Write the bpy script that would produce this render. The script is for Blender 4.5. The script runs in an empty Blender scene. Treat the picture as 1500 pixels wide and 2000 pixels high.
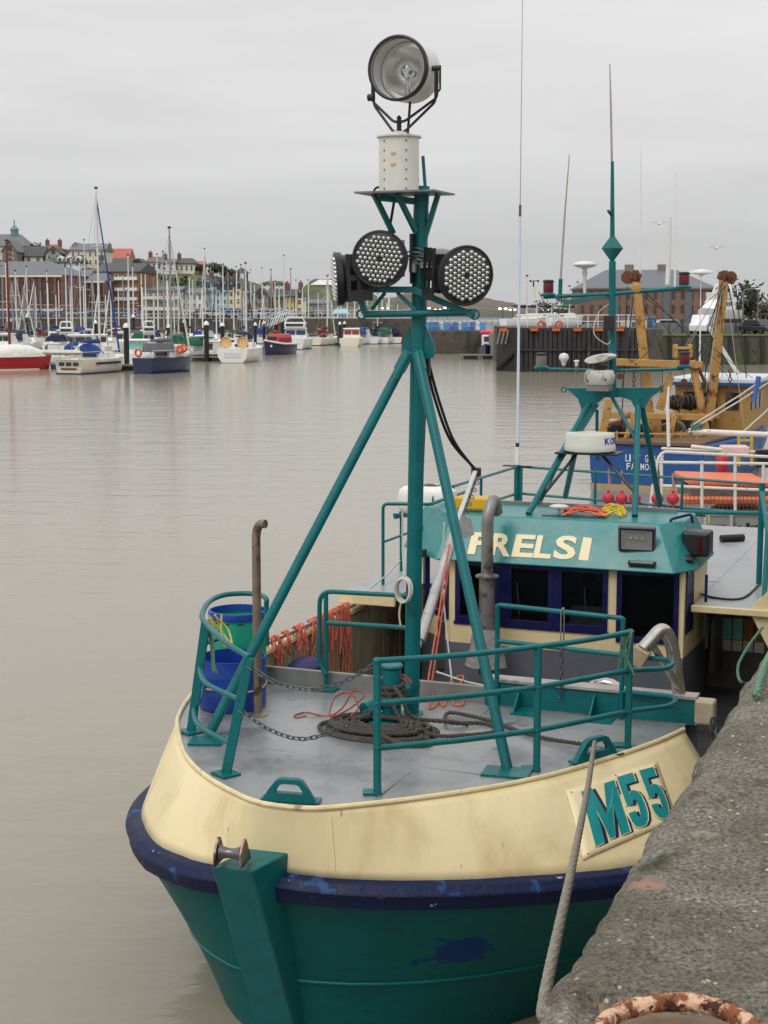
import bpy, math, random
from mathutils import Vector, Matrix, noise
from mathutils.bvhtree import BVHTree
random.seed(7)
R = math.radians
scn = bpy.context.scene
col = scn.collection
# ---------------------------------------------------------------- camera
F, CX, CY, HC = 3000.0, 750.0, 1000.0, 5.0
PITCH = math.atan(400 / 3000)
cd = bpy.data.cameras.new('camera'); cam = bpy.data.objects.new('camera', cd); col.objects.link(cam)
cam.location = (0, 0, HC); cam.rotation_euler = (math.pi / 2 - PITCH, 0, 0)
cd.sensor_fit = 'HORIZONTAL'; cd.sensor_width = 36; cd.lens = 72; cd.clip_start = .1; cd.clip_end = 8000
scn.camera = cam
# ---------------------------------------------------------------- world: overcast
wd = bpy.data.worlds.new('World'); scn.world = wd; wd.use_nodes = True
nt = wd.node_tree; nt.nodes.clear()
def nd(t, **k):
    n = nt.nodes.new(t)
    for a, b in k.items(): setattr(n, a, b)
    return n
lk = lambda a, b: nt.links.new(a, b)
SUN_EL, SUN_AZ = 52, 215
sky = nd('ShaderNodeTexSky', sky_type='NISHITA', sun_disc=False, sun_elevation=R(SUN_EL), sun_rotation=R(SUN_AZ), dust_density=4.0)
bw = nd('ShaderNodeRGBToBW'); lk(sky.outputs[0], bw.inputs[0])
tc = nd('ShaderNodeTexCoord'); sep = nd('ShaderNodeSeparateXYZ'); lk(tc.outputs['Generated'], sep.inputs[0])
ramp = nd('ShaderNodeValToRGB'); lk(sep.outputs[2], ramp.inputs[0])          # cloud deck: dim at the horizon, brighter overhead
cr = ramp.color_ramp; cr.interpolation = 'B_SPLINE'
cr.elements[0].position = 0; cr.elements[0].color = (.53, .533, .54, 1)
cr.elements[1].position = 1; cr.elements[1].color = (1.15, 1.15, 1.17, 1)
for p, c in ((.06, (.585, .587, .592, 1)), (.16, (.74, .74, .742, 1)), (.28, (.80, .80, .803, 1)), (.6, (.96, .96, .97, 1))):
    e = cr.elements.new(p); e.color = c
mp = nd('ShaderNodeMapping'); lk(tc.outputs['Generated'], mp.inputs[0]); mp.inputs['Scale'].default_value = (1.4, 1.4, 11)
nz = nd('ShaderNodeTexNoise'); lk(mp.outputs[0], nz.inputs['Vector']); nz.inputs['Scale'].default_value = 1.7
nz.inputs['Detail'].default_value = 5; nz.inputs['Roughness'].default_value = .5; nz.inputs['Distortion'].default_value = .4
mr = nd('ShaderNodeMapRange'); lk(nz.outputs[0], mr.inputs[0])
mr.inputs[1].default_value = .3; mr.inputs[2].default_value = .7; mr.inputs[3].default_value = .91; mr.inputs[4].default_value = 1.08
vm = nd('ShaderNodeVectorMath', operation='SCALE'); lk(ramp.outputs[0], vm.inputs[0]); lk(mr.outputs[0], vm.inputs['Scale'])
bg1 = nd('ShaderNodeBackground'); lk(vm.outputs[0], bg1.inputs[0]); bg1.inputs[1].default_value = .96
bg2 = nd('ShaderNodeBackground'); lk(bw.outputs[0], bg2.inputs[0]); bg2.inputs[1].default_value = .006
ad = nd('ShaderNodeAddShader'); lk(bg1.outputs[0], ad.inputs[0]); lk(bg2.outputs[0], ad.inputs[1])
wo = nd('ShaderNodeOutputWorld'); lk(ad.outputs[0], wo.inputs[0])
# ---------------------------------------------------------------- sun (soft, through cloud)
sl = bpy.data.lights.new('sun', 'SUN'); sl.energy = 1.0; sl.angle = R(28); sl.color = (1, .97, .92)
so = bpy.data.objects.new('sun', sl); col.objects.link(so)
sd = Vector((math.sin(R(SUN_AZ)) * math.cos(R(SUN_EL)), math.cos(R(SUN_AZ)) * math.cos(R(SUN_EL)), math.sin(R(SUN_EL))))
so.rotation_euler = sd.to_track_quat('Z', 'Y').to_euler(); so.location = sd * 40
vs = scn.view_settings; vs.view_transform = 'Standard'; vs.look = 'None'; vs.exposure = .12; vs.gamma = 1

# ================================================================ pixel -> direction -> place
def ray(px, py):
    x = (px - CX) / F; y = -(py - CY) / F
    c, s = math.cos(PITCH), math.sin(PITCH)
    return Vector((x, c + y * s, -s + y * c))
EYE = Vector((0, 0, HC))
def wz(px, py, z): r = ray(px, py); return EYE + r * ((z - HC) / r.z)
def wd_(px, py, D): r = ray(px, py); return EYE + r * (D / r.y)
PHI = R(21.5)
BM = Matrix.Translation((.22, 12.4, 0)) @ Matrix.Rotation(-PHI, 4, 'Z')      # boat frame: x to the quay, y aft, z up
BI = BM.inverted()
BE = BI @ EYE
def bray(px, py): return BI.to_3x3() @ ray(px, py)
def bz(px, py, z): r = bray(px, py); return BE + r * ((z - BE.z) / r.z)
def bu(px, py, u): r = bray(px, py); return BE + r * ((u - BE.y) / r.y)
def bv(px, py, v): r = bray(px, py); return BE + r * ((v - BE.x) / r.x)

# ================================================================ mesh helpers
def V(*a): return Vector(a)
def spline(pts, n=8, closed=False):
    pts = [Vector(p) for p in pts]; out = []; N = len(pts)
    for i in range(N if closed else N - 1):
        p1, p2 = pts[i], pts[(i + 1) % N]
        p0 = pts[i - 1] if (i > 0 or closed) else p1 * 2 - p2
        p3 = pts[(i + 2) % N] if (i + 2 < N or closed) else p2 * 2 - p1
        for k in range(n):
            t = k / n
            out.append(.5 * ((2 * p1) + (p2 - p0) * t + (2 * p0 - 5 * p1 + 4 * p2 - p3) * t * t + (3 * p1 - p0 - 3 * p2 + p3) * t ** 3))
    if not closed: out.append(pts[-1])
    return out
def resample(pts, n):
    L = [0]
    for a, b in zip(pts, pts[1:]): L.append(L[-1] + (b - a).length)
    out = []; j = 0
    for i in range(n):
        t = L[-1] * i / (n - 1)
        while j < len(L) - 2 and L[j + 1] < t: j += 1
        d = L[j + 1] - L[j]
        out.append(pts[j].lerp(pts[j + 1], (t - L[j]) / d if d else 0))
    return out
def fillet(pts, r, n=4):
    """round the corners of a polyline"""
    pts = [Vector(p) for p in pts]; out = [pts[0]]
    for a, b, c in zip(pts, pts[1:], pts[2:]):
        d = min(r, (a - b).length * .45, (c - b).length * .45)
        p = b + (a - b).normalized() * d; q = b + (c - b).normalized() * d
        for k in range(n + 1):
            t = k / n; out.append(p * (1 - t) ** 2 + b * 2 * t * (1 - t) + q * t * t)
    out.append(pts[-1]); return out
class M:
    def __init__(s): s.v = []; s.f = []
    def add(s, vs, fs):
        o = len(s.v); s.v += [Vector(p) for p in vs]; s.f += [tuple(i + o for i in f) for f in fs]; return s
    def box(s, c, d, rot=None):
        x, y, z = d[0] / 2, d[1] / 2, d[2] / 2
        vs = [V(a * x, b * y, e * z) for e in (-1, 1) for a, b in ((-1, -1), (1, -1), (1, 1), (-1, 1))]
        if rot is not None: vs = [rot @ p for p in vs]
        return s.add([Vector(c) + p for p in vs], [(3, 2, 1, 0), (4, 5, 6, 7), (0, 1, 5, 4), (1, 2, 6, 5), (2, 3, 7, 6), (3, 0, 4, 7)])
    def span(s, a, b):
        a, b = Vector(a), Vector(b); return s.box((a + b) / 2, [abs(q) for q in (b - a)])
    def beam(s, p, q, w, h, up=(0, 0, 1)):
        p, q = Vector(p), Vector(q); d = (q - p).normalized(); up = Vector(up)
        if abs(d.dot(up)) > .98: up = V(0, 1, 0)
        x = d.cross(up).normalized(); z = x.cross(d)
        m = Matrix((x, d, z)).transposed()
        return s.box((p + q) / 2, (w, (q - p).length, h), m)
    def tube(s, pts, r, n=8, cap=True, closed=False):
        pts = [Vector(p) for p in pts]; N = len(pts)
        if N < 2: return s
        rs = r if isinstance(r, (list, tuple)) else [r] * N
        t0 = (pts[1] - pts[0]).normalized()
        a = t0.orthogonal().normalized(); o = len(s.v); prev = t0
        for i, p in enumerate(pts):
            if closed: t = (pts[(i + 1) % N] - pts[i - 1])
            else: t = (pts[min(i + 1, N - 1)] - pts[max(i - 1, 0)])
            t = t.normalized() if t.length > 1e-9 else prev
            q = prev.rotation_difference(t); a = q @ a; a = (a - t * a.dot(t)).normalized(); prev = t
            b = t.cross(a)
            for k in range(n):
                w = 2 * math.pi * k / n; s.v.append(p + (a * math.cos(w) + b * math.sin(w)) * rs[i])
        for i in range(N if closed else N - 1):
            j = (i + 1) % N
            for k in range(n):
                l = (k + 1) % n; s.f.append((o + i * n + k, o + i * n + l, o + j * n + l, o + j * n + k))
        if cap and not closed:
            s.f.append(tuple(o + k for k in reversed(range(n)))); s.f.append(tuple(o + (N - 1) * n + k for k in range(n)))
        return s
    def lathe(s, prof, o=(0, 0, 0), ax=(0, 0, 1), n=20, cap=True):
        o = Vector(o); q = V(0, 0, 1).rotation_difference(Vector(ax).normalized()); b = len(s.v); K = len(prof)
        for r, z in prof:
            for k in range(n):
                w = 2 * math.pi * k / n; s.v.append(o + q @ V(r * math.cos(w), r * math.sin(w), z))
        for i in range(K - 1):
            for k in range(n):
                l = (k + 1) % n; s.f.append((b + i * n + k, b + i * n + l, b + (i + 1) * n + l, b + (i + 1) * n + k))
        if cap:
            s.f.append(tuple(b + k for k in reversed(range(n)))); s.f.append(tuple(b + (K - 1) * n + k for k in range(n)))
        return s
    def cyl(s, p, q, r, n=14, r2=None):
        p, q = Vector(p), Vector(q); return s.lathe([(r, 0), (r if r2 is None else r2, (q - p).length)], p, q - p, n)
    def sph(s, c, r, n=12, sc=(1, 1, 1)):
        c = Vector(c); m = n // 2; b = len(s.v)
        for i in range(m + 1):
            t = math.pi * i / m
            for k in range(n):
                w = 2 * math.pi * k / n
                s.v.append(c + V(r * sc[0] * math.sin(t) * math.cos(w), r * sc[1] * math.sin(t) * math.sin(w), r * sc[2] * math.cos(t)))
        for i in range(m):
            for k in range(n):
                l = (k + 1) % n; s.f.append((b + i * n + k, b + (i + 1) * n + k, b + (i + 1) * n + l, b + i * n + l))
        return s
    def torus(s, c, ax, Rr, r, n=24, k=8):
        q = V(0, 0, 1).rotation_difference(Vector(ax).normalized())
        return s.tube([Vector(c) + q @ V(Rr * math.cos(2 * math.pi * i / n), Rr * math.sin(2 * math.pi * i / n), 0) for i in range(n)], r, k, closed=True)
    def prism(s, poly, vec):
        poly = [Vector(p) for p in poly]; vec = Vector(vec); n = len(poly)
        return s.add(poly + [p + vec for p in poly], [tuple(reversed(range(n))), tuple(range(n, 2 * n))] + [(i, (i + 1) % n, (i + 1) % n + n, i + n) for i in range(n)])
    def grid(s, rows, closed=False):
        n = len(rows[0]); o = len(s.v)
        for r in rows: s.v += [Vector(p) for p in r]
        for i in range(len(rows) - 1):
            for k in range(n if closed else n - 1):
                l = (k + 1) % n; s.f.append((o + i * n + k, o + i * n + l, o + (i + 1) * n + l, o + (i + 1) * n + k))
        return s
    def loft(s, rings):
        s.grid(rings, True); n = len(rings[0]); o = len(s.v) - n * len(rings)
        s.f.append(tuple(o + k for k in reversed(range(n)))); s.f.append(tuple(o + (len(rings) - 1) * n + k for k in range(n))); return s
    def quad(s, a, b, c, d, th=.004):
        a, b, c, d = map(Vector, (a, b, c, d)); nn = (b - a).cross(d - a).normalized() * th
        return s.prism([a, b, c, d], -nn)
    def rope(s, pts, r, pitch=None, n=5, step=None):
        """three twisted strands"""
        pts = [Vector(p) for p in pts]; L = sum((b - a).length for a, b in zip(pts, pts[1:]))
        pitch = pitch or r * 7; step = step or pitch / 7; N = max(8, int(L / step)); P = resample(pts, N)
        t = (P[1] - P[0]).normalized(); a = t.orthogonal().normalized(); prev = t; st = [[], [], []]
        for i, p in enumerate(P):
            t = (P[min(i + 1, N - 1)] - P[max(i - 1, 0)]).normalized()
            a = prev.rotation_difference(t) @ a; a = (a - t * a.dot(t)).normalized(); prev = t; b = t.cross(a)
            for j in range(3):
                w = 2 * math.pi * (i * L / (N - 1) / pitch + j / 3); st[j].append(p + (a * math.cos(w) + b * math.sin(w)) * r * .48)
        for q in st: s.tube(q, r * .54, n)
        return s
OFF = {}
def put(name, m, mt, parent=None, smooth=True, bevel=0, sharp=38, **kw):
    me = bpy.data.meshes.new(name); off = OFF.get(parent.name, V(0, 0, 0)) if parent else V(0, 0, 0)
    me.from_pydata([tuple(p - off) for p in m.v], [], m.f)
    me.materials.append(mt)
    o = bpy.data.objects.new(name, me); col.objects.link(o)
    if parent: o.parent = parent; OFF[o.name] = off
    if smooth:
        me.polygons.foreach_set('use_smooth', [True] * len(me.polygons)); me.set_sharp_from_angle(angle=R(sharp))
    if bevel:
        b = o.modifiers.new('bevel', 'BEVEL'); b.width = bevel; b.segments = 2; b.limit_method = 'ANGLE'; b.angle_limit = R(40)
    me.update()
    for k, v in kw.items(): o[k] = v
    return o
def tagt(o, label, cat, group=None):
    o['label'] = label; o['category'] = cat
    if group: o['group'] = group
    return o
def thing(name, label, cat, loc=(0, 0, 0), rz=0, group=None, keep=False):
    """an Empty at the thing's base. keep: parts are given in world coordinates"""
    o = bpy.data.objects.new(name, None); col.objects.link(o); o.location = loc; o.rotation_euler = (0, 0, rz); o.empty_display_size = .2
    if keep: OFF[o.name] = Vector(loc)
    return tagt(o, label, cat, group)
def bthing(name, label, cat, base, group=None):
    """a thing on the boat: parts are given in boat coordinates"""
    o = bpy.data.objects.new(name, None); col.objects.link(o); base = Vector(base)
    o.location = BM @ base; o.rotation_euler = (0, 0, -PHI); o.empty_display_size = .2; OFF[o.name] = base
    return tagt(o, label, cat, group)
def bone(name, m, mt, base, label, cat, group=None, **k):
    """a boat-borne thing that is a single mesh"""
    base = Vector(base); OFF['__tmp'] = base
    mm = M(); mm.v = [p - base for p in m.v]; mm.f = m.f
    o = put(name, mm, mt, None, **k); o.location = BM @ base; o.rotation_euler = (0, 0, -PHI)
    return tagt(o, label, cat, group)
def wone(name, m, mt, base, label, cat, group=None, **k):
    base = Vector(base); mm = M(); mm.v = [p - base for p in m.v]; mm.f = m.f
    o = put(name, mm, mt, None, **k); o.location = base; return tagt(o, label, cat, group)
def struct(o): o['kind'] = 'structure'; return o
def link_copy(src, parent, loc=None, rot=None, scale=None):
    c = src.copy(); col.objects.link(c); c.parent = parent
    if loc is not None: c.location = loc
    if rot is not None: c.rotation_euler = rot
    if scale is not None: c.scale = scale
    return c
def copy_tree(o, parent=None):
    c = o.copy(); col.objects.link(c); c.parent = parent
    for ch in [q for q in bpy.data.objects if q.parent == o]: copy_tree(ch, c)
    return c
def text_mesh(txt, bold=0.0, depth=.5):
    """glyph mesh normalised to 0..1 x 0..1 (z 0..1 is the thickness)"""
    cu = bpy.data.curves.new('glyph', 'FONT'); cu.body = txt; cu.offset = bold; cu.extrude = depth; cu.resolution_u = 4
    ob = bpy.data.objects.new('glyph', cu); col.objects.link(ob)
    dg = bpy.context.evaluated_depsgraph_get(); me = bpy.data.meshes.new_from_object(ob.evaluated_get(dg))
    vs = [v.co.copy() for v in me.vertices]; fs = [tuple(p.vertices) for p in me.polygons]
    bpy.data.objects.remove(ob); bpy.data.curves.remove(cu); bpy.data.meshes.remove(me)
    lo = [min(v[i] for v in vs) for i in range(3)]; hi = [max(v[i] for v in vs) for i in range(3)]
    m = M(); m.v = [V(*[(v[i] - lo[i]) / (hi[i] - lo[i]) for i in range(3)]) for v in vs]; m.f = fs
    return m
def on_plate(m, q, x0, x1, y0, y1, lift, th, shear=0.0):
    """q: four corners tl,tr,br,bl; glyph box in plate units (y down)"""
    tl, tr, br, bl = q; nrm = (bl - tl).cross(tr - tl).normalized()
    if nrm.dot(BE - tl) < 0 and nrm.length: nrm = nrm
    out = M(); out.f = m.f
    for p in m.v:
        y = y1 + (y0 - y1) * p.y; x = x0 + (x1 - x0) * p.x + shear * (y1 - y)
        a = tl.lerp(tr, x); b = bl.lerp(br, x)
        out.v.append(a.lerp(b, y) + nrm * (lift + th * p.z))
    return out

# ================================================================ materials
def S(r, g, b):
    f = lambda c: ((c / 255 + .055) / 1.055) ** 2.4 if c > 10 else c / 255 / 12.92
    return (f(r), f(g), f(b))
MATS = {}
def mat(name, c, rough=.5, metal=0, var=.12, scale=4, bump=0, bscale=60, spots=(), spec=.5, stretch=None, coat=0, detail=6):
    """procedural: base colour with soft variation, optional worn spots (colour, noise scale, threshold[, centre, radius]) and fine relief"""
    if name in MATS: return MATS[name]
    m = bpy.data.materials.new(name); m.use_nodes = True; t = m.node_tree; N = t.nodes; b = N['Principled BSDF']
    L = lambda p, q: t.links.new(p, q)
    tcn = N.new('ShaderNodeTexCoord'); vec = tcn.outputs['Object']
    if stretch:
        mpn = N.new('ShaderNodeMapping'); mpn.inputs['Scale'].default_value = stretch; L(vec, mpn.inputs[0]); svec = mpn.outputs[0]
    else: svec = vec
    n1 = N.new('ShaderNodeTexNoise'); n1.inputs['Scale'].default_value = scale; n1.inputs['Detail'].default_value = detail; n1.inputs['Roughness'].default_value = .6; L(svec, n1.inputs['Vector'])
    rg = N.new('ShaderNodeMapRange'); rg.inputs[1].default_value = .28; rg.inputs[2].default_value = .72; rg.inputs[3].default_value = 1 - var; rg.inputs[4].default_value = 1 + var; L(n1.outputs[0], rg.inputs[0])
    mx = N.new('ShaderNodeVectorMath'); mx.operation = 'SCALE'; mx.inputs[0].default_value = c; L(rg.outputs[0], mx.inputs['Scale'])
    cur = mx.outputs[0]; rcur = None
    for k, sp in enumerate(spots):
        n2 = N.new('ShaderNodeTexNoise'); n2.inputs['Scale'].default_value = sp[1]; n2.inputs['Detail'].default_value = 6; n2.inputs['Roughness'].default_value = .62
        ofs = N.new('ShaderNodeVectorMath'); ofs.operation = 'ADD'; ofs.inputs[1].default_value = (3.7 * k + 1.3, 1.9 * k, 5.1 * k); L(svec, ofs.inputs[0]); L(ofs.outputs[0], n2.inputs['Vector'])
        r2 = N.new('ShaderNodeMapRange'); r2.inputs[1].default_value = sp[2]; r2.inputs[2].default_value = sp[2] + (sp[5] if len(sp) > 5 else .04); L(n2.outputs[0], r2.inputs[0]); fac = r2.outputs[0]
        if len(sp) > 3 and sp[3]:
            ds = N.new('ShaderNodeVectorMath'); ds.operation = 'DISTANCE'; ds.inputs[1].default_value = sp[3]; L(vec, ds.inputs[0])
            r3 = N.new('ShaderNodeMapRange'); r3.inputs[1].default_value = sp[4] * 1.4; r3.inputs[2].default_value = sp[4] * .5; L(ds.outputs['Value'], r3.inputs[0])
            mm_ = N.new('ShaderNodeMath'); mm_.operation = 'MULTIPLY_ADD'; L(r3.outputs[0], mm_.inputs[0]); mm_.inputs[1].default_value = .45; mm_.inputs[2].default_value = -.45
            m2_ = N.new('ShaderNodeMath'); m2_.operation = 'ADD'; L(mm_.outputs[0], m2_.inputs[0]); L(n2.outputs[0], m2_.inputs[1]); L(m2_.outputs[0], r2.inputs[0])
        mi = N.new('ShaderNodeMix'); mi.data_type = 'RGBA'; mi.inputs['B'].default_value = (*sp[0], 1) if False else (0, 0, 0, 1)
        mi.inputs[7].default_value = (*sp[0], 1); L(fac, mi.inputs[0]); L(cur, mi.inputs[6]); cur = mi.outputs[2]
    L(cur, b.inputs['Base Color'])
    r4 = N.new('ShaderNodeMapRange'); r4.inputs[1].default_value = .3; r4.inputs[2].default_value = .7; r4.inputs[3].default_value = max(0, rough - .1); r4.inputs[4].default_value = min(1, rough + .1); L(n1.outputs[0], r4.inputs[0]); L(r4.outputs[0], b.inputs['Roughness'])
    b.inputs['Metallic'].default_value = metal; b.inputs['Specular IOR Level'].default_value = spec
    if coat: b.inputs['Coat Weight'].default_value = coat; b.inputs['Coat Roughness'].default_value = .12
    if bump:
        n3 = N.new('ShaderNodeTexNoise'); n3.inputs['Scale'].default_value = bscale; n3.inputs['Detail'].default_value = 4; L(svec, n3.inputs['Vector'])
        bp = N.new('ShaderNodeBump'); bp.inputs['Strength'].default_value = min(1, bump); bp.inputs['Distance'].default_value = .6 / bscale; L(n3.outputs[0], bp.inputs['Height']); L(bp.outputs[0], b.inputs['Normal'])
    MATS[name] = m; return m
RUST = S(96, 48, 24); RUSTL = S(150, 84, 40)
teal = mat('teal paint', S(0, 101, 105), .38, var=.14, scale=5, bump=.12, bscale=25, spots=((S(16, 84, 84), 7, .60, None, 0, .08), (S(60, 132, 128), 18, .70, None, 0, .03), (S(92, 62, 42), 12, .72)), spec=.38)
tealhull = mat('teal hull paint', S(0, 90, 90), .5, var=.16, scale=1.6, bump=.1, bscale=7, stretch=(1, 1, 2), spots=((S(6, 54, 112), 3.2, .42, (.95, -4.75, .62), .42, .02), (S(20, 74, 70), 6, .64, None, 0, .08), (S(78, 112, 100), 13, .72)), spec=.22)
cream = mat('cream paint', S(235, 217, 171), .44, var=.06, scale=1.6, bump=.05, bscale=4, stretch=(2, 2, .7), spots=((S(216, 194, 146), 1.1, .52, None, 0, .16), (S(188, 158, 108), 7, .68, None, 0, .05), (S(150, 104, 62), 11, .735)), coat=.05)
creamw = mat('cream wheelhouse paint', S(226, 206, 160), .45, var=.08, scale=3, bump=.12, bscale=14, spots=((S(186, 160, 118), 5, .64, None, 0, .1), (S(150, 92, 48), 18, .74)))
creamlet = mat('cream letter plate', S(240, 224, 182), .45, var=.04, bump=.05)
navy = mat('navy strake paint', S(9, 24, 64), .55, var=.25, scale=4, bump=.3, bscale=18, spots=((S(30, 68, 118), 2.4, .61, None, 0, .03), (S(160, 178, 186), 11, .69), (S(96, 64, 44), 5, .70)), spec=.3)
navyf = mat('navy window paint', S(16, 20, 74), .35, var=.15, scale=6, bump=.1)
deckg = mat('grey deck paint', S(138, 141, 142), .30, var=.15, scale=1.3, bump=.22, bscale=90, spots=((S(104, 107, 108), 1.2, .50, None, 0, .14), (S(186, 184, 172), 9, .68, None, 0, .03), (S(82, 84, 84), 3, .62, None, 0, .08), (S(112, 88, 64), 8, .71, None, 0, .05)), coat=.1)
greyw = mat('slate grey wall paint', S(96, 99, 108), .5, var=.1, scale=2.5, bump=.12, bscale=20, spots=((S(80, 70, 62), 9, .71), (S(120, 122, 128), 4, .64, None, 0, .1)))
darkdeck = mat('dark wet deck', S(58, 58, 60), .35, var=.25, scale=3, bump=.3, bscale=30)
black = mat('black rubber', S(26, 26, 28), .55, var=.2, bump=.1)
blackm = mat('black housing', S(34, 34, 38), .42, var=.15, scale=9, bump=.08)
whitep = mat('white paint', S(226, 226, 220), .4, var=.06, scale=4, bump=.06, spots=((S(190, 184, 168), 6, .64, None, 0, .08),))
whited = mat('dirty white enamel', S(214, 212, 204), .35, var=.08, scale=5, spots=((S(150, 144, 130), 4, .6, None, 0, .1), (S(110, 78, 52), 16, .72)))
alu = mat('weathered aluminium', S(176, 176, 174), .42, .75, var=.18, scale=7, bump=.1, bscale=40, spots=((S(110, 106, 100), 6, .6, None, 0, .1),))
steel = mat('stainless pipe', S(186, 182, 176), .28, .9, var=.16, scale=9, spots=((S(112, 92, 74), 7, .6, None, 0, .12),))
exh = mat('brown exhaust steel', S(138, 124, 108), .42, .55, var=.25, scale=6, spots=((S(84, 66, 52), 5, .56, None, 0, .1),))
exhg = mat('grey exhaust steel', S(140, 136, 132), .45, .5, var=.2, scale=5, bump=.1, spots=((S(84, 78, 74), 4, .56, None, 0, .12), (S(112, 74, 48), 11, .7)))
galv = mat('galvanised chain', S(96, 98, 104), .4, .7, var=.2, scale=30)
ropedk = mat('tarred rope', S(74, 69, 63), .9, var=.35, scale=26, bump=.5, bscale=240)
ropegr = mat('grey mooring rope', S(136, 128, 116), .92, var=.25, scale=18, bump=.5, bscale=260)
ropeor = mat('orange rope', S(206, 104, 72), .8, var=.2, scale=20, bump=.3, bscale=240)
ropeor2 = mat('coral rope', S(212, 108, 86), .8, var=.2, scale=20, bump=.3, bscale=240)
ropered = mat('red rope', S(160, 74, 60), .85, var=.2, scale=20, bump=.3, bscale=240)
ropewh = mat('white rope', S(208, 206, 196), .85, var=.12, scale=20, bump=.3, bscale=240)
ropegn = mat('green rope', S(96, 132, 112), .85, var=.3, scale=24, bump=.3, bscale=240)
ropeyl = mat('yellow rope', S(204, 190, 92), .85, var=.2, scale=24)
bluepl = mat('blue plastic', S(20, 64, 152), .42, var=.15, scale=4, spots=((S(30, 46, 96), 5, .6, None, 0, .1),))
greenpl = mat('green plastic', S(20, 152, 118), .42, var=.12, scale=4, spots=((S(24, 110, 90), 5, .62, None, 0, .08),))
redb = mat('red buoy plastic', S(188, 44, 58), .45, var=.15, scale=8, spots=((S(150, 40, 48), 6, .6, None, 0, .1),))
redlens = mat('red lantern', S(96, 16, 28), .25, var=.2, scale=14)
mirror = mat('silver reflector', S(236, 236, 232), .22, .75, var=.05)
bead = mat('lens bead', S(196, 197, 194), .12, .8, var=.1, scale=40)
def glassmat(name, tint, refl=.9):
    m = bpy.data.materials.new(name); m.use_nodes = True; t = m.node_tree; N = t.nodes; N.remove(N['Principled BSDF'])
    g = N.new('ShaderNodeBsdfGlossy'); g.inputs['Roughness'].default_value = .03; g.inputs['Color'].default_value = (refl, refl, refl, 1)
    tr = N.new('ShaderNodeBsdfTransparent'); tr.inputs['Color'].default_value = (*tint, 1)
    fr = N.new('ShaderNodeFresnel'); fr.inputs['IOR'].default_value = 1.5; mi = N.new('ShaderNodeMixShader')
    t.links.new(fr.outputs[0], mi.inputs[0]); t.links.new(tr.outputs[0], mi.inputs[1]); t.links.new(g.outputs[0], mi.inputs[2]); t.links.new(mi.outputs[0], N['Material Output'].inputs[0]); return m
glass = glassmat('window glass', (.62, .66, .66)); clear = glassmat('lamp glass', (.93, .94, .94))
# ================================================================ WATER
def water_mat():
    m = bpy.data.materials.new('harbour water'); m.use_nodes = True; t = m.node_tree; N = t.nodes; b = N['Principled BSDF']; L = lambda p, q: t.links.new(p, q)
    tcn = N.new('ShaderNodeTexCoord'); b.inputs['IOR'].default_value = 1.33; b.inputs['Roughness'].default_value = .13
    n0 = N.new('ShaderNodeTexNoise'); n0.inputs['Scale'].default_value = .05; n0.inputs['Detail'].default_value = 4; L(tcn.outputs['Object'], n0.inputs['Vector'])
    mi = N.new('ShaderNodeMix'); mi.data_type = 'RGBA'; mi.inputs[6].default_value = (*S(139, 132, 116), 1); mi.inputs[7].default_value = (*S(150, 143, 127), 1); L(n0.outputs[0], mi.inputs[0]); L(mi.outputs[2], b.inputs['Base Color'])
    prev = None
    for sc, dist, rot, st in ((4.0, .007, 20, (1, 1.9, 1)), (1.2, .028, -12, (1, 2.2, 1)), (.33, .07, 8, (1, 2, 1))):
        mp_ = N.new('ShaderNodeMapping'); mp_.inputs['Rotation'].default_value = (0, 0, R(rot)); mp_.inputs['Scale'].default_value = st; L(tcn.outputs['Object'], mp_.inputs[0])
        n = N.new('ShaderNodeTexNoise'); n.inputs['Scale'].default_value = sc; n.inputs['Detail'].default_value = 3; n.inputs['Distortion'].default_value = .5; L(mp_.outputs[0], n.inputs['Vector'])
        bp = N.new('ShaderNodeBump'); bp.inputs['Strength'].default_value = .5; bp.inputs['Distance'].default_value = dist; L(n.outputs[0], bp.inputs['Height'])
        if prev: L(prev.outputs[0], bp.inputs['Normal'])
        prev = bp
    L(prev.outputs[0], b.inputs['Normal']); return m
m = M().grid([[V(x, y, -.30) for x in (-900, -200, 0, 200, 900)] for y in (-60, 20, 120, 400, 1500)])
struct(put('water', m, water_mat(), smooth=False))

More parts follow.
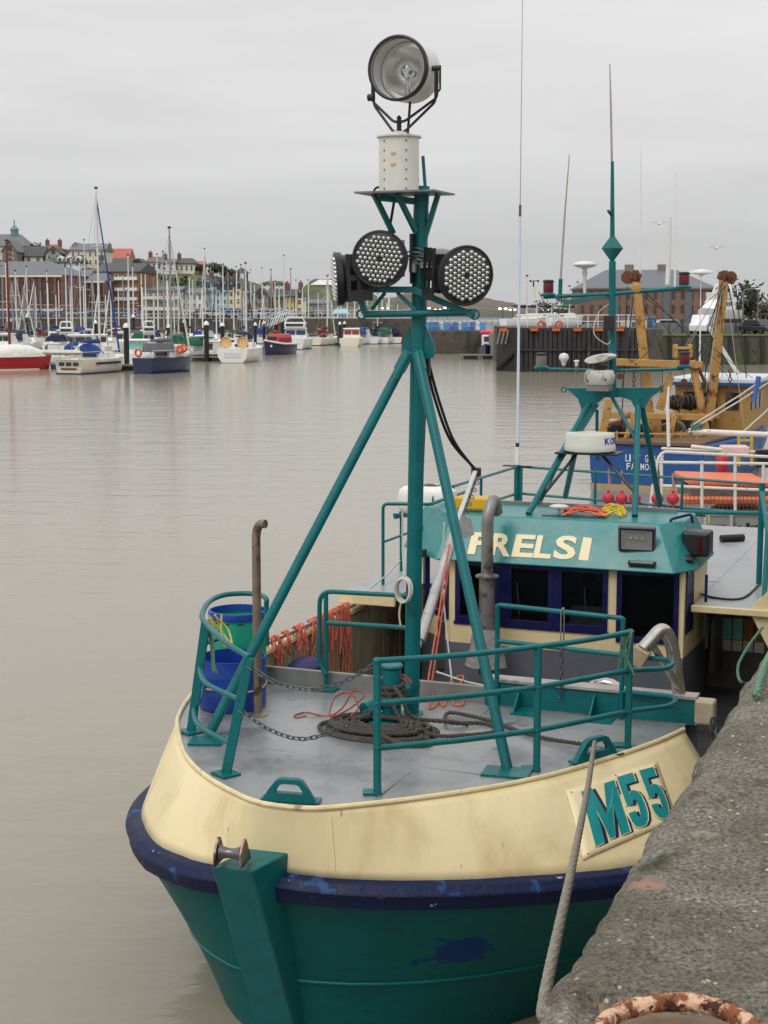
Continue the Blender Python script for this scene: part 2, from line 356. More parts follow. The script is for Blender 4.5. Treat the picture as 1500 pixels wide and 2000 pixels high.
# ================================================================ QUAY (rough concrete coping)
QD = V(math.sin(R(21.2)), math.cos(R(21.2)), 0); QN = V(QD.y, -QD.x, 0); Q0 = V(.41, 3.48, 0)
def qp(s, t, z): return Q0 + QD * s + QN * t + V(0, 0, z)
def quay_mat():
    m = bpy.data.materials.new('weathered aggregate concrete'); m.use_nodes = True; t = m.node_tree; N = t.nodes; b = N['Principled BSDF']; L = lambda p, q: t.links.new(p, q)
    tcn = N.new('ShaderNodeTexCoord'); v = tcn.outputs['Object']
    def no(sc, det=5, ro=.6):
        n = N.new('ShaderNodeTexNoise'); n.inputs['Scale'].default_value = sc; n.inputs['Detail'].default_value = det; n.inputs['Roughness'].default_value = ro; L(v, n.inputs['Vector']); return n
    def ramp_(src, a, c0, e, c1):
        r = N.new('ShaderNodeValToRGB'); r.color_ramp.elements[0].position = a; r.color_ramp.elements[0].color = (*c0, 1); r.color_ramp.elements[1].position = e; r.color_ramp.elements[1].color = (*c1, 1); L(src, r.inputs[0]); return r.outputs[0]
    def mix(f, a, c):
        mi = N.new('ShaderNodeMix'); mi.data_type = 'RGBA'; L(f, mi.inputs[0]); L(a, mi.inputs[6])
        if isinstance(c, tuple): mi.inputs[7].default_value = (*c, 1)
        else: L(c, mi.inputs[7])
        return mi.outputs[2]
    def thr(src, a, e):
        r = N.new('ShaderNodeMapRange'); r.inputs[1].default_value = a; r.inputs[2].default_value = e; L(src, r.inputs[0]); return r.outputs[0]
    fine = no(75, 6, .72); c = ramp_(fine.outputs[0], .33, S(54, 51, 46), .66, S(182, 175, 162))
    big = no(2.2); c = mix(thr(big.outputs[0], .42, .62), c, ramp_(fine.outputs[0], .3, S(52, 50, 43), .70, S(148, 140, 125)))
    moss = no(3.6); c = mix(thr(moss.outputs[0], .60, .70), c, ramp_(fine.outputs[0], .3, S(46, 50, 32), .7, S(104, 106, 78)))
    vo = N.new('ShaderNodeTexVoronoi'); vo.inputs['Scale'].default_value = 26; L(v, vo.inputs['Vector'])
    fl = no(9); w = N.new('ShaderNodeMath'); w.operation = 'MULTIPLY'; L(thr(vo.outputs['Distance'], .20, .14), w.inputs[0]); L(thr(fl.outputs[0], .52, .56), w.inputs[1])
    c = mix(w.outputs[0], c, S(206, 196, 168)); L(c, b.inputs['Base Color']); b.inputs['Roughness'].default_value = .88; b.inputs['Specular IOR Level'].default_value = .25
    b1 = N.new('ShaderNodeBump'); b1.inputs['Strength'].default_value = .9; b1.inputs['Distance'].default_value = .014; L(fine.outputs[0], b1.inputs['Height'])
    b2 = N.new('ShaderNodeBump'); b2.inputs['Strength'].default_value = .8; b2.inputs['Distance'].default_value = .03; L(no(22, 4).outputs[0], b2.inputs['Height']); L(b1.outputs[0], b2.inputs['Normal'])
    L(b2.outputs[0], b.inputs['Normal']); return m
qm = quay_mat()
prof = [(-.04, -1.5), (-.04, 1.0), (-.03, 2.4), (-.03, 2.9)] + [(-.03 + .11 * (1 - math.cos(a)), 3.29 + .11 * math.sin(a)) for a in [R(d) for d in range(0, 91, 6)]]
tt = .09
while tt < 2.2: tt += .016; prof.append((tt, 3.40))
prof += [(2.6, 3.4), (3.5, 3.4), (6, 3.4), (14, 3.4)]
ss = [-6, -4, -2.5, -1.5]; s_ = -1.0
while s_ < 4.6: ss.append(s_); s_ += .018
while s_ < 12: ss.append(s_); s_ += .12
ss += [14, 18, 24, 34]
EA, EB = wz(1170, 1925, 3.4), wz(1480, 1960, 3.4)
rows = []
for s_ in ss:
    row = []
    for t_, z_ in prof:
        p = qp(s_, t_, z_)
        if -1.2 < s_ < 12 and t_ < 2.6 and z_ > 2.5:
            e = .012 * noise.noise(p * 3.1) + .011 * noise.noise(p * 11) + .007 * noise.noise(p * 30) + .005 * noise.noise(p * 60)
            edge = max(0, 1 - max(t_, 0) / .3)
            bite = edge * (.022 * noise.noise(V(s_ * 1.3, 3, 1)) + .022 * noise.noise(V(s_ * 5, 1, 7)) + .012 * noise.noise(V(s_ * 14, z_ * 9, 2)))
            p = p + V(0, 0, e) + QN * (bite + e * edge)
            ly = EA.y + (EB.y - EA.y) * (p.x - EA.x) / (EB.x - EA.x) + .012 * noise.noise(V(p.x * 14, 0, 0))
            if p.y < ly and p.x > EA.x - .09: p.z -= .05 * min(1, (ly - p.y) / .02) * min(1, max(0, (p.x - EA.x + .09) / .05))
        row.append(p)
    rows.append(row)
m = M().grid(rows); m.f = [tuple(reversed(f)) for f in m.f]
m0 = m; quay = struct(put('quay', m, qm, sharp=80))
# sandstone block let into the coping under the ring
m = M(); g = []
for i in range(26):
    row = []
    for j in range(40):
        p = EA.lerp(EB, -.02 + 1.1 * j / 39) + V(0, -.012 - .38 * i / 25, 0)
        p.z = 3.365 + .010 * noise.noise(p * 9) + .004 * noise.noise(p * 30) - (.03 if i == 0 else 0); row.append(p)
    g.append(row)
m.grid(g); m.f = [tuple(reversed(f)) for f in m.f]
put('coping_stone', m, mat('pinkish sandstone', S(132, 112, 90), .9, var=.25, scale=14, bump=.8, bscale=60, spots=((S(70, 72, 44), 6, .52, None, 0, .1), (S(62, 56, 48), 14, .62))), quay, sharp=80)
QB = BVHTree.FromPolygons([tuple(p) for p in m0.v], m0.f)
for px, py, w, h in ((1262, 1722, 92, 30), (1375, 1625, 70, 16)):        # patches of bare stone worn through the coping
    c = wz(px, py, 3.40); k = c.y / F; m = M(); n = 26; rg = []
    for f_ in (0.02, .35, .7, 1.0):
        rr = []
        for i in range(n):
            a = 2 * math.pi * i / n; q = c + V(math.cos(a) * w / 2 * k * f_ * (1 + .45 * noise.noise(V(math.cos(a) * 2, math.sin(a) * 2, px))), math.sin(a) * h / 2 * k * 2.9 * f_ * (1 + .45 * noise.noise(V(math.cos(a) * 2, math.sin(a) * 2, py))), 0)
            hh = QB.ray_cast(V(q.x, q.y, 4), V(0, 0, -1)); rr.append(hh[0] + V(0, 0, .003 if f_ < 1 else -.004) if hh[0] else q)
        rg.append(rr)
    m.grid(rg, True)
    put('stone_patch', m, mat('worn stone %d' % px, S(140, 112, 98) if px < 1300 else S(136, 126, 112), .9, var=.25, scale=20, bump=.8, bscale=80, spots=((S(92, 80, 68), 18, .55, None, 0, .08),)), quay, sharp=80)
# rusty mooring ring
c = wz(1327, 2046, 3.405)
m = M(); n = 160
ringp = [c + V(.172 * math.cos(a), .172 * math.sin(a), .022 + .006 * math.sin(a * 2)) for a in [2 * math.pi * i / n for i in range(n)]]
m.tube(ringp, [.021 + .0025 * noise.noise(p * 22) for p in ringp], 14, closed=True)
for i, p in enumerate(m.v): m.v[i] = p + V(1, 1, 1) * (.0022 * noise.noise(p * 60) + .0016 * noise.noise(p * 140))
rustm = mat('flaking rust', S(128, 76, 46), .9, var=.4, scale=26, bump=1, bscale=60, spots=((S(214, 176, 146), 24, .47, None, 0, .10), (S(66, 36, 24), 30, .54, None, 0, .06), (S(190, 112, 50), 16, .62, None, 0, .06)))
ring = thing('mooring_ring', 'flaking rusty iron mooring ring lying on the quay at the bottom edge', 'mooring ring', (c.x, c.y, 3.37), keep=True)
put('hoop', m, rustm, ring)
m = M().tube(fillet([c + V(-.03, -.21, -.06), c + V(-.03, -.21, .03), c + V(-.03, -.13, .06), c + V(-.03, -.12, -.06)], .03), .014, 8); put('staple', m, rustm, ring)

# ================================================================ FISHING BOAT in the foreground
boat = bthing('fishing_boat', 'teal and cream fishing boat moored bow-on beside the quay, numbered M55', 'fishing boat', (0, 3, 0))
ZD = 1.65
def two(p): return Vector((p[0], p[1], 0))
deck_px = [(362, 1475), (400, 1515), (450, 1545), (500, 1567), (560, 1577), (620, 1580), (700, 1573), (800, 1562), (900, 1548), (1000, 1531), (1100, 1508), (1200, 1478), (1280, 1450), (1325, 1430)]
dk = [V(-2.2, .62, ZD), V(-2.0, -.1, ZD), V(-1.79, -.69, ZD), V(-1.60, -1.06, ZD)] + [bz(x, y, ZD) for x, y in deck_px] + [V(2.19, .38, ZD)]
st_px = [(285, 1560, 1.05), (274, 1600, 1.08), (300, 1650, 1.11), (350, 1675, 1.13), (410, 1693, 1.15), (540, 1706, 1.16), (650, 1720, 1.15), (800, 1725, 1.14), (950, 1722, 1.12), (1100, 1712, 1.10), (1220, 1700, 1.06)]
sk = [V(-2.42, 11, 1.0), V(-2.42, 5, .95), V(-2.38, 1.6, .95), V(-2.26, .3, .97), V(-2.05, -.55, 1.0)] + [bz(x, y, z) for x, y, z in st_px] + [V(2.48, -.7, 1.02), V(2.56, .3, .98), V(2.52, 1.6, .95), V(2.48, 5, .95), V(2.45, 11, 1.0)]
DK = spline(dk, 8); SK = spline(sk, 8)
def bow_i(P): return min(range(len(P)), key=lambda i: P[i].y)
def split(P, n1, n2):
    i = min(range(len(P)), key=lambda k: (P[k].x + .12) ** 2 + (P[k].y + 2.5) ** 2)
    return resample(P[:i + 1], n1), resample(P[i:], n2)
# the part of the strake that carries the whaleback side: u < .62
SKF = [p for p in SK if p.y < (.62 if p.x < 0 else .45)]
dl, dr = split(DK, 34, 34); sl_, sr_ = split(SKF, 34, 34)
DE = dl + dr[1:]; SE = sl_ + sr_[1:]
# cream whaleback side
rows = []
for k in range(9):
    t = k / 8
    rows.append([a.lerp(b, t) + V(0, 0, .03 * math.sin(math.pi * t)) + (b - a).normalized() * 0 for a, b in zip(DE, SE)])
bm_ = M().grid(rows); bm_.f = [tuple(reversed(f)) for f in bm_.f]
# inner return so that the plate has thickness
bul = put('whaleback_side', bm_, cream, boat, sharp=60)
sm = bul.modifiers.new('solid', 'SOLIDIFY'); sm.thickness = .02; sm.offset = -1
BVH = BVHTree.FromPolygons([tuple(v) for v in bm_.v], bm_.f)
def hitb(px, py):
    r = bray(px, py).normalized(); h = BVH.ray_cast(BE, r); return h[0] if h[0] else bz(px, py, 1.35)
# weld seams in the side plating
for px0, py0, px1, py1 in ((645, 1578, 656, 1716), (452, 1547, 440, 1690)):
    ps = [hitb(px0 + (px1 - px0) * t, py0 + (py1 - py0) * t) for t in [i / 8 for i in range(1, 8)]]
    put('weld_seam', M().tube(ps, .006, 5), cream, boat)
# rolled edge along the deck
put('deck_edge', M().tube([p + V(0, 0, .004) for p in DE], .019, 8), mat('cream edge', S(226, 208, 162), .45, var=.12, scale=8, bump=.2, spots=((S(150, 138, 112), 7, .62, None, 0, .08),)), boat)
# deck
n = len(DE); m = M(); cen = [V(p.x * .5, max(p.y * .5, p.y + .0) * .5, ZD) for p in DE]
poly = [p - V(0, 0, .006) for p in DE]
aft = [V(2.17, .60, ZD - .006)] + [V(2.2 - 4.38 * i / 10, .62, ZD - .006) for i in range(1, 10)]
ring_ = poly + aft
c0 = V(0, -.6, ZD + .02)
rings = [[c0.lerp(p, t) + V(0, 0, .02 * (1 - t) * 0) for p in ring_] for t in (.02, .25, .5, .75, .9, 1)]
m.grid(rings, True); m.f = [tuple(reversed(f)) for f in m.f]
put('foredeck', m, deckg, boat, sharp=60)
# navy rubbing strake swept round the bow
def sweep(P, prof):
    m = M(); rows = []
    for i, p in enumerate(P):
        t = P[min(i + 1, len(P) - 1)] - P[max(i - 1, 0)]; t.z = 0; t.normalize(); nn = V(-t.y, t.x, 0)
        if nn.dot(p - V(0, 3, 0)) < 0: nn = -nn
        rows.append([p + nn * o + V(0, 0, z) for o, z in prof])
    return m.grid(rows, True)
SR = resample(SK, 150)
m = sweep(SR, [(-.03, .02), (.055, .012), (.075, .0), (.082, -.02), (.105, -.03), (.115, -.055), (.10, -.08), (.088, -.155), (.06, -.168), (-.05, -.16)])
for i, p in enumerate(m.v): m.v[i] = p + V(1, 1, 1) * .004 * noise.noise(p * 5)
put('rubbing_strake', m, navy, boat, sharp=50)
# hull below the strake, flaring in to the stem
wl = [V(-2.1, 11, -.6), V(-2.2, 5, -.6), V(-2.1, 2.2, -.6), V(-1.88, .9, -.6), V(-1.58, -.1, -.6), V(-1.22, -.9, -.6), V(-.86, -1.5, -.6), V(-.50, -1.88, -.6), V(-.12, -2.05, -.6), V(.30, -1.90, -.6), V(.75, -1.58, -.6), V(1.15, -1.05, -.6), V(1.55, -.2, -.6), V(1.88, .8, -.6), V(2.15, 2.2, -.6), V(2.3, 5, -.6), V(2.2, 11, -.6)]
WL = spline(wl, 8); a1, a2 = split(SK, 60, 60)
i = min(range(len(WL)), key=lambda k: WL[k].y); b1, b2 = resample(WL[:i + 1], 60), resample(WL[i:], 60)
SS = a1 + a2[1:]; WW = b1 + b2[1:]; rows = []
for k in range(17):
    t = k / 16
    r_ = []
    for a, b in zip(SS, WW):
        p = (a + V(0, 0, -.16)).lerp(b, t); fl = .05 * math.sin(math.pi * t) * (1 if a.y < 1 else .3)
        p = p + (V(0, 1.5, 0) - V(p.x, p.y, 0)).normalized() * (fl - .02 + .05 * (1 - t) * 0); r_.append(p)
    rows.append(r_)
hm = M().grid(rows); put('hull', hm, tealhull, boat, sharp=60)
HB = BVHTree.FromPolygons([tuple(v) for v in hm.v], hm.f)
put('boot_stripe', sweep([p.lerp(q, .0) for p, q in zip([r for r in rows[13]], rows[13])], [(.004, .0), (.012, -.01), (.012, -.13), (.0, -.14), (-.03, -.1)]), mat('pale boot stripe', S(196, 186, 150), .6, var=.2, scale=5, bump=.2), boat, sharp=60)
for k in (7,):
    put('plate_seam', M().tube([p + (V(p.x, p.y, 0) - V(0, 1.5, 0)).normalized() * .004 for p in rows[k]], .011, 6), teal, boat)
# transom
m = M().grid([[V(-2.42, 11, 1.6), V(2.45, 11, 1.6)], [V(-2.1, 11, -.6), V(2.2, 11, -.6)]]); put('transom', m, tealhull, boat, smooth=False)
# stem post: box section, raked, with a bow roller on top
def hexa(m, top, bot): return m.loft([top, bot])
z1, z0 = 1.335, -.6
tl, tr = bz(412, 1693, 1.30), bz(492, 1702, 1.30)
d_ = V(.10, .36, 0); k_ = V(.02, .60, 0)
top = [tl, tr, tr + d_, tl + d_]; top[2].z += .02; top[3].z += .02
botc = [p + k_ * 1.38 + V(0, 0, z0 - 1.30) for p in top]
m = M().loft([[p for p in botc], [p for p in top]]); put('stem_post', m, teal, boat, smooth=False, bevel=.012)
sp_ = [o for o in boat.children if o.name.startswith('stem_post')][0]
cA, cB = bz(428, 1664, 1.40), bz(478, 1668, 1.40); ax = (cB - cA).normalized(); fw = V(0, 0, 1).cross(ax).normalized()
if fw.y > 0: fw = -fw
for nm, c in (('roller_cheek', cA), ('roller_cheek', cB)):
    pl = [c + fw * .10 + V(0, 0, -.07), c + fw * .10 + V(0, 0, .03), c + fw * .02 + V(0, 0, .11), c - fw * .02 + V(0, 0, .10), c - fw * .12 + V(0, 0, -.07)]
    put(nm, M().prism([p - ax * .009 for p in pl], ax * .018), mat('rusty stainless', S(150, 132, 118), .38, .7, var=.3, scale=16, spots=((S(92, 50, 30), 9, .44, None, 0, .1),)), sp_, smooth=False, bevel=.004)
L_ = (cB - cA).length - .024
put('roller', M().lathe([(.045, 0), (.05, .006), (.036, L_ * .3), (.033, L_ * .5), (.036, L_ * .7), (.05, L_ - .006), (.045, L_)], cA + ax * .012 + fw * .03 + V(0, 0, .01), ax, 22), mat('worn roller', S(112, 108, 112), .28, .7, var=.25, scale=20), sp_)
# M55 number plate
Q = [hitb(1104, 1546), hitb(1282, 1490), hitb(1322, 1604), hitb(1138, 1680)]
def plate_pt(x, y, lift):
    p = Q[0].lerp(Q[1], x).lerp(Q[3].lerp(Q[2], x), y); h = BVH.find_nearest(p); nn = h[1]
    if nn.dot(BE - p) < 0: nn = -nn
    return h[0] + nn * lift
pm = M(); N_ = 14
pm.grid([[plate_pt(i / N_, j / N_, .012) for i in range(N_ + 1)] for j in range(N_ + 1)]); pm.f = [tuple(reversed(f)) for f in pm.f]
plate = put('number_plate', pm, creamlet, boat, sharp=60)
sm = plate.modifiers.new('solid', 'SOLIDIFY'); sm.thickness = .008; sm.offset = -1
def bplate(m, x0, x1, y0, y1, lift, th):
    out = M(); out.f = m.f
    for p in m.v: out.v.append(plate_pt(x0 + (x1 - x0) * p.x, y1 + (y0 - y1) * p.y, .012 + lift + th * p.z))
    return out
numteal = mat('teal number paint', S(0, 140, 142), .4, var=.08); numnavy = mat('navy number shadow', S(24, 22, 62), .45, var=.08)
GLY = {'M': [(0, 0), (0, 1), (.31, 1), (.5, .42), (.69, 1), (1, 1), (1, 0), (.74, 0), (.74, .60), (.575, .02), (.425, .02), (.26, .60), (.26, 0)],
       '5': [(.04, 1), (.95, 1), (.95, .81), (.36, .81), (.34, .63), (.45, .665), (.62, .67), (.82, .63), (.95, .53), (1, .37), (.98, .2), (.88, .07), (.7, .0), (.42, 0), (.2, .04), (.06, .14), (0, .30), (.38, .30), (.40, .21), (.5, .17), (.6, .21), (.63, .33), (.6, .46), (.5, .5), (.4, .47), (.37, .42), (.03, .44)]}
for ch, x0, x1, y0, y1 in (('M', .12, .46, .10, .90), ('5', .49, .68, .07, .90), ('5', .74, .93, .07, .90)):
    for bold, lift, mt, nm, dx, dy in ((.035, .005, numnavy, 'number_shadow', .035, .022), (.052, .0072, creamlet, 'number_outline', 0, 0), (.034, .0094, numteal, 'number', 0, 0)):
        g = M().prism([V(x, y, 0) for x, y in GLY[ch]], V(0, 0, 1)); e = .012 if nm == 'number_outline' else 0
        put(nm, bplate(g, x0 + dx - e, x1 + dx + e, y0 + dy - e, y1 + dy + e, lift, .0012), mt, plate, smooth=False)
for a, b in ((.04, .05), (.5, .03), (.96, .05), (.97, .95), (.05, .95), (.5, .97), (.97, .5), (.03, .5)):
    put('rivet', M().sph(plate_pt(a, b, .013), .007, 6), mat('rivet', S(120, 104, 80), .5, .5), plate)

# ---------------------------------------------------------------- deck fittings
def fairlead(pa, pb, ta, tb, hgt):
    """panama lead: trapezoid plate with a slot, on a foot plate"""
    a, b = bz(*pa, ZD + .01), bz(*pb, ZD + .01); ax = (b - a); Lx = ax.length; ax.normalize(); up = V(0, 0, 1); sd = ax.cross(up).normalized()
    def q(x, z): return a + ax * (x * Lx) + up * z
    out = [q(.08, .0), q(.20, hgt * .55), q(.30, hgt * .9), q(.38, hgt), q(.64, hgt), q(.72, hgt * .9), q(.80, hgt * .55), q(.92, 0)]
    inn = [q(.30, .06), q(.30, hgt * .45), q(.36, hgt * .70), q(.42, hgt * .76), q(.60, hgt * .76), q(.66, hgt * .70), q(.72, hgt * .45), q(.72, .06)]
    m = M(); n = len(out); th = .05
    for sgn in (-1, 1):
        o = len(m.v); m.v += [p + sd * sgn * th / 2 for p in out + inn]
    for i in range(n):
        j = (i + 1) % n
        m.f += [(i, j, n + j, n + i), (2 * n + j, 2 * n + i, 3 * n + i, 3 * n + j), (j, i, 2 * n + i, 2 * n + j), (n + i, n + j, 3 * n + j, 3 * n + i)]
    o = put('fairlead', m, teal, boat, bevel=.006)
    put('foot_plate', M().beam(a.lerp(b, .05) + up * .002 + V(0, .03, 0), b.lerp(a, .05) + up * .002 + V(0, .03, 0), .11, .014), teal, o, smooth=False)
    return q(.5, hgt * .72)
fairlead((502, 1560), (628, 1568), 0, 0, .16)
lead = fairlead((1112, 1494), (1212, 1470), 0, 0, .17)
def pad(px, py, w, d, rz=0):
    c = bz(px, py, ZD + .008); return put('base_plate', M().box(c, (w, d, .016), Matrix.Rotation(rz, 3, 'Z')), teal, boat, smooth=False)
def bolts(c, w, d): pass
# ---------------------------------------------------------------- bow rails
RT = .021
def rail(name, pts, r=RT, f=.08): return put(name, M().tube(fillet(pts, f, 5), r, 10), teal, boat)
def at_over(px, py, base):    # point vertically above a deck point, on the pixel's row
    r = bray(px, py); t = math.hypot(base.x - BE.x, base.y - BE.y) / math.hypot(r.x, r.y); return V(base.x, base.y, BE.z + r.z * t)
P0 = bz(737, 1553, ZD); P1 = bz(1048, 1506, ZD); P2 = bz(1226, 1460, ZD)
tops = []
for (b, rows_) in ((P0, (1312, 1398, 1488)), (P1, (1280, 1362, 1448)), (P2, (1246, 1322, 1404))):
    hh = [at_over(0, y, b) for y in rows_]; tops.append(hh)
    c = b; put('rail_post', M().beam(c, hh[0] + V(0, 0, .015), .045, .05, (0, 1, 0)), teal, boat, smooth=False, bevel=.006)
    put('base_plate', M().box(c + V(-.05, .03, .008), (.13, .11, .016), Matrix.Rotation(.4, 3, 'Z')), teal, boat, smooth=False)
B0 = bu(970, 1372, .52); B0.z = ZD; B1 = bu(1213, 1410, .52); B1.z = ZD
rail('top_rail', spline([tops[0][0], tops[0][0].lerp(tops[1][0], .5) + V(.03, -.04, 0), tops[1][0], tops[1][0].lerp(tops[2][0], .5) + V(.02, -.02, 0), tops[2][0]], 5), RT, .01)
for k, endpx in ((1, (1300, 1304)), (2, (1306, 1377))):
    e = bu(endpx[0], endpx[1], .15); back = V(B1.x, .52, e.z - .02)
    rail('middle_rail' if k == 1 else 'lower_rail', [tops[0][k], tops[0][k].lerp(tops[1][k], .5) + V(.02, -.03, 0), tops[1][k], tops[2][k], e + V(.03, -.02, 0), e + V(.02, .28, 0), back], RT, .14)
for hh in tops:
    for p in hh: put('weld_collar', M().sph(p, .033, 10, (1, 1, .8)), teal, boat)
for u_s in (-1.35, -.35): put('deck_seam', M().tube([V(-1.9 + .5 * abs(u_s), u_s, ZD + .002), V(1.9 - .35 * abs(u_s), u_s, ZD + .002)], .006, 5), deckg, boat)
put('deck_seam', M().tube([V(.55, -2.1, ZD + .002), V(.55, .5, ZD + .002)], .006, 5), deckg, boat)
# aft rail on the quay side of the foredeck
h0, h1 = at_over(0, 1198, B0), at_over(0, 1219, B1)
put('rail_post', M().cyl(B0, h0, RT, 10), teal, boat); put('rail_post', M().cyl(B1, h1, RT, 10), teal, boat)
rail('top_rail', [B0 + V(0, 0, .02), h0, h1, B1 + V(0, 0, .02)], RT, .03)
q0, q1 = at_over(0, 1270, B0), at_over(0, 1292, B1); rail('middle_rail', [q0, q1])
# aft rail on the far side of the mast
A0 = V(-.98, .5, ZD); A1 = V(-.12, .5, ZD)
a0, a1 = at_over(0, 1172, A0), at_over(0, 1182, A1)
put('rail_post', M().cyl(A0, a0 - V(0, 0, .02), RT, 10), teal, boat)
rail('top_rail', [A0 + V(0, -.02, .15), A0 + V(-.06, -.01, .25), a0 + V(-.06, 0, 0), a1], RT, .12)
rail('middle_rail', [at_over(0, 1235, A0), at_over(0, 1247, A1)])
put('base_plate', M().box(A0 + V(0, 0, .008), (.18, .14, .016)), teal, boat, smooth=False)
# outer (far side) rail: two flat-bar posts that lean out, three rails that bend round the drums
C0 = bz(441, 1513, ZD); C1 = bz(373, 1430, ZD)
c0t = bu(487, 1284, C0.y + .02); c1t = bu(402, 1215, C1.y - .05)
for a, b in ((C0, c0t), (C1, c1t)):
    put('rail_post', M().beam(a, b, .075, .022, (0, 1, 0)), teal, boat, smooth=False, bevel=.004)
    put('base_plate', M().box(a + V(0, 0, .008), (.17, .15, .016), Matrix.Rotation(-.5, 3, 'Z')), teal, boat, smooth=False)
zt = c1t.z
back = V(-1.95, .45, zt)
loop = [bz(x, y, zt) for x, y in ((396, 1196), (410, 1174), (438, 1162), (478, 1159), (508, 1162))]; lend = bz(520, 1170, zt)
rail('top_rail', spline([c0t, bu(440, 1254, -1.72), c1t + V(-.01, 0, 0)] + loop + [lend, lend + V(0, 0, -.08), lend + V(0, 0, -.4)], 6), .022, .01)
for (ya, yb) in ((1367, 1302), (1453, 1382)):
    ta = (1513 - ya) / (1513 - 1284); tb = (1430 - yb) / (1430 - 1215)
    pa = C0.lerp(c0t, ta); pb = C1.lerp(c1t, tb)
    rail('middle_rail', spline([pa, pa.lerp(pb, .5) + V(-.08, -.05, 0), pb, V(loop[0].x - .03, loop[0].y, pb.z), V(loop[1].x - .05, loop[1].y, pb.z), V(loop[2].x - .02, loop[2].y, pb.z)], 6), .02, .01)
# ---------------------------------------------------------------- mast
MT = bu(822, 300, 0); MB = V(.0, .02, ZD)
mast = put('mast', M().tube([MB, MB.lerp(V(.07, .02, 5.75), .5), V(.07, .02, 5.75), V(.08, .02, 5.95)], [.064, .064, .060, .06], 18), teal, boat)
put('mast_step', M().lathe([(.10, 0), (.10, .015), (.068, .02)], MB, n=18), teal, mast)
put('mast_pole', M().cyl(V(.12, .06, 5.6), bu(826, 305, .06), .014, 8), teal, mast)
for pa, pb, ux in (((797, 690), bz(405, 1440, ZD), -.06), ((815, 690), bz(991, 1502, ZD), -.07)):
    a = bu(*pa, ux); strut = put('mast_strut', M().cyl(pb, a, .041, 14), teal, mast)
    d = (pb - a).normalized(); put('strut_clevis', M().beam(a - d * .02, a + d * .16, .10, .03, (0, 1, 0)), teal, strut, smooth=False, bevel=.01)
pad(404, 1447, .26, .22, .3); pad(990, 1508, .34, .24, .1)
# cheek plates where the struts meet the mast
for sgn in (-1, 1):
    zc = bu(800, 672, 0).z; mx = .055
    put('cheek_plate', M().prism([V(mx + sgn * .05, -.0, zc + .17), V(mx + sgn * .13, -.0, zc + .02), V(mx + sgn * .145, 0, zc - .06), V(mx + sgn * .12, 0, zc - .11), V(mx + sgn * .05, 0, zc - .12)][::sgn], V(0, .022, 0)), teal, mast, smooth=False)
put('mast_band', M().lathe([(.067, 0), (.067, .05)], V(.005, .02, ZD + .22), n=18), teal, mast); put('mast_band', M().lathe([(.066, 0), (.066, .04)], V(.03, .02, 3.2), n=18), teal, mast)
# light bracket: tube bar, raised angle frame and braces
ub = -.10
def u_(x, y, u=ub): return bu(x, y, u)
lb = put('light_bracket', M().cyl(u_(712, 614), u_(928, 610), .027, 12), teal, mast)
put('bracket_arm', M().beam(u_(694, 565), u_(816, 566), .05, .05), teal, lb, smooth=False, bevel=.005)
put('bracket_arm', M().beam(u_(808, 566), u_(926, 616), .05, .05), teal, lb, smooth=False, bevel=.005)
put('bracket_arm', M().beam(u_(700, 568), u_(714, 612), .05, .05), teal, lb, smooth=False, bevel=.005)
for a, b in (((726, 604), (752, 572)), ((776, 572), (812, 606))): put('brace', M().cyl(u_(*a), u_(*b), .016, 8), teal, lb)
for x in (706, 927): put('lifting_eye', M().torus(u_(x, 614), (1, 0, 0) if 0 else (.3, -1, 0), .036, .009, 16, 6), teal, lb)
# top platform and its struts
zp = bu(785, 380, 0).z
pl_ = put('platform', M().box(V(-.02, -.10, zp), (.66, .5, .014)), mat('plate underside', S(116, 120, 120), .5, .3, var=.2, scale=9), mast, smooth=False)
put('platform_arm', M().beam(V(-.22, -.15, zp - .03), V(.07, .02, zp - .06), .05, .05), teal, pl_, smooth=False)
for a, b in ((V(-.24, -.20, zp - .01), bu(768, 456, -.05)), (V(-.04, -.22, zp - .01), bu(812, 452, -.06)), (V(.22, .0, zp - .01), bu(828, 470, 0))): put('platform_strut', M().beam(a, b, .036, .036), teal, pl_, smooth=False)
put('cable', M().tube(spline([V(-.10, -.1, zp + .04), V(-.24, -.14, zp + .05), V(-.29, -.12, zp - .02)], 6), .009, 6), black, pl_)
put('cable', M().tube(spline([bu(770, 392, .05), bu(762, 440, .06), bu(757, 470, .08)], 6), .012, 6), black, pl_)
def ld(x, y, z): return (BI.to_3x3() @ V(x, y, z)).normalized()
# searchlight on its pedestal box
sx = put('searchlight', M().lathe([(.158, 0), (.158, .415)], V(-.07, -.10, zp + .008), n=28), whited, boat, sharp=50)
zb = zp + .423; cxy = V(-.07, -.10, 0)
put('pedestal_flange', M().lathe([(.165, 0), (.178, .008), (.178, .018), (.15, .028)], cxy + V(0, 0, zb), n=28), whited, sx)
put('pedestal_neck', M().lathe([(.056, 0), (.056, .03), (.03, .035)], cxy + V(0, 0, zb + .022), n=20), whited, sx)
tocam = (BE - (cxy + V(0, 0, zb))); tocam.z = 0; tocam.normalize(); rt_ = V(0, 0, 1).cross(tocam).normalized()       # rt_ points to image right
rm = M()
for i in range(6):
    for sd in (-.115, .055): 
        z = zp + .03 + i * .073; o = cxy + rt_ * sd + tocam * math.sqrt(.158 ** 2 - sd ** 2); put('pedestal_bolt', M().sph(o + V(0, 0, z), .0085, 6), mat('bolt', S(110, 100, 92), .4, .6), sx)
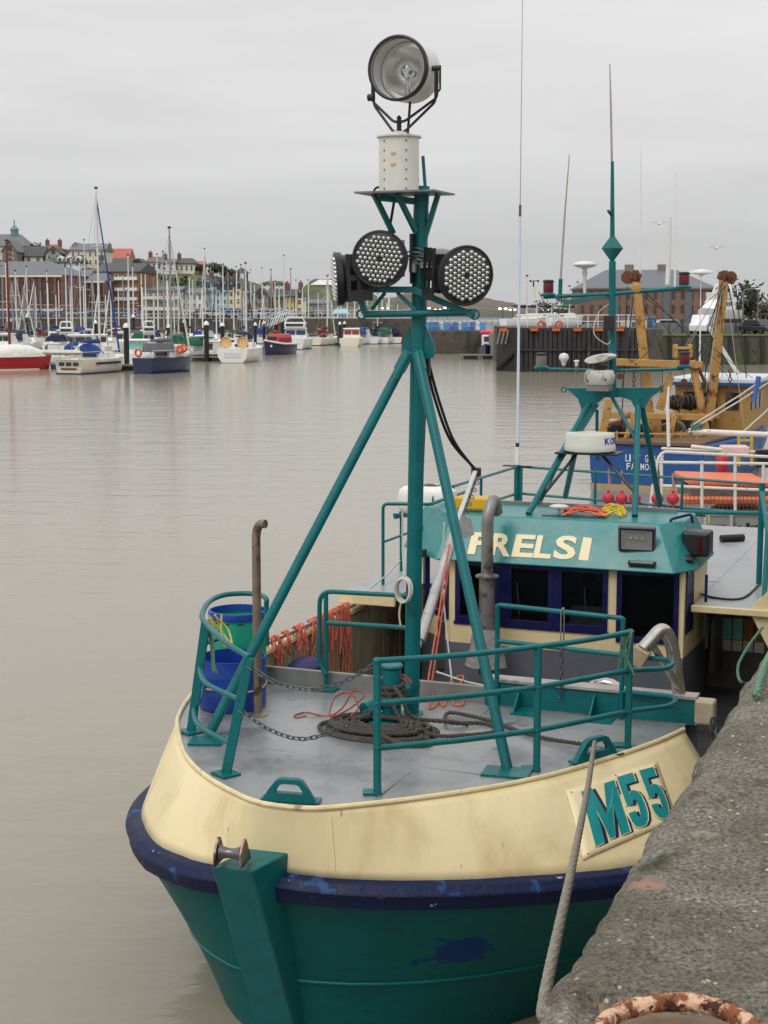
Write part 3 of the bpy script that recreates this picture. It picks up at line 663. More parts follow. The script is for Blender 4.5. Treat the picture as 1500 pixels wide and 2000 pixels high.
for zz in (.30, .215):
    lx = M()
    for i in range(3):
        o = cxy + rt_ * (-.06 + i * .016) + tocam * .1565; lx.box(o + V(0, 0, zp + zz), (.011, .006, .016 + .004 * (i % 2)), Matrix.Rotation(math.atan2(rt_.y, rt_.x), 3, 'Z'))
    put('stencil_mark', lx, mat('orange stencil', S(224, 176, 96), .6), sx, smooth=False)
fc = bu(777, 133, -.22); yaw = R(24)
wn = ld(-math.sin(yaw), -math.cos(yaw), .0)
drum = [(.215, -.335), (.232, -.31), (.238, -.2), (.238, -.012)]
put('lamp_drum', M().lathe(drum + [(.232, -.012), (.228, -.19)], fc, wn, 40, cap=False).add(*(lambda c: (c.v, c.f))(M().lathe([(.0, -.34), (.215, -.335)], fc, wn, 40, cap=False))), whited, sx)
put('lamp_rim', M().lathe([(.226, -.03), (.247, -.03), (.25, -.01), (.25, .012), (.236, .02), (.226, .014)], fc, wn, 44, cap=False), mat('dark rim', S(40, 40, 50), .4, .3), sx)
put('reflector', M().lathe([(.03, -.30), (.07, -.295), (.12, -.27), (.165, -.23), (.19, -.19), (.222, -.188)], fc, wn, 44, cap=False), mirror, sx)
put('bulb', M().lathe([(.012, -.30), (.016, -.25), (.05, -.225), (.058, -.19), (.046, -.155), (.0, -.14)], fc, wn, 18, cap=False), clear, sx)
dn = wn.cross(wn.cross(V(0, 0, 1))).normalized()
put('bulb_holder', M().cyl(fc - wn * .2 + dn * .05, fc - wn * .2 + dn * .21, .018, 12), steel, sx)
put('lamp_glass', M().lathe([(.0, -.004), (.232, -.006)], fc, wn, 44, cap=False), clear, sx)
side = wn.cross(V(0, 0, 1)).normalized()
if side.dot(rt_) < 0: side = -side
mid = fc - wn * .13
for r0, zlow, zz in ((.262, .02, .0), (.275, .10, .1)):
    zb2 = zb + zlow + .03
    pts = [mid + side * r0 + V(0, 0, .02), mid + side * r0 + V(0, 0, -.25 + zz * .3), cxy + side * .045 + V(0, 0, zb2), cxy - side * .045 + V(0, 0, zb2), mid - side * r0 + V(0, 0, -.25 + zz * .3), mid - side * r0 + V(0, 0, .02)]
    put('yoke', M().tube(fillet(pts, .03), .011, 8), blackm, sx)
for sgn in (-1, 1): put('trunnion', M().cyl(mid + side * sgn * .236, mid + side * sgn * .30, .02, 10), blackm, sx)
put('tilt_knob', M().cyl(mid - side * .31 + V(0, 0, -.19), mid - side * .262 + V(0, 0, -.19), .028, 12), blackm, sx)
put('tilt_lever', M().tube([mid + side * .30 + V(0, 0, .02), mid + side * .30 + V(0, 0, -.16), mid + side * .27 + V(0, 0, -.19)], .009, 6), blackm, sx)
put('spring_boot', M().lathe([(.016 if i % 2 else .022, i * .011) for i in range(11)] + [(.004, .13)], cxy + V(0, 0, zb + .05), n=12), black, sx)
put('slip_cable', M().cyl(cxy + V(.05, .06, zb + .04), mid + V(.03, .05, -.22), .011, 8), black, sx)
# LED floodlights
def flood(px, py, u, wdir, rad, tilt, name='floodlight'):
    c = bu(px, py, u); n_ = ld(*wdir); up = V(0, 0, 1); s = n_.cross(up).normalized(); up = s.cross(n_).normalized()
    h = put(name, M().lathe([(rad * .80, -.13), (rad * .84, -.10), (rad * .9, -.03), (rad * .98, -.025), (rad, .0), (rad, .02), (rad * .95, .028)], c, n_, 40), blackm, boat)
    put('lamp_rim', M().torus(c + n_ * .022, n_, rad * .965, .011, 40, 8), blackm, h)
    b = M(); g = rad * .172; k = 0; Z = V(0, 0, 1).rotation_difference(n_)
    ct, st = math.cos(tilt), math.sin(tilt)
    for i in range(-7, 8):
        for j in range(-7, 8):
            x = (i + (j % 2) * .5) * g; y = j * g * .866; d = math.hypot(x, y)
            if d < g * .5 or d > rad * .855: continue
            x, y = x * ct - y * st, x * st + y * ct
            o = c + s * x + up * y + n_ * .024
            b.lathe([(g * .49, 0), (g * .49, .006), (g * .44, .016), (g * .32, .024), (g * .16, .028), (g * .02, .029)], o, n_, 12)
    put('lens_cluster', b, bead, h)
    fin = M()
    for i in range(9): fin.box(c - n_ * .19 + s * (rad * .16 * (i - 4)), (.012, .12, rad * 1.3), Matrix((s, n_, up)).transposed())
    put('cooling_fins', fin, blackm, h, smooth=False)
    return h, c, n_, s, up
def yokeplate(h, c, n_, s, up, sgn, rad):
    rot = Matrix((s, n_, up)).transposed()
    m = M(); 
    for zz, hh in ((.33, .10), (0, .05), (-.33, .10)): m.box(c - n_ * .14 + s * sgn * (rad * 1.04) + up * rad * zz * 2.0, (.012, .17, rad * hh * 4), rot)
    for yy in (-.23, -.14, -.06): m.box(c + n_ * yy + s * sgn * (rad * 1.04), (.013, .03, rad * 1.75), rot)
    put('bracket_plate', m, blackm, h, smooth=False)
h = flood(743, 506, -.26, (-.20, -1, -.05), .222, .1); yokeplate(*h, 1 if h[3].dot(rt_) > 0 else -1, .222)
h = flood(908, 538, -.18, (.42, -1, -.10), .232, .5); yokeplate(*h, -1 if h[3].dot(rt_) > 0 else 1, .232)
h = flood(662, 545, -.10, (-1, -.10, -.06), .215, .1); yokeplate(*h, 1 if h[3].y < 0 else -1, .215)
# junction boxes and tangled cable by the lights
put('junction_box', M().box(bu(852, 497, .06), (.18, .12, .09)), mat('grey box', S(190, 190, 186), .5, var=.1), mast, smooth=False, bevel=.01)
put('junction_box', M().box(bu(806, 520, -.08), (.05, .05, .10)), whited, mast, smooth=False, bevel=.006)
put('junction_box', M().box(bu(836, 516, -.06), (.12, .06, .06)), whited, mast, smooth=False, bevel=.006)
put('ballast_box', M().box(bu(852, 527, .10), (.22, .2, .17)), mat('brown box', S(70, 54, 44), .6, var=.3), mast, smooth=False, bevel=.006)
cb = M()
for k in range(9):
    a = bu(800 + random.uniform(-6, 6), 492 + random.uniform(-4, 14), -.10); e = bu(850 + random.uniform(-10, 12), 510 + random.uniform(-12, 20), -.08)
    mm = a.lerp(e, .5) + V(random.uniform(-.04, .04), random.uniform(-.05, 0), random.uniform(-.06, .06)); cb.tube(spline([a, mm, e], 6), .006, 5)
put('lamp_cables', cb, mat('grey cable', S(84, 86, 88), .5), mast)
put('mast_cable', M().tube(spline([bu(832, 660, .08), bu(832, 740, .10), bu(826, 900, .09), bu(816, 1150, .09), bu(815, 1330, .08)], 6), .012, 6), black, mast)
# stay ropes from the mast to the boom head
for k, off in enumerate((0, .05)):
    put('boom_stay', M().tube(spline([bu(832 + k * 4, 705, .1), bu(848 + k * 9, 775 + k * 6, .6), bu(880 + k * 6, 860, 1.6), bu(928 - k * 2, 916, 2.4)], 8), .014, 6), black, mast)
put('stay_block', M().box(bu(833, 716, .1), (.06, .05, .16)), blackm, mast, smooth=False, bevel=.01)
# ---------------------------------------------------------------- bitts (double bollard) in front of the mast
bb = bz(765, 1418, ZD); 
bit = put('bitts', M().cyl(V(bb.x, bb.y, ZD), V(bb.x, bb.y, bu(762, 1305, bb.y).z), .078, 20), teal, boat)
zt2 = bu(762, 1303, bb.y).z
put('bitt_cap', M().lathe([(.09, 0), (.094, .012), (.088, .025)], V(bb.x, bb.y, zt2), n=22), teal, bit)
c1 = bu(716, 1386, bb.y - .12); c2 = bu(795, 1345, bb.y + .28)
put('bitt_crossbar', M().cyl(c1, c2, .062, 18), teal, bit)
put('bitt_foot', M().box(V(bb.x, bb.y, ZD + .03), (.30, .26, .06)), teal, bit, smooth=False, bevel=.01)
post2 = V(bb.x - .12, bb.y + .02, 0)
put('bitt_plate', M().lathe([(.066, 0), (.07, .01), (.066, .02)], c1, c1 - c2, 18), teal, bit)
# ---------------------------------------------------------------- aft beam across the foredeck with gussets
ba, be = V(.50, .56, 0), V(2.22, .50, 0)
beamm = put('cross_beam', M().box(V(1.36, .56, ZD + .11), (1.78, .05, .21)), teal, boat, smooth=False, bevel=.006)
put('beam_cap', M().box(V(1.36, .60, ZD + .225), (1.80, .17, .022)), mat('worn bare steel', S(168, 164, 156), .5, .3, var=.2, scale=6, bump=.2, spots=((S(120, 112, 100), 5, .56, None, 0, .1),)), beamm, smooth=False)
for x in (.78, 1.42):
    g_ = put('gusset', M().prism([V(x, .535, ZD + .20), V(x, .535, ZD + .01), V(x, .30, ZD + .01)], V(.014, 0, 0)), teal, beamm, smooth=False)
    put('gusset_foot', M().box(V(x + .09, .40, ZD + .007), (.20, .20, .014)), teal, beamm, smooth=False)
put('beam_end', M().box(V(2.33, .56, ZD + .12), (.16, .14, .2)), mat('bare end block', S(176, 164, 142), .6, .2, var=.15, scale=8), beamm, smooth=False, bevel=.02)
led = put('coaming_board', M().box(V(-.80, .60, ZD + .06), (2.6, .05, .17)), mat('grey coaming', S(128, 128, 124), .5, var=.2, scale=4, bump=.2, spots=((S(96, 90, 80), 5, .55, None, 0, .1),)), boat, smooth=False, bevel=.006)
put('aft_bulkhead', M().box(V(0, .66, 1.1), (4.5, .04, 1.05)), greyw, boat, smooth=False)
# ---------------------------------------------------------------- exhausts
e0 = bz(504, 1398, ZD)
hz = lambda y: at_over(0, y, e0)
ptop = hz(1062); put('exhaust_pipe', M().tube([e0, ptop] + spline([ptop, ptop + V(.012, 0, .07), ptop + V(.05, -.02, .115), ptop + V(.10, -.03, .12)], 5)[1:], .036, 14), exh, boat)
put('exhaust_foot', M().lathe([(.085, 0), (.085, .012), (.04, .03)], e0, n=18), exh, boat)
xp = V(2.12, .66, ZD + .23); b1_ = bu(1312, 1255, .62); b2_ = bu(1299, 1232, .60); b3 = bu(1254, 1270, .42)
sp_p = put('stainless_exhaust', M().tube(fillet([bu(1330, 1384, .62), b1_, b2_ + V(-.02, 0, .03), b3], .09, 7), .056, 16), steel, boat)
put('pipe_brace', M().tube([bu(1276, 1262, .5), bu(1322, 1338, .58), bu(1330, 1350, .62)], .03, 10), steel, sp_p)
put('pipe_end_box', M().box(bu(1248, 1282, .40), (.14, .12, .15), Matrix.Rotation(.5, 3, 'Y')), mat('tan end cap', S(168, 152, 122), .5, .3, var=.2, scale=8), sp_p, smooth=False, bevel=.01)
rg_ = bu(1182, 1372, .95); put('winch_hoop', M().tube([rg_ + V(.17 * math.cos(a), 0, .17 * math.sin(a)) for a in [math.pi * i / 10 for i in range(11)]], .05, 12), steel, boat)
f0 = bu(950, 1278, 4.15); put('funnel_exhaust', M().tube(fillet([V(f0.x, 4.15, 1.0), V(f0.x, 4.15, bu(950, 1005, 4.15).z), V(f0.x + .02, 4.3, bu(950, 990, 4.15).z + .09), V(f0.x + .02, 4.42, bu(950, 1010, 4.15).z + .02)], .12, 6), .066, 18), exhg, boat)
fu = [o for o in boat.children if o.name.startswith('funnel_exhaust')][0]
put('lower_sleeve', M().cyl(V(f0.x, 4.15, 1.0), V(f0.x, 4.15, bu(950, 1125, 4.15).z), .086, 18), exhg, fu)
put('rain_flange', M().lathe([(.07, 0), (.128, -.01), (.128, .008), (.07, .03)], V(f0.x, 4.15, bu(950, 1125, 4.15).z), n=24), exhg, fu)
wr = M(); 
rowsw = []
for i in range(7):
    t = i / 6; rowsw.append([V(f0.x, 4.13, 0) + V(math.cos(a) * (.13 + .11 * t + .03 * noise.noise(V(a * 1.5, t * 3, 2))), math.sin(a) * (.12 + .05 * t), 1.52 - .42 * t + .03 * noise.noise(V(a * 2, t * 2, 9))) for a in [2 * math.pi * k / 22 for k in range(22)]])
put('lagging_wrap', wr.grid(rowsw, True), mat('grey lagging cloth', S(142, 140, 134), .85, var=.2, scale=6, bump=.6, bscale=18), fu, sharp=70)
# ---------------------------------------------------------------- main deck and bulwarks aft of the foredeck
put('main_deck', M().box(V(0, 5.8, .58), (4.5, 10.3, .04)), darkdeck, boat, smooth=False)
plankm = mat('stained cream planks', S(150, 138, 112), .6, var=.2, scale=3, bump=.2, stretch=(1, 1, .3), spots=((S(96, 84, 66), 4, .52, None, 0, .12), (S(110, 70, 44), 9, .68)))
blk = put('starboard_bulwark', M().box(V(-2.30, 5.0, 1.05), (.06, 8.9, 1.05)), cream, boat, smooth=False)
u0 = .70
while u0 < 6.6: put('plank', M().box(V(-2.255, u0 + .065, 1.06), (.03 if int(u0 / .14) % 3 else .055, .13, .98)), plankm, blk, smooth=False, bevel=.006); u0 += .14
put('capping', M().box(V(-2.28, 2.6, 1.595), (.14, 3.9, .05)), mat('cream capping', S(214, 198, 156), .5, var=.15, scale=6, spots=((S(120, 112, 96), 5, .6, None, 0, .08),)), blk, smooth=False, bevel=.012)
put('grab_rail', M().tube([V(-2.22, .9, 1.70), V(-2.22, 4.1, 1.68)], .026, 10), steel, blk)
for u in (1.3, 2.55, 3.8): put('rail_bracket', M().beam(V(-2.24, u, 1.61), V(-2.22, u, 1.69), .02, .03), steel, blk, smooth=False)
put('port_bulwark', M().box(V(2.36, 5.9, .72), (.06, 10.1, .36)), darkdeck, boat, smooth=False)
# ---------------------------------------------------------------- wheelhouse
WP = [V(-1.75, 5.05, 0), V(-1.2, 4.5, 0), V(.645, 4.5, 0), V(1.40, 4.62, 0), V(1.44, 5.75, 0), V(-1.75, 5.75, 0)]
ZG, ZS, ZH, ZT = 1.25, 1.50, 2.20, 2.26
whm = M()
def wallseg(m, P, Q, z0, z1, th=.05):
    d = (Q - P).normalized(); n_ = V(-d.y, d.x, 0)      # inward
    if n_.dot(V(-.1, 5.8, 0) - P) < 0: n_ = -n_
    m.prism([P + V(0, 0, z0), Q + V(0, 0, z0), Q + n_ * th + V(0, 0, z0), P + n_ * th + V(0, 0, z0)], V(0, 0, z1 - z0))
for i in range(6): wallseg(whm, WP[i], WP[(i + 1) % 6], .6, ZG)
wh = put('wheelhouse', whm, greyw, boat, smooth=False)
up_ = M()
wins = {0: [(.10, .94, ZS)], 1: [(.03, .315, ZS), (.355, .645, ZS), (.665, .975, ZS)], 2: [(.06, .93, 1.40)], 3: [(.06, .19, 1.50), (.22, .36, 1.50)], 4: [], 5: []}
winl = []
for i in range(6):
    P, Q_ = WP[i], WP[(i + 1) % 6]; cuts = wins[i]; x = 0
    for a, b, zs in cuts:
        wallseg(up_, P.lerp(Q_, x), P.lerp(Q_, a), ZG, ZH); wallseg(up_, P.lerp(Q_, a), P.lerp(Q_, b), ZG, zs); x = b; winl.append((P, Q_, a, b, zs))
    wallseg(up_, P.lerp(Q_, x), Q_, ZG, ZH); wallseg(up_, P, Q_, ZH, ZT)
put('upper_wall', up_, creamw, wh, smooth=False)
for P, Q_, a, b, zs in winl:
    d = (Q_ - P).normalized(); n_ = V(-d.y, d.x, 0); n_ = n_ if n_.dot(V(-.1, 5.8, 0) - P) > 0 else -n_
    A_, B_ = P.lerp(Q_, a) - n_ * .008, P.lerp(Q_, b) - n_ * .008; fw_ = .058
    f = M(); z0, z1 = zs, ZH
    for p, q in ((A_ + V(0, 0, z0 + fw_ / 2), B_ + V(0, 0, z0 + fw_ / 2)), (A_ + V(0, 0, z1 - fw_ / 2), B_ + V(0, 0, z1 - fw_ / 2))): f.beam(p + n_ * .012, q + n_ * .012, .045, fw_)
    for p, s in ((A_, 1), (B_, -1)): f.beam(p + d * s * fw_ / 2 + n_ * .012 + V(0, 0, z0 + fw_), p + d * s * fw_ / 2 + n_ * .012 + V(0, 0, z1 - fw_), fw_, .045, n_)
    w_ = put('window', f, navyf, wh, smooth=False)
    put('pane', M().prism([A_ + d * fw_ + n_ * .02 + V(0, 0, z0 + fw_), B_ - d * fw_ + n_ * .02 + V(0, 0, z0 + fw_), B_ - d * fw_ + n_ * .02 + V(0, 0, z1 - fw_), A_ + d * fw_ + n_ * .02 + V(0, 0, z1 - fw_)], n_ * .006), glass, w_, smooth=False)
for a, b in ((.0, .03), (.315, .355), (.645, .665), (.975, 1.0)):
    A_, B_ = WP[1].lerp(WP[2], a), WP[1].lerp(WP[2], b)
    if 0 < a < .9: put('window_mullion', M().span(A_ + V(0, -.014, ZS), B_ + V(0, .03, ZH)), navyf, wh, smooth=False)
put('window_sill', M().span(WP[1] + V(.04, -.016, ZS - .035), WP[2] + V(-.03, .02, ZS)), navyf, wh, smooth=False)
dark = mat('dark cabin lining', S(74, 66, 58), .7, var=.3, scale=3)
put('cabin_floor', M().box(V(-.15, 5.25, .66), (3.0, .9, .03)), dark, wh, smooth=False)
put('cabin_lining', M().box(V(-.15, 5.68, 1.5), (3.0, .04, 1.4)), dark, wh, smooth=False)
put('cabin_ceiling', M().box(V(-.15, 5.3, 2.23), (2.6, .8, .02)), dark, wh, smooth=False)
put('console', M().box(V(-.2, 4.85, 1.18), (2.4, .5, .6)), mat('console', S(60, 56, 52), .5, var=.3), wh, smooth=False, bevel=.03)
put('screen', M().box(V(-.45, 4.98, 1.68), (.42, .06, .34)), blackm, wh, smooth=False, bevel=.01)
put('screen', M().box(V(.15, 5.02, 1.66), (.36, .06, .30)), blackm, wh, smooth=False, bevel=.01)
put('helm_chair', M().box(V(.30, 5.45, 1.75), (.5, .10, .75)).box(V(.30, 5.3, 1.35), (.5, .5, .12)), mat('dark seat', S(46, 46, 52), .6), wh, smooth=False, bevel=.04)
put('chart_sheet', M().box(V(.36, 4.72, 1.62), (.46, .01, .22), Matrix.Rotation(-.5, 3, 'X')), mat('paper', S(170, 168, 158), .8), wh, smooth=False)
for x_ in (-.42, .34): put('wiper', M().beam(V(x_, 4.478, 1.98), V(x_ + .03, 4.478, 1.62), .014, .014), black, wh, smooth=False)
# visor roof
low = [V(-2.0, 5.1, 2.20), V(-1.36, 4.38, 2.20), V(1.33, 4.40, 2.20), V(1.52, 4.80, 2.20), V(1.50, 5.92, 2.20), V(-2.0, 5.92, 2.20)]
hi = [V(-1.78, 5.25, 2.69), V(-1.25, 4.66, 2.69), V(1.10, 4.70, 2.69), V(1.30, 5.02, 2.69), V(1.30, 5.72, 2.69), V(-1.78, 5.72, 2.69)]
roofm = mat('teal roof paint', S(26, 124, 123), .36, var=.18, scale=2.5, bump=.15, bscale=22, spots=((S(28, 112, 110), 3, .58, None, 0, .12), (S(84, 140, 134), 8, .70), (S(110, 84, 58), 15, .745)), coat=.1)
roof = put('roof', M().loft([low, hi]), roofm, wh, smooth=False, bevel=.015)
fl_, fr_ = low[1], low[2]; ft, fs = hi[1], hi[2]
VQ = [ft, fs, fr_, fl_]
vn = (VQ[3] - VQ[0]).cross(VQ[1] - VQ[0]).normalized(); vn = vn if vn.y < 0 else -vn
def vis_uv(px, py):       # pixel on the visor plane
    r = bray(px, py); t = (VQ[0] - BE).dot(vn) / r.dot(vn); return BE + r * t
for ch, x0, x1, yt0, yb0 in (('F', 917, 957, 1040, 1083), ('R', 960, 1000, 1042, 1086), ('E', 1003, 1044, 1044, 1088), ('L', 1045, 1079, 1046, 1090), ('S', 1083, 1126, 1046, 1092), ('I', 1134, 1153, 1050, 1094)):
    tl, tr, br, bl = vis_uv(x0 + 6, yt0), vis_uv(x1 + 4, yt0 + 2), vis_uv(x1 - 4, yb0 + 2), vis_uv(x0 - 4, yb0)
    g = text_mesh(ch, .03); out = M(); out.f = g.f
    for p in g.v: out.v.append(bl.lerp(br, p.x).lerp(tl.lerp(tr, p.x), p.y) + vn * (.002 + .012 * p.z))
    put('name_letter', out, creamlet, roof, smooth=False)
# fittings on the visor
fc_ = vis_uv(1247, 1058) + vn * .10
X_ = V(.985, .17, 0).normalized(); N_ = V(.12, -.94, -.32).normalized(); X_ = (X_ - N_ * X_.dot(N_)).normalized(); Y_ = N_.cross(X_) * -1; Y_ = Y_ if Y_.z > 0 else -Y_
RM = Matrix((X_, -N_, Y_)).transposed()
fl2 = put('square_floodlight', M().box(fc_, (.40, .06, .30), RM), mat('grey lamp body', S(112, 112, 116), .45, .3, var=.15), roof, smooth=False, bevel=.02)
put('lamp_gasket', M().box(fc_ + N_ * .031, (.36, .012, .26), RM), black, fl2, smooth=False)
rf = M(); o = fc_ + N_ * .046
outer = [o + X_ * a * .165 + Y_ * b * .115 for a, b in ((-1, -1), (1, -1), (1, 1), (-1, 1))]; inner = [o - N_ * .008 + X_ * a * .10 + Y_ * b * .05 + Y_ * .02 for a, b in ((-1, -1), (1, -1), (1, 1), (-1, 1))]
rf.add(outer + inner, [(0, 1, 5, 4), (1, 2, 6, 5), (2, 3, 7, 6), (3, 0, 4, 7), (4, 5, 6, 7)]); put('reflector', rf, mat('dull reflector', S(168, 168, 166), .35, .2), fl2, smooth=False)
for k in (-1, 0, 1): put('led_chip', M().box(o + X_ * k * .06 + Y_ * .02, (.026, .006, .02), RM), mat('led yellow', S(206, 200, 110), .4), fl2, smooth=False)
put('led_bar', M().box(vis_uv(1255, 1103) + vn * .04, (.29, .06, .05)), blackm, roof, smooth=False, bevel=.006)
lbp = vis_uv(1255, 1103) + vn * .075; put('led_bar_lens', M().box(lbp, (.25, .012, .022)), mat('frosted lens', S(160, 160, 160), .2), roof, smooth=False)
nb = bu(1362, 1060, 4.95)
nl = put('side_light_box', M().box(nb, (.30, .30, .27)), blackm, roof, smooth=False, bevel=.03); put('side_light', M().lathe([(.06, -.09), (.06, .09)], nb + V(.05, -.10, -.01), n=16), mat('dark red lens', S(58, 14, 20), .25), nl)
put('work_lamp', M().sph(bu(1338, 1092, 4.75), .075, 12, (1.4, 1, .7)), blackm, roof)
put('grab_bar', M().tube(fillet([bu(1308, 1034, 4.9), bu(1310, 1014, 4.9), bu(1350, 1004, 5.0), bu(1353, 1022, 5.0)], .03), .016, 8), navyf, roof)
put('flag_bar', M().beam(V(1.60, 4.80, 2.15), V(1.60, 4.80, 1.85), .03, .02), navyf, roof, smooth=False)
mv = bz(1092, 1002, 2.70); gp = put('mushroom_aerial', M().lathe([(.02, 0), (.02, .05), (.105, .065), (.11, .08), (.07, .095), (.0, .10)], mv, n=24), whited, roof)
put('rear_coaming', M().box(V(-.2, 5.70, 2.705), (2.6, .05, .05)), mat('grey hatch', S(120, 120, 118), .5, var=.15), roof, smooth=False)
put('solar_sheet', M().box(V(.10, 4.92, 2.697), (.70, .16, .008)), mat('dark sheet', S(58, 72, 72), .3), roof, smooth=False)
# left-hand sidelight
put('side_light_box', M().box(bu(822, 1080, 4.5), (.10, .14, .08)), blackm, roof, smooth=False, bevel=.01)
# ---------------------------------------------------------------- shelter deck round the wheelhouse
ZSH = 1.80
shm = mat('pale grey shelter deck', S(156, 158, 160), .36, var=.12, scale=1.4, bump=.15, bscale=60, spots=((S(124, 126, 128), 1.8, .55, None, 0, .14), (S(120, 100, 78), 10, .73)))
sh = put('shelter_deck', M().box(V(-2.05, 7.6, ZSH - .03), (.66, 7.0, .06)).box(V(1.86, 7.95, ZSH - .03), (.80, 6.2, .06)).box(V(-.13, 8.45, ZSH - .03), (3.17, 5.3, .06)), shm, boat, smooth=False)
put('front_lip', M().box(V(1.86, 4.83, ZSH - .035), (.84, .05, .075)), creamw, sh, smooth=False, bevel=.01)
put('front_lip', M().box(V(-2.05, 4.08, ZSH - .05), (.68, .05, .12)), creamw, sh, smooth=False, bevel=.01)
put('side_fairing', M().prism([V(2.05, 4.86, ZSH - .02), V(2.38, 4.86, ZSH + .35), V(2.42, 4.86, 1.25), V(2.34, 4.86, 1.25)], V(0, .35, 0)), creamw, sh, smooth=False)
put('hanging_oilskin', M().loft([[V(1.60 + .07 * math.cos(a) * s, 5.5 + .16 * math.sin(a) * s, z) for a in [2 * math.pi * k / 10 for k in range(10)]] for s, z in ((.4, 1.72), (1, 1.6), (1.1, 1.3), (1.35, 1.0), (1.2, .95))]), mat('dark oilskin', S(40, 36, 28), .5, var=.3), boat)
UB = 6.1; bA, bB = bu(1366, 1196, UB), bu(1490, 1318, UB)
bkw = put('passage_bulkhead', M().span(V(bA.x, UB, .6), V(bB.x + .1, UB + .04, ZSH - .07)), mat('passage wall', S(86, 84, 76), .6, var=.3, scale=4), boat, smooth=False)
zA, zB, zC = bu(1400, 1204, UB).z, bu(1400, 1246, UB).z, bu(1400, 1268, UB).z; zA = min(zA, ZSH - .08)
for k in range(6):
    x0 = bA.x + .02 + (bB.x - bA.x) * k / 6; x1 = bA.x + .005 + (bB.x - bA.x) * (k + 1) / 6
    put('panel', M().span(V(x0, UB - .03, zB), V(x1, UB - .001, zA)), mat('turquoise panel', S(128, 200, 186), .5, var=.12, scale=5) if k < 4 else mat('rust panel', S(150, 104, 66), .7, var=.3, scale=6), bkw, smooth=False, bevel=.004)
    put('panel', M().span(V(x0, UB - .028, zC), V(x1, UB - .001, zB - .006)), mat('dirty white panel', S(206, 202, 184), .6, var=.2, scale=5), bkw, smooth=False, bevel=.004)
put('shelter_side', M().box(V(2.36, 9.0, 1.45), (.05, 3.8, .55)), cream, boat, smooth=False)
put('shelter_side', M().box(V(-2.33, 8.6, 1.45), (.05, 4.6, .55)), cream, boat, smooth=False)
put('aft_wall', M().box(V(-.1, 6.35, 1.2), (3.2, .05, 1.2)), greyw, boat, smooth=False)
put('deck_roller', M().cyl(bz(1408, 1052, ZSH + .05), bz(1452, 1050, ZSH + .05), .05, 12), black, sh); put('deck_cable', M().tube(spline([bz(1362, 1158, ZSH + .012), bz(1400, 1168, ZSH + .012), bz(1450, 1168, ZSH + .012), bz(1485, 1140, ZSH + .012)], 8), .012, 6), black, sh)
blkt = put('tyre_fender', M().torus(V(2.42, .75, 1.05), (1, 0, 0), .2, .07, 24, 10), black, boat)
# shelter deck rails
ZR = 2.75
def srail(pts, r=.02, f=.06): return put('shelter_rail', M().tube(fillet(pts, f), r, 8), teal, boat)
ca = V(-2.12, 4.75, ZR); cb_ = bv(1012, 911, -2.1); U2 = cb_.y; zz = cb_.z
cR = bu(1490, 946, U2); mid_ = bv(885, 950, -2.1)
srail([V(-2.12, 4.75, ZSH - .02), ca, V(-1.60, 4.9, ZR), V(-1.60, 6.3, ZR)])
srail([V(-2.12, 4.8, 2.3), V(-1.75, 5.0, 2.45), V(-1.62, 5.05, 2.5)], .014)
srail([mid_, cb_, cR], .02, .05); srail([mid_ - V(0, 0, .36), cb_ - V(0, 0, .40), cR - V(0, 0, .42)], .02, .05)
for p in (mid_, mid_.lerp(cb_, .4), cb_ + V(.08, -.1, 0), bu(1163, 918, U2), bu(1333, 932, U2)): put('rail_post', M().cyl(V(p.x, p.y, ZSH), p, .021, 8), teal, boat)
rr = bu(1325, 1000, 7.0); rq = bu(1492, 1003, 6.6); srail([V(1.2, 7.0, 2.5), rr + V(-.25, 0, 0), rr, rq], .026, .03)
pp = bu(1488, 960, 6.4); put('rail_post', M().cyl(V(pp.x, pp.y, ZSH), pp + V(0, 0, .1), .034, 10), teal, boat); srail([pp, bu(1500, 1040, 5.5), bu(1492, 1180, 5.0)], .03, .02)
# whip aerial on the rail corner
ab = V(cb_.x + .0, cb_.y - .05, cb_.z + .03)
def toz(y, b): return at_over(0, y, b)
wa = put('whip_aerial', M().tube([V(ab.x, ab.y, ZSH), ab], .045, 12), teal, boat)
put('aerial_base', M().cyl(ab, toz(880, ab), .036, 12), whitep, wa); put('aerial_collar', M().cyl(toz(880, ab), toz(872, ab), .028, 12), black, wa)
put('aerial_rod', M().cyl(toz(872, ab), toz(418, ab), .022, 10, .018), mat('pale blue aerial', S(206, 214, 222), .35, var=.04), wa)
put('aerial_ferrule', M().cyl(toz(418, ab), toz(395, ab), .02, 10), mat('brass ferrule', S(120, 96, 76), .5, .4), wa); put('aerial_tip', M().cyl(toz(395, ab), toz(-60, ab), .008, 6, .005), mat('grey whip', S(170, 170, 168), .5), wa)
put('aerial_shelf', M().box(ab - V(0, 0, .02), (.42, .10, .015)), black, wa, smooth=False)
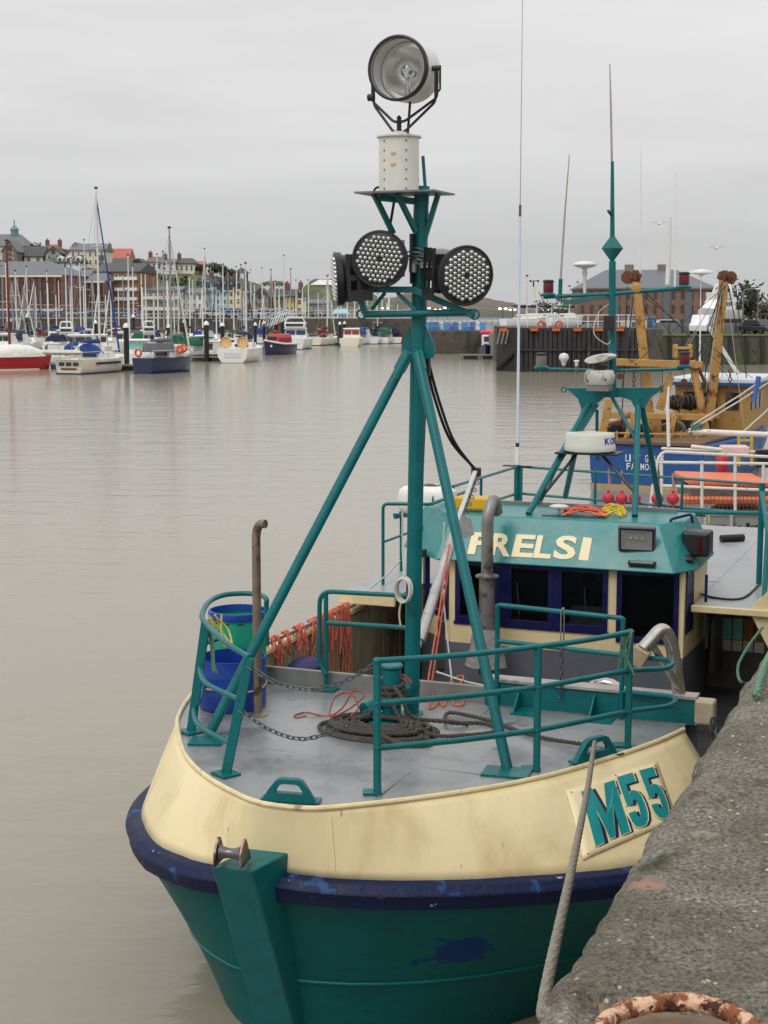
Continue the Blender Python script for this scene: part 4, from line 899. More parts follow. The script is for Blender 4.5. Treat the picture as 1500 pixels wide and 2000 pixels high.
# ---------------------------------------------------------------- radar gantry on the roof
ug = 6.05; zg = bu(1190, 760, ug).z
def g_(x, y, u=ug): return bu(x, y, u)
wing = [g_(1104, 758), g_(1288, 757), g_(1284, 766), g_(1270, 776), g_(1258, 797), g_(1240, 797), g_(1232, 782), g_(1215, 776), g_(1180, 776), g_(1155, 797), g_(1135, 797), g_(1128, 778), g_(1112, 764)]
gan = put('radar_gantry', M().prism(wing, V(0, .06, 0)), teal, boat, smooth=False)
for x in (1101, 1290): put('gantry_eye', M().torus(g_(x, 761), (0, 1, 0), .028, .009, 14, 6), teal, gan)
for pts in ((bz(1032, 1004, 2.70), g_(1150, 790)), (bz(1240, 1008, 2.70), g_(1246, 792)), (bz(1096, 974, 2.60) + V(0, .2, 0), g_(1142, 795, ug + .05)), (bz(1286, 990, 2.60) + V(0, .1, 0), g_(1254, 795, ug + .05))): put('gantry_leg', M().cyl(pts[0], pts[1], .036, 12), teal, gan)
put('gantry_brace', M().cyl(g_(1192, 770), g_(1244, 862, 5.8), .022, 8), teal, gan); put('gantry_brace', M().cyl(g_(1166, 800, 6.2), g_(1166, 900, 6.2), .02, 8), teal, gan)
put('radar_shelf', M().box(g_(1152, 884, 5.55), (.72, .42, .02)), blackm, gan, smooth=False)
for a, b in ((g_(1125, 888, 5.5), bz(1036, 998, 2.72)), (g_(1175, 888, 5.5), g_(1240, 962, 5.3))): put('gantry_brace', M().cyl(a, b, .018, 8), blackm, gan)
rc = g_(1152, 881, 5.55)
rd = put('radome', M().lathe([(.275, 0), (.292, .012), (.295, .06), (.285, .075), (.283, .19), (.272, .205), (.1, .222), (0, .224)], rc, n=44), mat('radome white', S(200, 199, 191), .4, var=.06, scale=3, spots=((S(180, 176, 160), 3, .6, None, 0, .1),)), gan)
tc_ = (BE - rc); a0_ = math.atan2(tc_.y, tc_.x)
x_off = .62
for i, ch in enumerate('KODEN'):
    g = text_mesh(ch, .03); out = M(); out.f = g.f
    for p in g.v:
        th_ = a0_ + x_off + (p.x * .26 + i * .30) ; z = .095 + .075 * p.y; rr_ = .2845 + .003 * p.z
        out.v.append(rc + V(rr_ * math.cos(th_), rr_ * math.sin(th_), z))
    put('maker_letter', out, mat('blue print', S(40, 70, 160), .5), rd, smooth=False)
# mast above the gantry with cross-arms
mz = lambda y: g_(1196, y)
gm = put('gantry_mast', M().tube([mz(775), mz(610), mz(510)], [.05, .042, .04], 12), teal, boat)
put('upper_pole', M().tube([mz(465), mz(400), mz(315)], [.028, .024, .018], 10), teal, gm)
put('top_whip', M().tube([g_(1195, 315), g_(1193, 205), g_(1191, 125)], [.014, .012, .006], 8), mat('tan whip', S(170, 158, 146), .5), gm)
put('pole_spike', M().cyl(g_(1194, 420), g_(1188, 412, 5.9), .016, 8), black, gm)
rfl = M(); cz = g_(1196, 485); hh = .17; ww = .125
vs_ = [cz + V(0, 0, hh), cz + V(0, 0, -hh)] + [cz + V(ww * math.cos(a), ww * math.sin(a), 0) for a in (R(20), R(110), R(200), R(290))]
rfl.add(vs_, [(0, 2, 3), (0, 3, 4), (0, 4, 5), (0, 5, 2), (1, 3, 2), (1, 4, 3), (1, 5, 4), (1, 2, 5)]); put('radar_reflector', rfl, teal, gm, smooth=False)
put('cross_arm', M().tube([g_(1062, 580), g_(1196, 574), g_(1335, 562)], .024, 10), teal, gm)
put('cross_arm', M().tube([g_(1050, 720), g_(1196, 724), g_(1335, 720)], .018, 10), teal, gm)
def lantern(px, py, mt, w=22, h=20):
    b = g_(px, py + h * .5); k = b.y and (b - BE).length / F
    o = put('lantern', M().lathe([(w * .62 * k, 0), (w * .66 * k, 4 * k), (w * .5 * k, 7 * k)], b - V(0, 0, 7 * k), n=18), teal, gm)
    put('lantern_lens', M().lathe([(w * .43 * k, 0), (w * .45 * k, h * .3 * k), (w * .45 * k, h * .8 * k), (w * .42 * k, h * k)], b, n=18), mt, o)
    put('lantern_cap', M().lathe([(w * .50 * k, 0), (w * .50 * k, 3 * k), (w * .3 * k, 5 * k)], b + V(0, 0, h * k), n=18), black, o)
lantern(1071, 562, redlens); lantern(1336, 547, redlens); lantern(1057, 704, mat('smoky lens', S(120, 112, 108), .2)); lantern(1337, 702, redlens)
sa = put('satellite_dome', M().lathe([(.02, 0), (.03, .03), (.10, .05), (.145, .075), (.14, .09), (.08, .11), (0, .118)], g_(1142, 530), n=26), whitep, gm); put('dome_stem', M().tube([g_(1142, 573), g_(1142, 545), g_(1142, 530)], [.018, .02, .035], 10), whited, sa)
sa = put('gps_dome', M().lathe([(.02, 0), (.035, .05), (.055, .075), (.06, .10), (.045, .135), (0, .15)], g_(1101, 714), n=20), whitep, gm); put('dome_stem', M().cyl(g_(1101, 728), g_(1101, 714), .02, 10), exh, sa)
sa = put('gps_dome', M().lathe([(.02, 0), (.02, .04), (.034, .045), (.034, .06), (0, .068)], g_(1126, 714), n=18), whitep, gm); put('dome_stem', M().cyl(g_(1126, 730), g_(1126, 714), .02, 10), exh, sa)
sa = put('anemometer', M().cyl(g_(1043, 580), g_(1042, 560), .014, 10), creamlet, gm); put('vane_stem', M().cyl(g_(1042, 560), g_(1042, 548), .009, 8), black, sa)
cu_ = put('cup_arm', M().beam(g_(1036, 549), g_(1051, 548), .008, .008), black, sa, smooth=False)
for x in (1036, 1051): put('cup', M().sph(g_(x, 549), .014, 8), black, sa)
put('whip_aerial', M().tube([g_(1094, 575), g_(1095, 545)], .024, 10), teal, gm); put('whip_rod', M().tube([g_(1095, 545), g_(1103, 420), g_(1112, 302)], [.014, .011, .006], 8), mat('tan whip', S(150, 136, 126), .5), gm)
put('tube_aerial', M().tube([g_(1304, 556), g_(1306, 500), g_(1308, 424)], [.03, .025, .022], 10), whitep, gm)
put('black_camera', M().box(g_(1191, 630, 5.92), (.13, .10, .17)), blackm, gm, smooth=False, bevel=.01)
put('horn', M().lathe([(.03, 0), (.05, .05), (.06, .06), (.06, .075), (.045, .08)], g_(1243, 562, 5.95), (.2, -1, 0), 16), mat('brass horn', S(190, 150, 90), .4, .4), gm)
put('cable_loop', M().tube(spline([g_(1196, 590), g_(1170, 610), g_(1160, 650, 5.9), g_(1185, 672, 5.95), g_(1196, 660)], 8), .006, 5), mat('cream cable', S(196, 190, 172), .5), gm)
for k in range(5): put('cable', M().tube(spline([g_(1070 + 3 * k, 577 + k), g_(1110, 586 + 2 * k, 6.0), g_(1150, 580 + 2 * k, 6.0), g_(1190, 578 + k)], 5), .006, 5), mat('teal cable', S(30, 92, 92), .5), gm)
put('cable', M().tube(spline([g_(1052, 570), g_(1065, 592), g_(1080, 597), g_(1100, 580)], 6), .005, 5), black, gm)
for k in range(4): put('cable', M().tube(spline([g_(1160 + 3 * k, 790), g_(1120 + 4 * k, 850, 5.7), g_(1085 + 4 * k, 900, 5.4), g_(1040 + 5 * k, 985, 5.1)], 6), .010, 5), mat('teal cable', S(30, 92, 92), .5), gan)
# radar scanner
rs = put('radar_scanner', M().loft([[g_(1171, 752, 5.85) + V(.17 * sx_ * math.copysign(abs(math.cos(a)) ** .5, math.cos(a)), .13 * sx_ * math.copysign(abs(math.sin(a)) ** .5, math.sin(a)), z) for a in [2 * math.pi * k / 20 for k in range(20)]] for sx_, z in ((.8, 0), (.95, .03), (1, .10), (.95, .15), (.8, .175))]), mat('peeling white casing', S(196, 192, 184), .5, var=.15, scale=8, spots=((S(74, 68, 62), 9, .52, None, 0, .08),)), boat)
put('scanner_neck', M().cyl(g_(1171, 722, 5.85), g_(1172, 712, 5.85), .08, 16), blackm, rs)
put('scanner_arm', M().loft([[g_(1173, 700, 5.85) + V(.16 * math.cos(a) * s, y_, .05 * math.sin(a) * s + .03 * math.cos(a)) for a in [2 * math.pi * k / 18 for k in range(18)]] for s, y_ in ((.85, -.16), (1, -.13), (1, .13), (.85, .16))]), whited, rs)
put('scanner_foot', M().box(g_(1171, 758, 5.85), (.26, .2, .06)), exhg, rs, smooth=False)

# ================================================================ loose things on the boat
# oil drums cut down as bins
def drum(name, label, px, py, r, h, mt, rimmt, wallcut=0):
    b = bz(px, py, ZD + .004); b = b + V(0, r * .8, 0) * 0
    t = bthing(name, label, 'barrel', b)
    prof = [(r * .96, 0), (r, .02), (r, h * .30), (r * 1.008, h * .32), (r * 1.008, h * .35), (r, h * .37), (r, h * .64), (r * 1.008, h * .66), (r * 1.008, h * .69), (r, h * .71), (r, h), (r * .965, h), (r * .955, h * .1), (0, h * .1)]
    put('shell', M().lathe(prof, b, n=40, cap=False), mt, t, sharp=30)
    if rimmt: put('rim', M().lathe([(r * .93, h - .005), (r * 1.035, h - .01), (r * 1.05, h + .03), (r * 1.03, h + .055), (r * .96, h + .06), (r * .95, h)], b, n=40, cap=False), rimmt, t)
    return t, b
td, b = drum('plastic_drum', 'tall green plastic drum with blue rim behind the blue drum at the bow rail', 466, 1338, .25, .63, greenpl, bluepl)
for k in range(3): put('hand_hole', M().box(b + Matrix.Rotation(-1.0 - .5 * k, 3, 'Z') @ V(.247, 0, .60), (.01, .05, .012), Matrix.Rotation(-1.0 - .5 * k, 3, 'Z')), black, td, smooth=False)
td, b = drum('plastic_drum', 'low blue cut-down plastic drum inside the bow rail beside the thin exhaust pipe', 454, 1378, .285, .43, bluepl, None)
put('lashing', M().rope([b + V(.291 * math.cos(a), .291 * math.sin(a), .19 + .012 * math.sin(a * 3)) for a in [2 * math.pi * k / 30 for k in range(31)]], .009), mat('pink twine', S(200, 160, 140), .8), td)
kn = bz(418, 1163, c1t.z); kk = M()
for j in range(7):
    kk.tube(spline([c1t + V(-.02 + random.uniform(-.03, .03), random.uniform(0, .3), .02), c1t + V(random.uniform(0, .1), .2 + random.uniform(-.05, .1), -.10 - .02 * j), c1t + V(.08 + random.uniform(-.04, .05), .2, -.2)], 6), .007, 5)
bone('tied_rope', kk, ropeyl, c1t + V(0, .2, -.1), 'frayed yellow rope knotted round the top of the outer bow rail', 'rope')
kk = M()
for j in range(6): kk.tube(spline([c1t + V(random.uniform(-.02, .02), .02, -.02), c1t + V(.03 + random.uniform(-.02, .02), .05, -.2), c1t + V(.04 + random.uniform(-.03, .03), .05, -.38 - .05 * random.random())], 6), .006, 5)
bone('tied_rope', kk, ropegn, c1t + V(0, .05, -.2), 'pale green twine hanging down the outer rail post beside the drums', 'rope')
# chains across the bow gap: every link a part
lm = M(); 
lm.tube([V(x, y, 0) for x, y in [(.019 * math.cos(a) + (.011 if math.cos(a) > 0 else -.011), .0145 * math.sin(a)) for a in [2 * math.pi * k / 14 for k in range(14)]]], .0052, 6, closed=True)
linkm = None
def chain(name, label, pts, pitch=.047, sc=1.0):
    global linkm
    P = spline(pts, 10); Lg = sum((b - a).length for a, b in zip(P, P[1:])); n = int(Lg / pitch); P = resample(P, n + 1)
    t = bthing(name, label, 'chain', P[0])
    for i in range(n):
        a, b = P[i], P[i + 1]; d = (b - a).normalized(); q = V(1, 0, 0).rotation_difference(d)
        from mathutils import Quaternion
        q = q @ Quaternion((1, 0, 0), R(90 * (i % 2) + 25))
        if linkm is None:
            o = put('link', lm, galv, t); linkm = o
            for v in o.data.vertices: v.co += P[0]
        else: o = linkm.copy(); col.objects.link(o); o.parent = t
        o.rotation_mode = 'QUATERNION'; o.location = (a + b) / 2 - P[0]; o.rotation_quaternion = q; o.scale = (sc * pitch / .047,) * 3
    return t
cc = C0.lerp(c0t, .93); cd_ = C0.lerp(c0t, .56); e1 = tops[0][0] + V(-.02, 0, -.03); e2 = tops[0][1] + V(-.02, 0, -.03)
chain('chain', 'grey steel chain, upper of two slung across the bow rail gap', [cc, cc.lerp(e1, .25) + V(0, 0, -.13), cc.lerp(e1, .55) + V(0, 0, -.175), cc.lerp(e1, .8) + V(0, 0, -.10), e1])
chain('chain', 'grey steel chain, lower of two slung across the bow rail gap', [cd_, cd_.lerp(e2, .25) + V(0, 0, -.16), cd_.lerp(e2, .5) + V(0, 0, -.22), cd_.lerp(e2, .78) + V(0, 0, -.13), e2])
ch0 = h0.lerp(h1, .53); chain('chain', 'short chain hanging from a snap hook on the rail before the wheelhouse windows', [ch0 + V(0, -.02, -.30), ch0 + V(.0, -.02, -.55), ch0 + V(-.01, -.02, -.72)], .05)
hk = M().tube(spline([ch0 + V(-.012, -.02, -.0), ch0 + V(0, -.02, .035), ch0 + V(.012, -.02, 0), ch0 + V(.012, -.02, -.26), ch0 + V(0, -.02, -.31), ch0 + V(-.012, -.02, -.26), ch0 + V(-.012, -.02, 0)], 5), .006, 6)
bone('snap_hook', hk, steel, ch0, 'long steel snap hook clipped over the rail before the windows', 'hook')
bc = V(2.40, .50, ZD + .08); chain('chain', 'rusty heavy chain hanging off the end of the teal cross beam beside the quay', [bc, bc + V(.02, -.03, -.25), bc + V(-.01, -.02, -.55)], .10)
# dark mooring rope heaped round the bitts
cc0 = bz(738, 1432, ZD); pts = []; ang = 0; N = 17 * 14
for i in range(N):
    t = i / N; ang = i * 2 * math.pi / 14; lay = (i // 14)
    rr_ = .40 - .13 * ((lay * .37) % 1) - .10 * (lay / 17) + .03 * noise.noise(V(ang * .7, lay * .9, 0))
    cx_ = .05 * noise.noise(V(lay * .8, 1, 0)); cy_ = .06 * noise.noise(V(lay * .8, 5, 0))
    pts.append(cc0 + V(cx_ + rr_ * 1.22 * math.cos(ang), cy_ + rr_ * .80 * math.sin(ang), .022 + .0048 * lay + .012 * abs(noise.noise(V(ang, lay, 3)))))
rm = M().rope(spline(pts, 2), .0195, n=5)
tail = [cc0 + V(.25, .10, .10), cc0 + V(.48, -.05, .05), cc0 + V(.70, .10, .03), cc0 + V(.88, .32, .025), cc0 + V(.74, .48, .03), cc0 + V(.48, .34, .05), bz(880, 1392, ZD + .04), bz(960, 1408, ZD + .03), bz(1040, 1436, ZD + .03), lead + V(-.14, .20, -.08), lead]
rm.rope(spline(tail, 10), .0175, n=5)
rm.rope(spline([cc0 + V(.12, -.30, .09), cc0 + V(.36, -.34, .03), cc0 + V(.52, -.24, .025), cc0 + V(.44, -.10, .03), cc0 + V(.16, -.14, .10)], 10), .0195, n=5)
for j in range(4):
    zc_ = ZD + .22 + j * .045; rm.rope([V(bb.x, bb.y, 0) + V(.100 * math.cos(a), .100 * math.sin(a), zc_ + .02 * math.sin(a)) for a in [2 * math.pi * k / 20 for k in range(21)]], .0185, n=5)
rm.rope(spline([V(bb.x + .05, bb.y - .09, ZD + .36), V(bb.x + .14, bb.y - .14, ZD + .28), V(bb.x + .22, bb.y - .10, ZD + .12), V(bb.x + .50, bb.y + .02, ZD + .08), cc0 + V(.62, .40, .03)], 8), .0185, n=5)
rm.rope(spline([V(bb.x - .02, bb.y - .10, ZD + .34), V(bb.x + .08, bb.y - .13, ZD + .18), V(bb.x + .18, bb.y - .2, ZD + .06), cc0 + V(.3, -.2, .09)], 8), .0185, n=5)
bone('mooring_rope', rm, ropedk, cc0, 'heap of dark tarred rope coiled on the foredeck round the bitts', 'rope')
def squiggle(name, label, pxs, mt, r, z=ZD + .012, cat='rope'):
    P = [bz(x, y, ZD) + V(0, 0, z - ZD + dz) for x, y, dz in pxs]; return bone(name, M().rope(spline(P, 8), r, n=4), mt, P[0], label, cat)
squiggle('rope', 'thin red line with an eye and knot lying on the foredeck left of the coil', [(598, 1402, 0), (578, 1405, 0), (576, 1400, 0), (592, 1397, .01), (606, 1400, .02), (640, 1402, 0), (668, 1398, .05), (690, 1390, .16), (712, 1398, .16), (680, 1422, .14), (645, 1425, .1), (655, 1402, .16), (684, 1398, .18), (700, 1420, .15), (685, 1430, .12)], ropered, .008)
squiggle('rope', 'loose loops of orange rope lying on the foredeck behind the mast', [(828, 1372, 0), (838, 1352, .02), (862, 1356, .02), (852, 1380, 0), (838, 1386, 0), (850, 1362, .03), (880, 1352, .03), (903, 1340, .03), (902, 1328, .03), (882, 1336, .02), (860, 1362, .01), (866, 1382, 0), (878, 1360, .03), (900, 1366, 0), (905, 1378, 0), (888, 1380, 0), (882, 1366, .02)], ropeor, .009)
P_ = [bu(x, y, bb.y) for x, y in ((772, 1315), (785, 1318), (800, 1328), (803, 1334), (792, 1328), (778, 1320), (770, 1316))]; bone('rope', M().rope(spline(P_, 6), .008, n=4), ropered, P_[0], 'thin red line looped round the head of the bitts', 'rope')
# near mooring line from the fairlead to the quay
l2 = BI @ wd_(1065, 1943, 3.72); l3 = BI @ wd_(1078, 1975, 3.50); l4 = BI @ wd_(1103, 2012, 3.28); l5 = BI @ V(.62, 3.05, 3.44)
ml = M().rope(spline([lead + V(-.02, .06, .01), lead + V(0, -.03, .015), lead.lerp(l2, .35) + V(0, 0, -.035), lead.lerp(l2, .7) + V(0, 0, -.03), l2, l3, l4, l5], 14), .0175, pitch=.085, n=6)
bone('mooring_line', ml, ropegr, lead, 'worn grey mooring line running from the bow fairlead M55 side to the quay', 'rope')
# rope hank hung on the mast
hp = bu(793, 1150, -.06); kk = M()
for j in range(7):
    a_ = .075 + .012 * random.random(); kk.rope([hp + V(a_ * math.cos(w) * .8, -.02 - .012 * j + .01 * math.sin(w * 2), a_ * 1.25 * math.sin(w)) for w in [2 * math.pi * k / 22 for k in range(23)]], .009, n=4)
kk.rope(spline([hp + V(0, -.05, .1), bu(786, 1060, -.04), bu(786, 1000, -.04)], 5), .008, n=4); kk.rope(spline([hp + V(-.02, -.05, -.08), hp + V(-.04, -.05, -.2), hp + V(-.03, -.05, -.3)], 5), .008, n=4)
bone('rope_hank', kk, ropewh, hp, 'hank of pale rope tied on the mast above the aft rail', 'rope')
# derrick boom
b0, b1, b2 = bu(820, 1252, 1.5), bu(880, 1062, 2.4), bu(930, 922, 3.0)
bo = bthing('derrick_boom', 'weathered aluminium derrick boom leaning behind the mast before the wheelhouse', 'boom', b0)
put('lower_tube', M().cyl(b0, b1 + (b2 - b1).normalized() * .1, .052, 16), alu, bo); put('boom_foot', M().cyl(b0, b0 - (b1 - b0).normalized() * .08, .03, 12), alu, bo)
put('upper_channel', M().beam(b1, b2, .075, .05, (1, 0, 0)), alu, bo, smooth=False, bevel=.006)
put('sheave_plate', M().prism([b1 + V(.04, 0, .02), b1 + V(.24, 0, .10), b1 + V(.20, 0, .26), b1 + V(.10, 0, .28)], V(0, .012, 0)), alu, bo, smooth=False)
for k in range(6): p = b1.lerp(b2, .35 + .1 * k); put('lacing_ring', M().torus(p + V(.05, 0, 0), (0, 1, 0), .018, .005, 10, 5), galv, bo)
put('boom_head', M().box(b2, (.09, .07, .09)), blackm, bo, smooth=False, bevel=.01)
for nm, lab, mt, a, b in (('rope', 'coral line dropping from the boom to the deck beside the mast', ropeor2, bu(878, 1062, 2.3), bu(836, 1330, 1.2)), ('rope', 'second coral line from the boom, nearer the wheelhouse', ropeor2, bu(882, 1066, 2.35), bu(843, 1335, 1.25)), ('rope', 'white braided rope hanging from the boom before the funnel exhaust', ropewh, bu(862, 1130, 2.2), bu(883, 1335, 1.6)), ('rope', 'thin white line running from the rail up to the canister cradle', ropewh, bu(722, 1150, 3.0), bu(782, 1095, 4.8)), ('rope', 'pale rope stretched low across the deck behind the mast', ropewh, bu(852, 1312, 1.2), bu(978, 1345, 1.0)), ('rope', 'white line hanging beside the mast under the boom', ropewh, bu(868, 1020, 2.3), bu(862, 1100, 2.3))):
    bone(nm, M().rope([a, a.lerp(b, .5) + V(0, 0, -.02), b], .009, n=4), mt, a, lab, 'rope')
# coral ropes hung over the starboard grab rail
def hank(label, u, du, n, ln):
    kk = M()
    for j in range(n):
        uu = u + random.uniform(-du, du); l_ = ln * random.uniform(.35, 1.0)
        kk.tube(spline([V(-2.26, uu + random.uniform(-.04, .04), 1.70 - .12), V(-2.255, uu, 1.70), V(-2.22, uu, 1.735), V(-2.185, uu, 1.70), V(-2.17, uu + random.uniform(-.05, .05), 1.70 - l_ * .5), V(-2.19 + random.uniform(0, .06), uu + random.uniform(-.08, .08), 1.70 - l_)], 5), .0075, 5)
    bone('rope_hank', kk, ropeor2, V(-2.22, u, 1.70), label, 'rope')
hank('second big bunch of coral ropes hung on the grab rail, left of the largest', 3.05, .16, 11, .62)
hank('big bunch of coral ropes hung over the grab rail beside the far rail post', 3.55, .36, 30, .82)
hank('small bunch of coral rope tied on the grab rail, second from the drums', 2.62, .10, 10, .40)
hank('small bunch of coral rope tied on the grab rail right beside the green drum', 2.02, .09, 8, .42)
hank('thin coral rope tied on the grab rail between the small bunches', 2.28, .05, 4, .30)
put('bag_dummy', M(), black) if False else None
bg = M().sph(V(-2.02, 2.35, 1.36), .17, 14, (1, 1.5, .6)); bone('tarpaulin_bag', bg, mat('navy tarpaulin', S(34, 36, 84), .6, var=.3, scale=8, bump=.4, bscale=20), V(-2.02, 2.35, 1.3), 'navy bag bundled under the coral ropes by the bulwark', 'bag')
# life raft canister on its cradle
lc = bu(835, 978, 5.7); t = bthing('life_raft', 'white life raft canister on the teal cradle left of the mast', 'life raft', lc - V(0, 0, .15))
def cap(s0, z0): return [lc + V(.36 * math.copysign(abs(math.cos(a)) ** .55, math.cos(a)) * s0, .20 * math.copysign(abs(math.sin(a)) ** .7, math.sin(a)) * s0, z0) for a in [2 * math.pi * k / 32 for k in range(32)]]
put('upper_shell', M().loft([cap(1, .012), cap(1, .06), cap(.95, .13), cap(.82, .165), cap(.55, .185)]), whitep, t); put('lower_shell', M().loft([cap(.55, -.165), cap(.82, -.15), cap(.95, -.11), cap(1, -.05), cap(1, -.012)]), whitep, t)
put('seam_band', M().loft([cap(1.025, -.014), cap(1.025, .014)]), mat('cream band', S(214, 208, 190), .5), t)
for x in (-.14, .14): put('strap', M().tube([lc + V(x, .212 * math.cos(a), .19 * math.sin(a)) for a in [2 * math.pi * k / 20 for k in range(20)]], .010, 5, closed=True), black, t)
put('release_unit', M().sph(lc + V(.05, -.05, .19), .045, 10, (2, 1, .6)), mat('brown valve', S(96, 76, 58), .5), t)
cr_ = put('raft_cradle', M().box(lc + V(0, -.1, -.18), (.80, .04, .04)).box(lc + V(0, .1, -.18), (.80, .04, .04)).box(lc + V(.36, 0, -.2), (.04, .3, .04)).box(lc + V(-.36, 0, -.2), (.04, .3, .04)), teal, boat, smooth=False)
for x in (-.34, .34): put('cradle_leg', M().cyl(V(lc.x + x, lc.y, ZSH), lc + V(x, 0, -.2), .02, 8), teal, boat)
# yellow box and ropes on the roof
yb = bz(910, 998, 2.72); bone('yellow_box', M().box(yb + V(0, .3, .06), (.42, .25, .14)), mat('yellow plastic', S(206, 164, 30), .45, var=.1), yb + V(0, .3, 0), 'yellow plastic case on the roof edge left of the funnel', 'case', smooth=False, bevel=.02)
def roofrope(label, x0, x1, mt, n):
    kk = M()
    for j in range(n):
        a = bz(x0 + random.uniform(0, 14), 1003 + random.uniform(-6, 6), 2.70); b = bz(x1 - random.uniform(0, 14), 1006 + random.uniform(-6, 5), 2.70); q = a.lerp(b, .3) + V(0, random.uniform(-.1, .15), .03 + .06 * random.random()); q2 = a.lerp(b, .7) + V(0, random.uniform(-.1, .15), .02 + .05 * random.random())
        kk.tube(spline([a + V(0, 0, .012), q, q2, b + V(0, 0, .012)], 6), .010, 5)
    p = bz((x0 + x1) / 2, 1005, 2.7); bone('rope', kk, mt, p, label, 'rope')
roofrope('tangle of coral rope lying on the wheelhouse roof', 1098, 1190, ropeor2, 13); roofrope('tangle of yellow rope lying on the wheelhouse roof right of the coral rope', 1170, 1224, mat('yellow line', S(220, 190, 50), .7), 8)
# red buoys slung from the aft rail
for i, (x, y, lab) in enumerate(((1188, 973, 'leftmost'), (1214, 974, 'second from left'), (1240, 973, 'third from left, partly behind the gantry leg'), (1284, 974, 'fourth from left, beside the gantry leg'), (1314, 974, 'rightmost of the upper row'), (1313, 1009, 'lowest, hanging below the row'))):
    c = bu(x, y, U2 - .12); t = bthing('buoy', 'red round buoy on the aft rail, ' + lab, 'buoy', c - V(0, 0, .09), 'red buoys slung from the aft rail')
    put('float', M().sph(c, .088, 16), redb, t); put('neck', M().cyl(c + V(0, 0, .075), c + V(0, 0, .115), .022, 10), redb, t)
    top_ = bu(x, 921 + (x - 1188) * .07, U2 - .02)
    put('lanyard', M().tube(spline([c + V(0, 0, .11), c.lerp(top_, .5) + V(.015, -.02, 0), top_ + V(0, 0, .02), top_ + V(.02, .03, -.05), c.lerp(top_, .4) + V(.03, 0, 0), c + V(.01, 0, .11)], 6), .008, 5), mat('faded pink cord', S(176, 128, 110), .8), t)
# green mooring rope in the gap by the quay
gp_ = [bu(1490, 1225, 4.5), bu(1462, 1262, 4.2), bu(1442, 1300, 4.0), bu(1446, 1330, 3.8), bu(1470, 1340, 3.2), BI @ V(1.62, 6.6, 3.25), BI @ V(1.86, 7.1, 3.43), BI @ V(2.3, 7.6, 3.45)]
bone('mooring_line', M().rope(spline(gp_, 10), .017, n=5), ropegn, gp_[0], 'green twisted rope running from the shelter opening up onto the quay edge', 'rope')
kk = M()
for j in range(6):
    a = P2 + V(0, 0, .70); kk.rope(spline([tops[2][0] + V(.02, -.03, .02), tops[2][0] + V(random.uniform(-.09, .02), -.04, -.10), tops[2][0] + V(random.uniform(-.08, .05), -.03, -.26 - .1 * random.random())], 6), .008, n=4)
bone('tied_rope', kk, ropegn, tops[2][0], 'green twine knotted round the quay-side rail post by the stainless pipe', 'rope')
# ================================================================ OTHER FISHING BOATS
WZ = -.30
ochre = mat('ochre gantry paint', S(178, 138, 78), .6, var=.12, scale=3, bump=.15, bscale=20, spots=((S(132, 86, 46), 3, .54, None, 0, .08), (S(84, 50, 30), 7, .61, None, 0, .05)))
ochred = mat('ochre house paint', S(164, 128, 68), .55, var=.15, scale=2, spots=((S(118, 80, 44), 4, .62, None, 0, .08),))
bluehull = mat('royal blue hull', S(30, 78, 140), .5, var=.08, scale=1.5, bump=.1, spots=((S(24, 58, 128), 3, .6, None, 0, .1), (S(96, 70, 54), 9, .72)))
rustst = mat('rusted steel', S(104, 64, 44), .8, var=.3, scale=6, bump=.4)
whiter = mat('white rail rusting', S(226, 222, 214), .5, var=.08, scale=6, spots=((S(170, 116, 74), 7, .64, None, 0, .05),))
orangep = mat('orange deck paint', S(222, 116, 74), .55, var=.15, scale=4, spots=((S(190, 96, 60), 5, .58, None, 0, .1), (S(150, 140, 130), 6, .68)))
sparg_ = mat('grey wire', S(150, 150, 146), .5, .4)
darkmet = mat('dark deck gear', S(56, 48, 42), .6, .2, var=.3, scale=7)
winglass = mat('dark window glass', S(34, 40, 46), .12, 0, var=.15, scale=2, spec=.8)
T0 = wz(1259, 955, WZ); AX = V(math.sin(R(24)), math.cos(R(24)), 0); AY = V(AX.y, -AX.x, 0)
def tp(a, b, z): return V(T0.x, T0.y, 0) + AX * a + AY * b + V(0, 0, z)
tr_ = thing('trawler', 'blue-sterned trawler with tall ochre gantry moored ahead of the teal boat', 'fishing boat', (T0.x + 2, T0.y + 5, WZ), keep=True)
def sect(a, hw, z0, z1, fl): return [tp(a, -hw * fl, z0), tp(a, -hw * .97, (z0 + z1) / 2), tp(a, -hw, z1), tp(a, hw, z1), tp(a, hw * .97, (z0 + z1) / 2), tp(a, hw * fl, z0)]
put('hull', M().loft([sect(0, 1.72, WZ - .4, 1.02, .9), sect(3, 2.1, WZ - .4, 1.0, .9), sect(7, 2.15, WZ - .4, 1.05, .85), sect(11, 1.6, WZ - .4, 1.4, .7), sect(13.5, .15, WZ - .4, 1.8, .4)]), bluehull, tr_, smooth=False, bevel=.05)
put('boot_stripe', M().loft([sect(-.02, 1.68, WZ - .1, WZ + .10, .99), sect(3, 2.1, WZ - .1, WZ + .10, .99)]), mat('ochre boot', S(176, 150, 96), .6), tr_, smooth=False)
put('deck', M().loft([[tp(a, b, z) for a, b in ((.05, -1.6), (.05, 1.6), (5, 2.0), (9, 1.8), (11, 1.4), (11, -1.4), (9, -1.8), (5, -2.0))] for z in (1.03, 1.10)]), mat('rusty deck planks', S(112, 92, 70), .8, var=.3, scale=2), tr_, smooth=False)
put('stern_cap', M().beam(tp(-.03, -1.76, 1.05), tp(-.03, 1.76, 1.05), .14, .08), mat('rust cap', S(116, 84, 62), .7, var=.3), tr_, smooth=False)
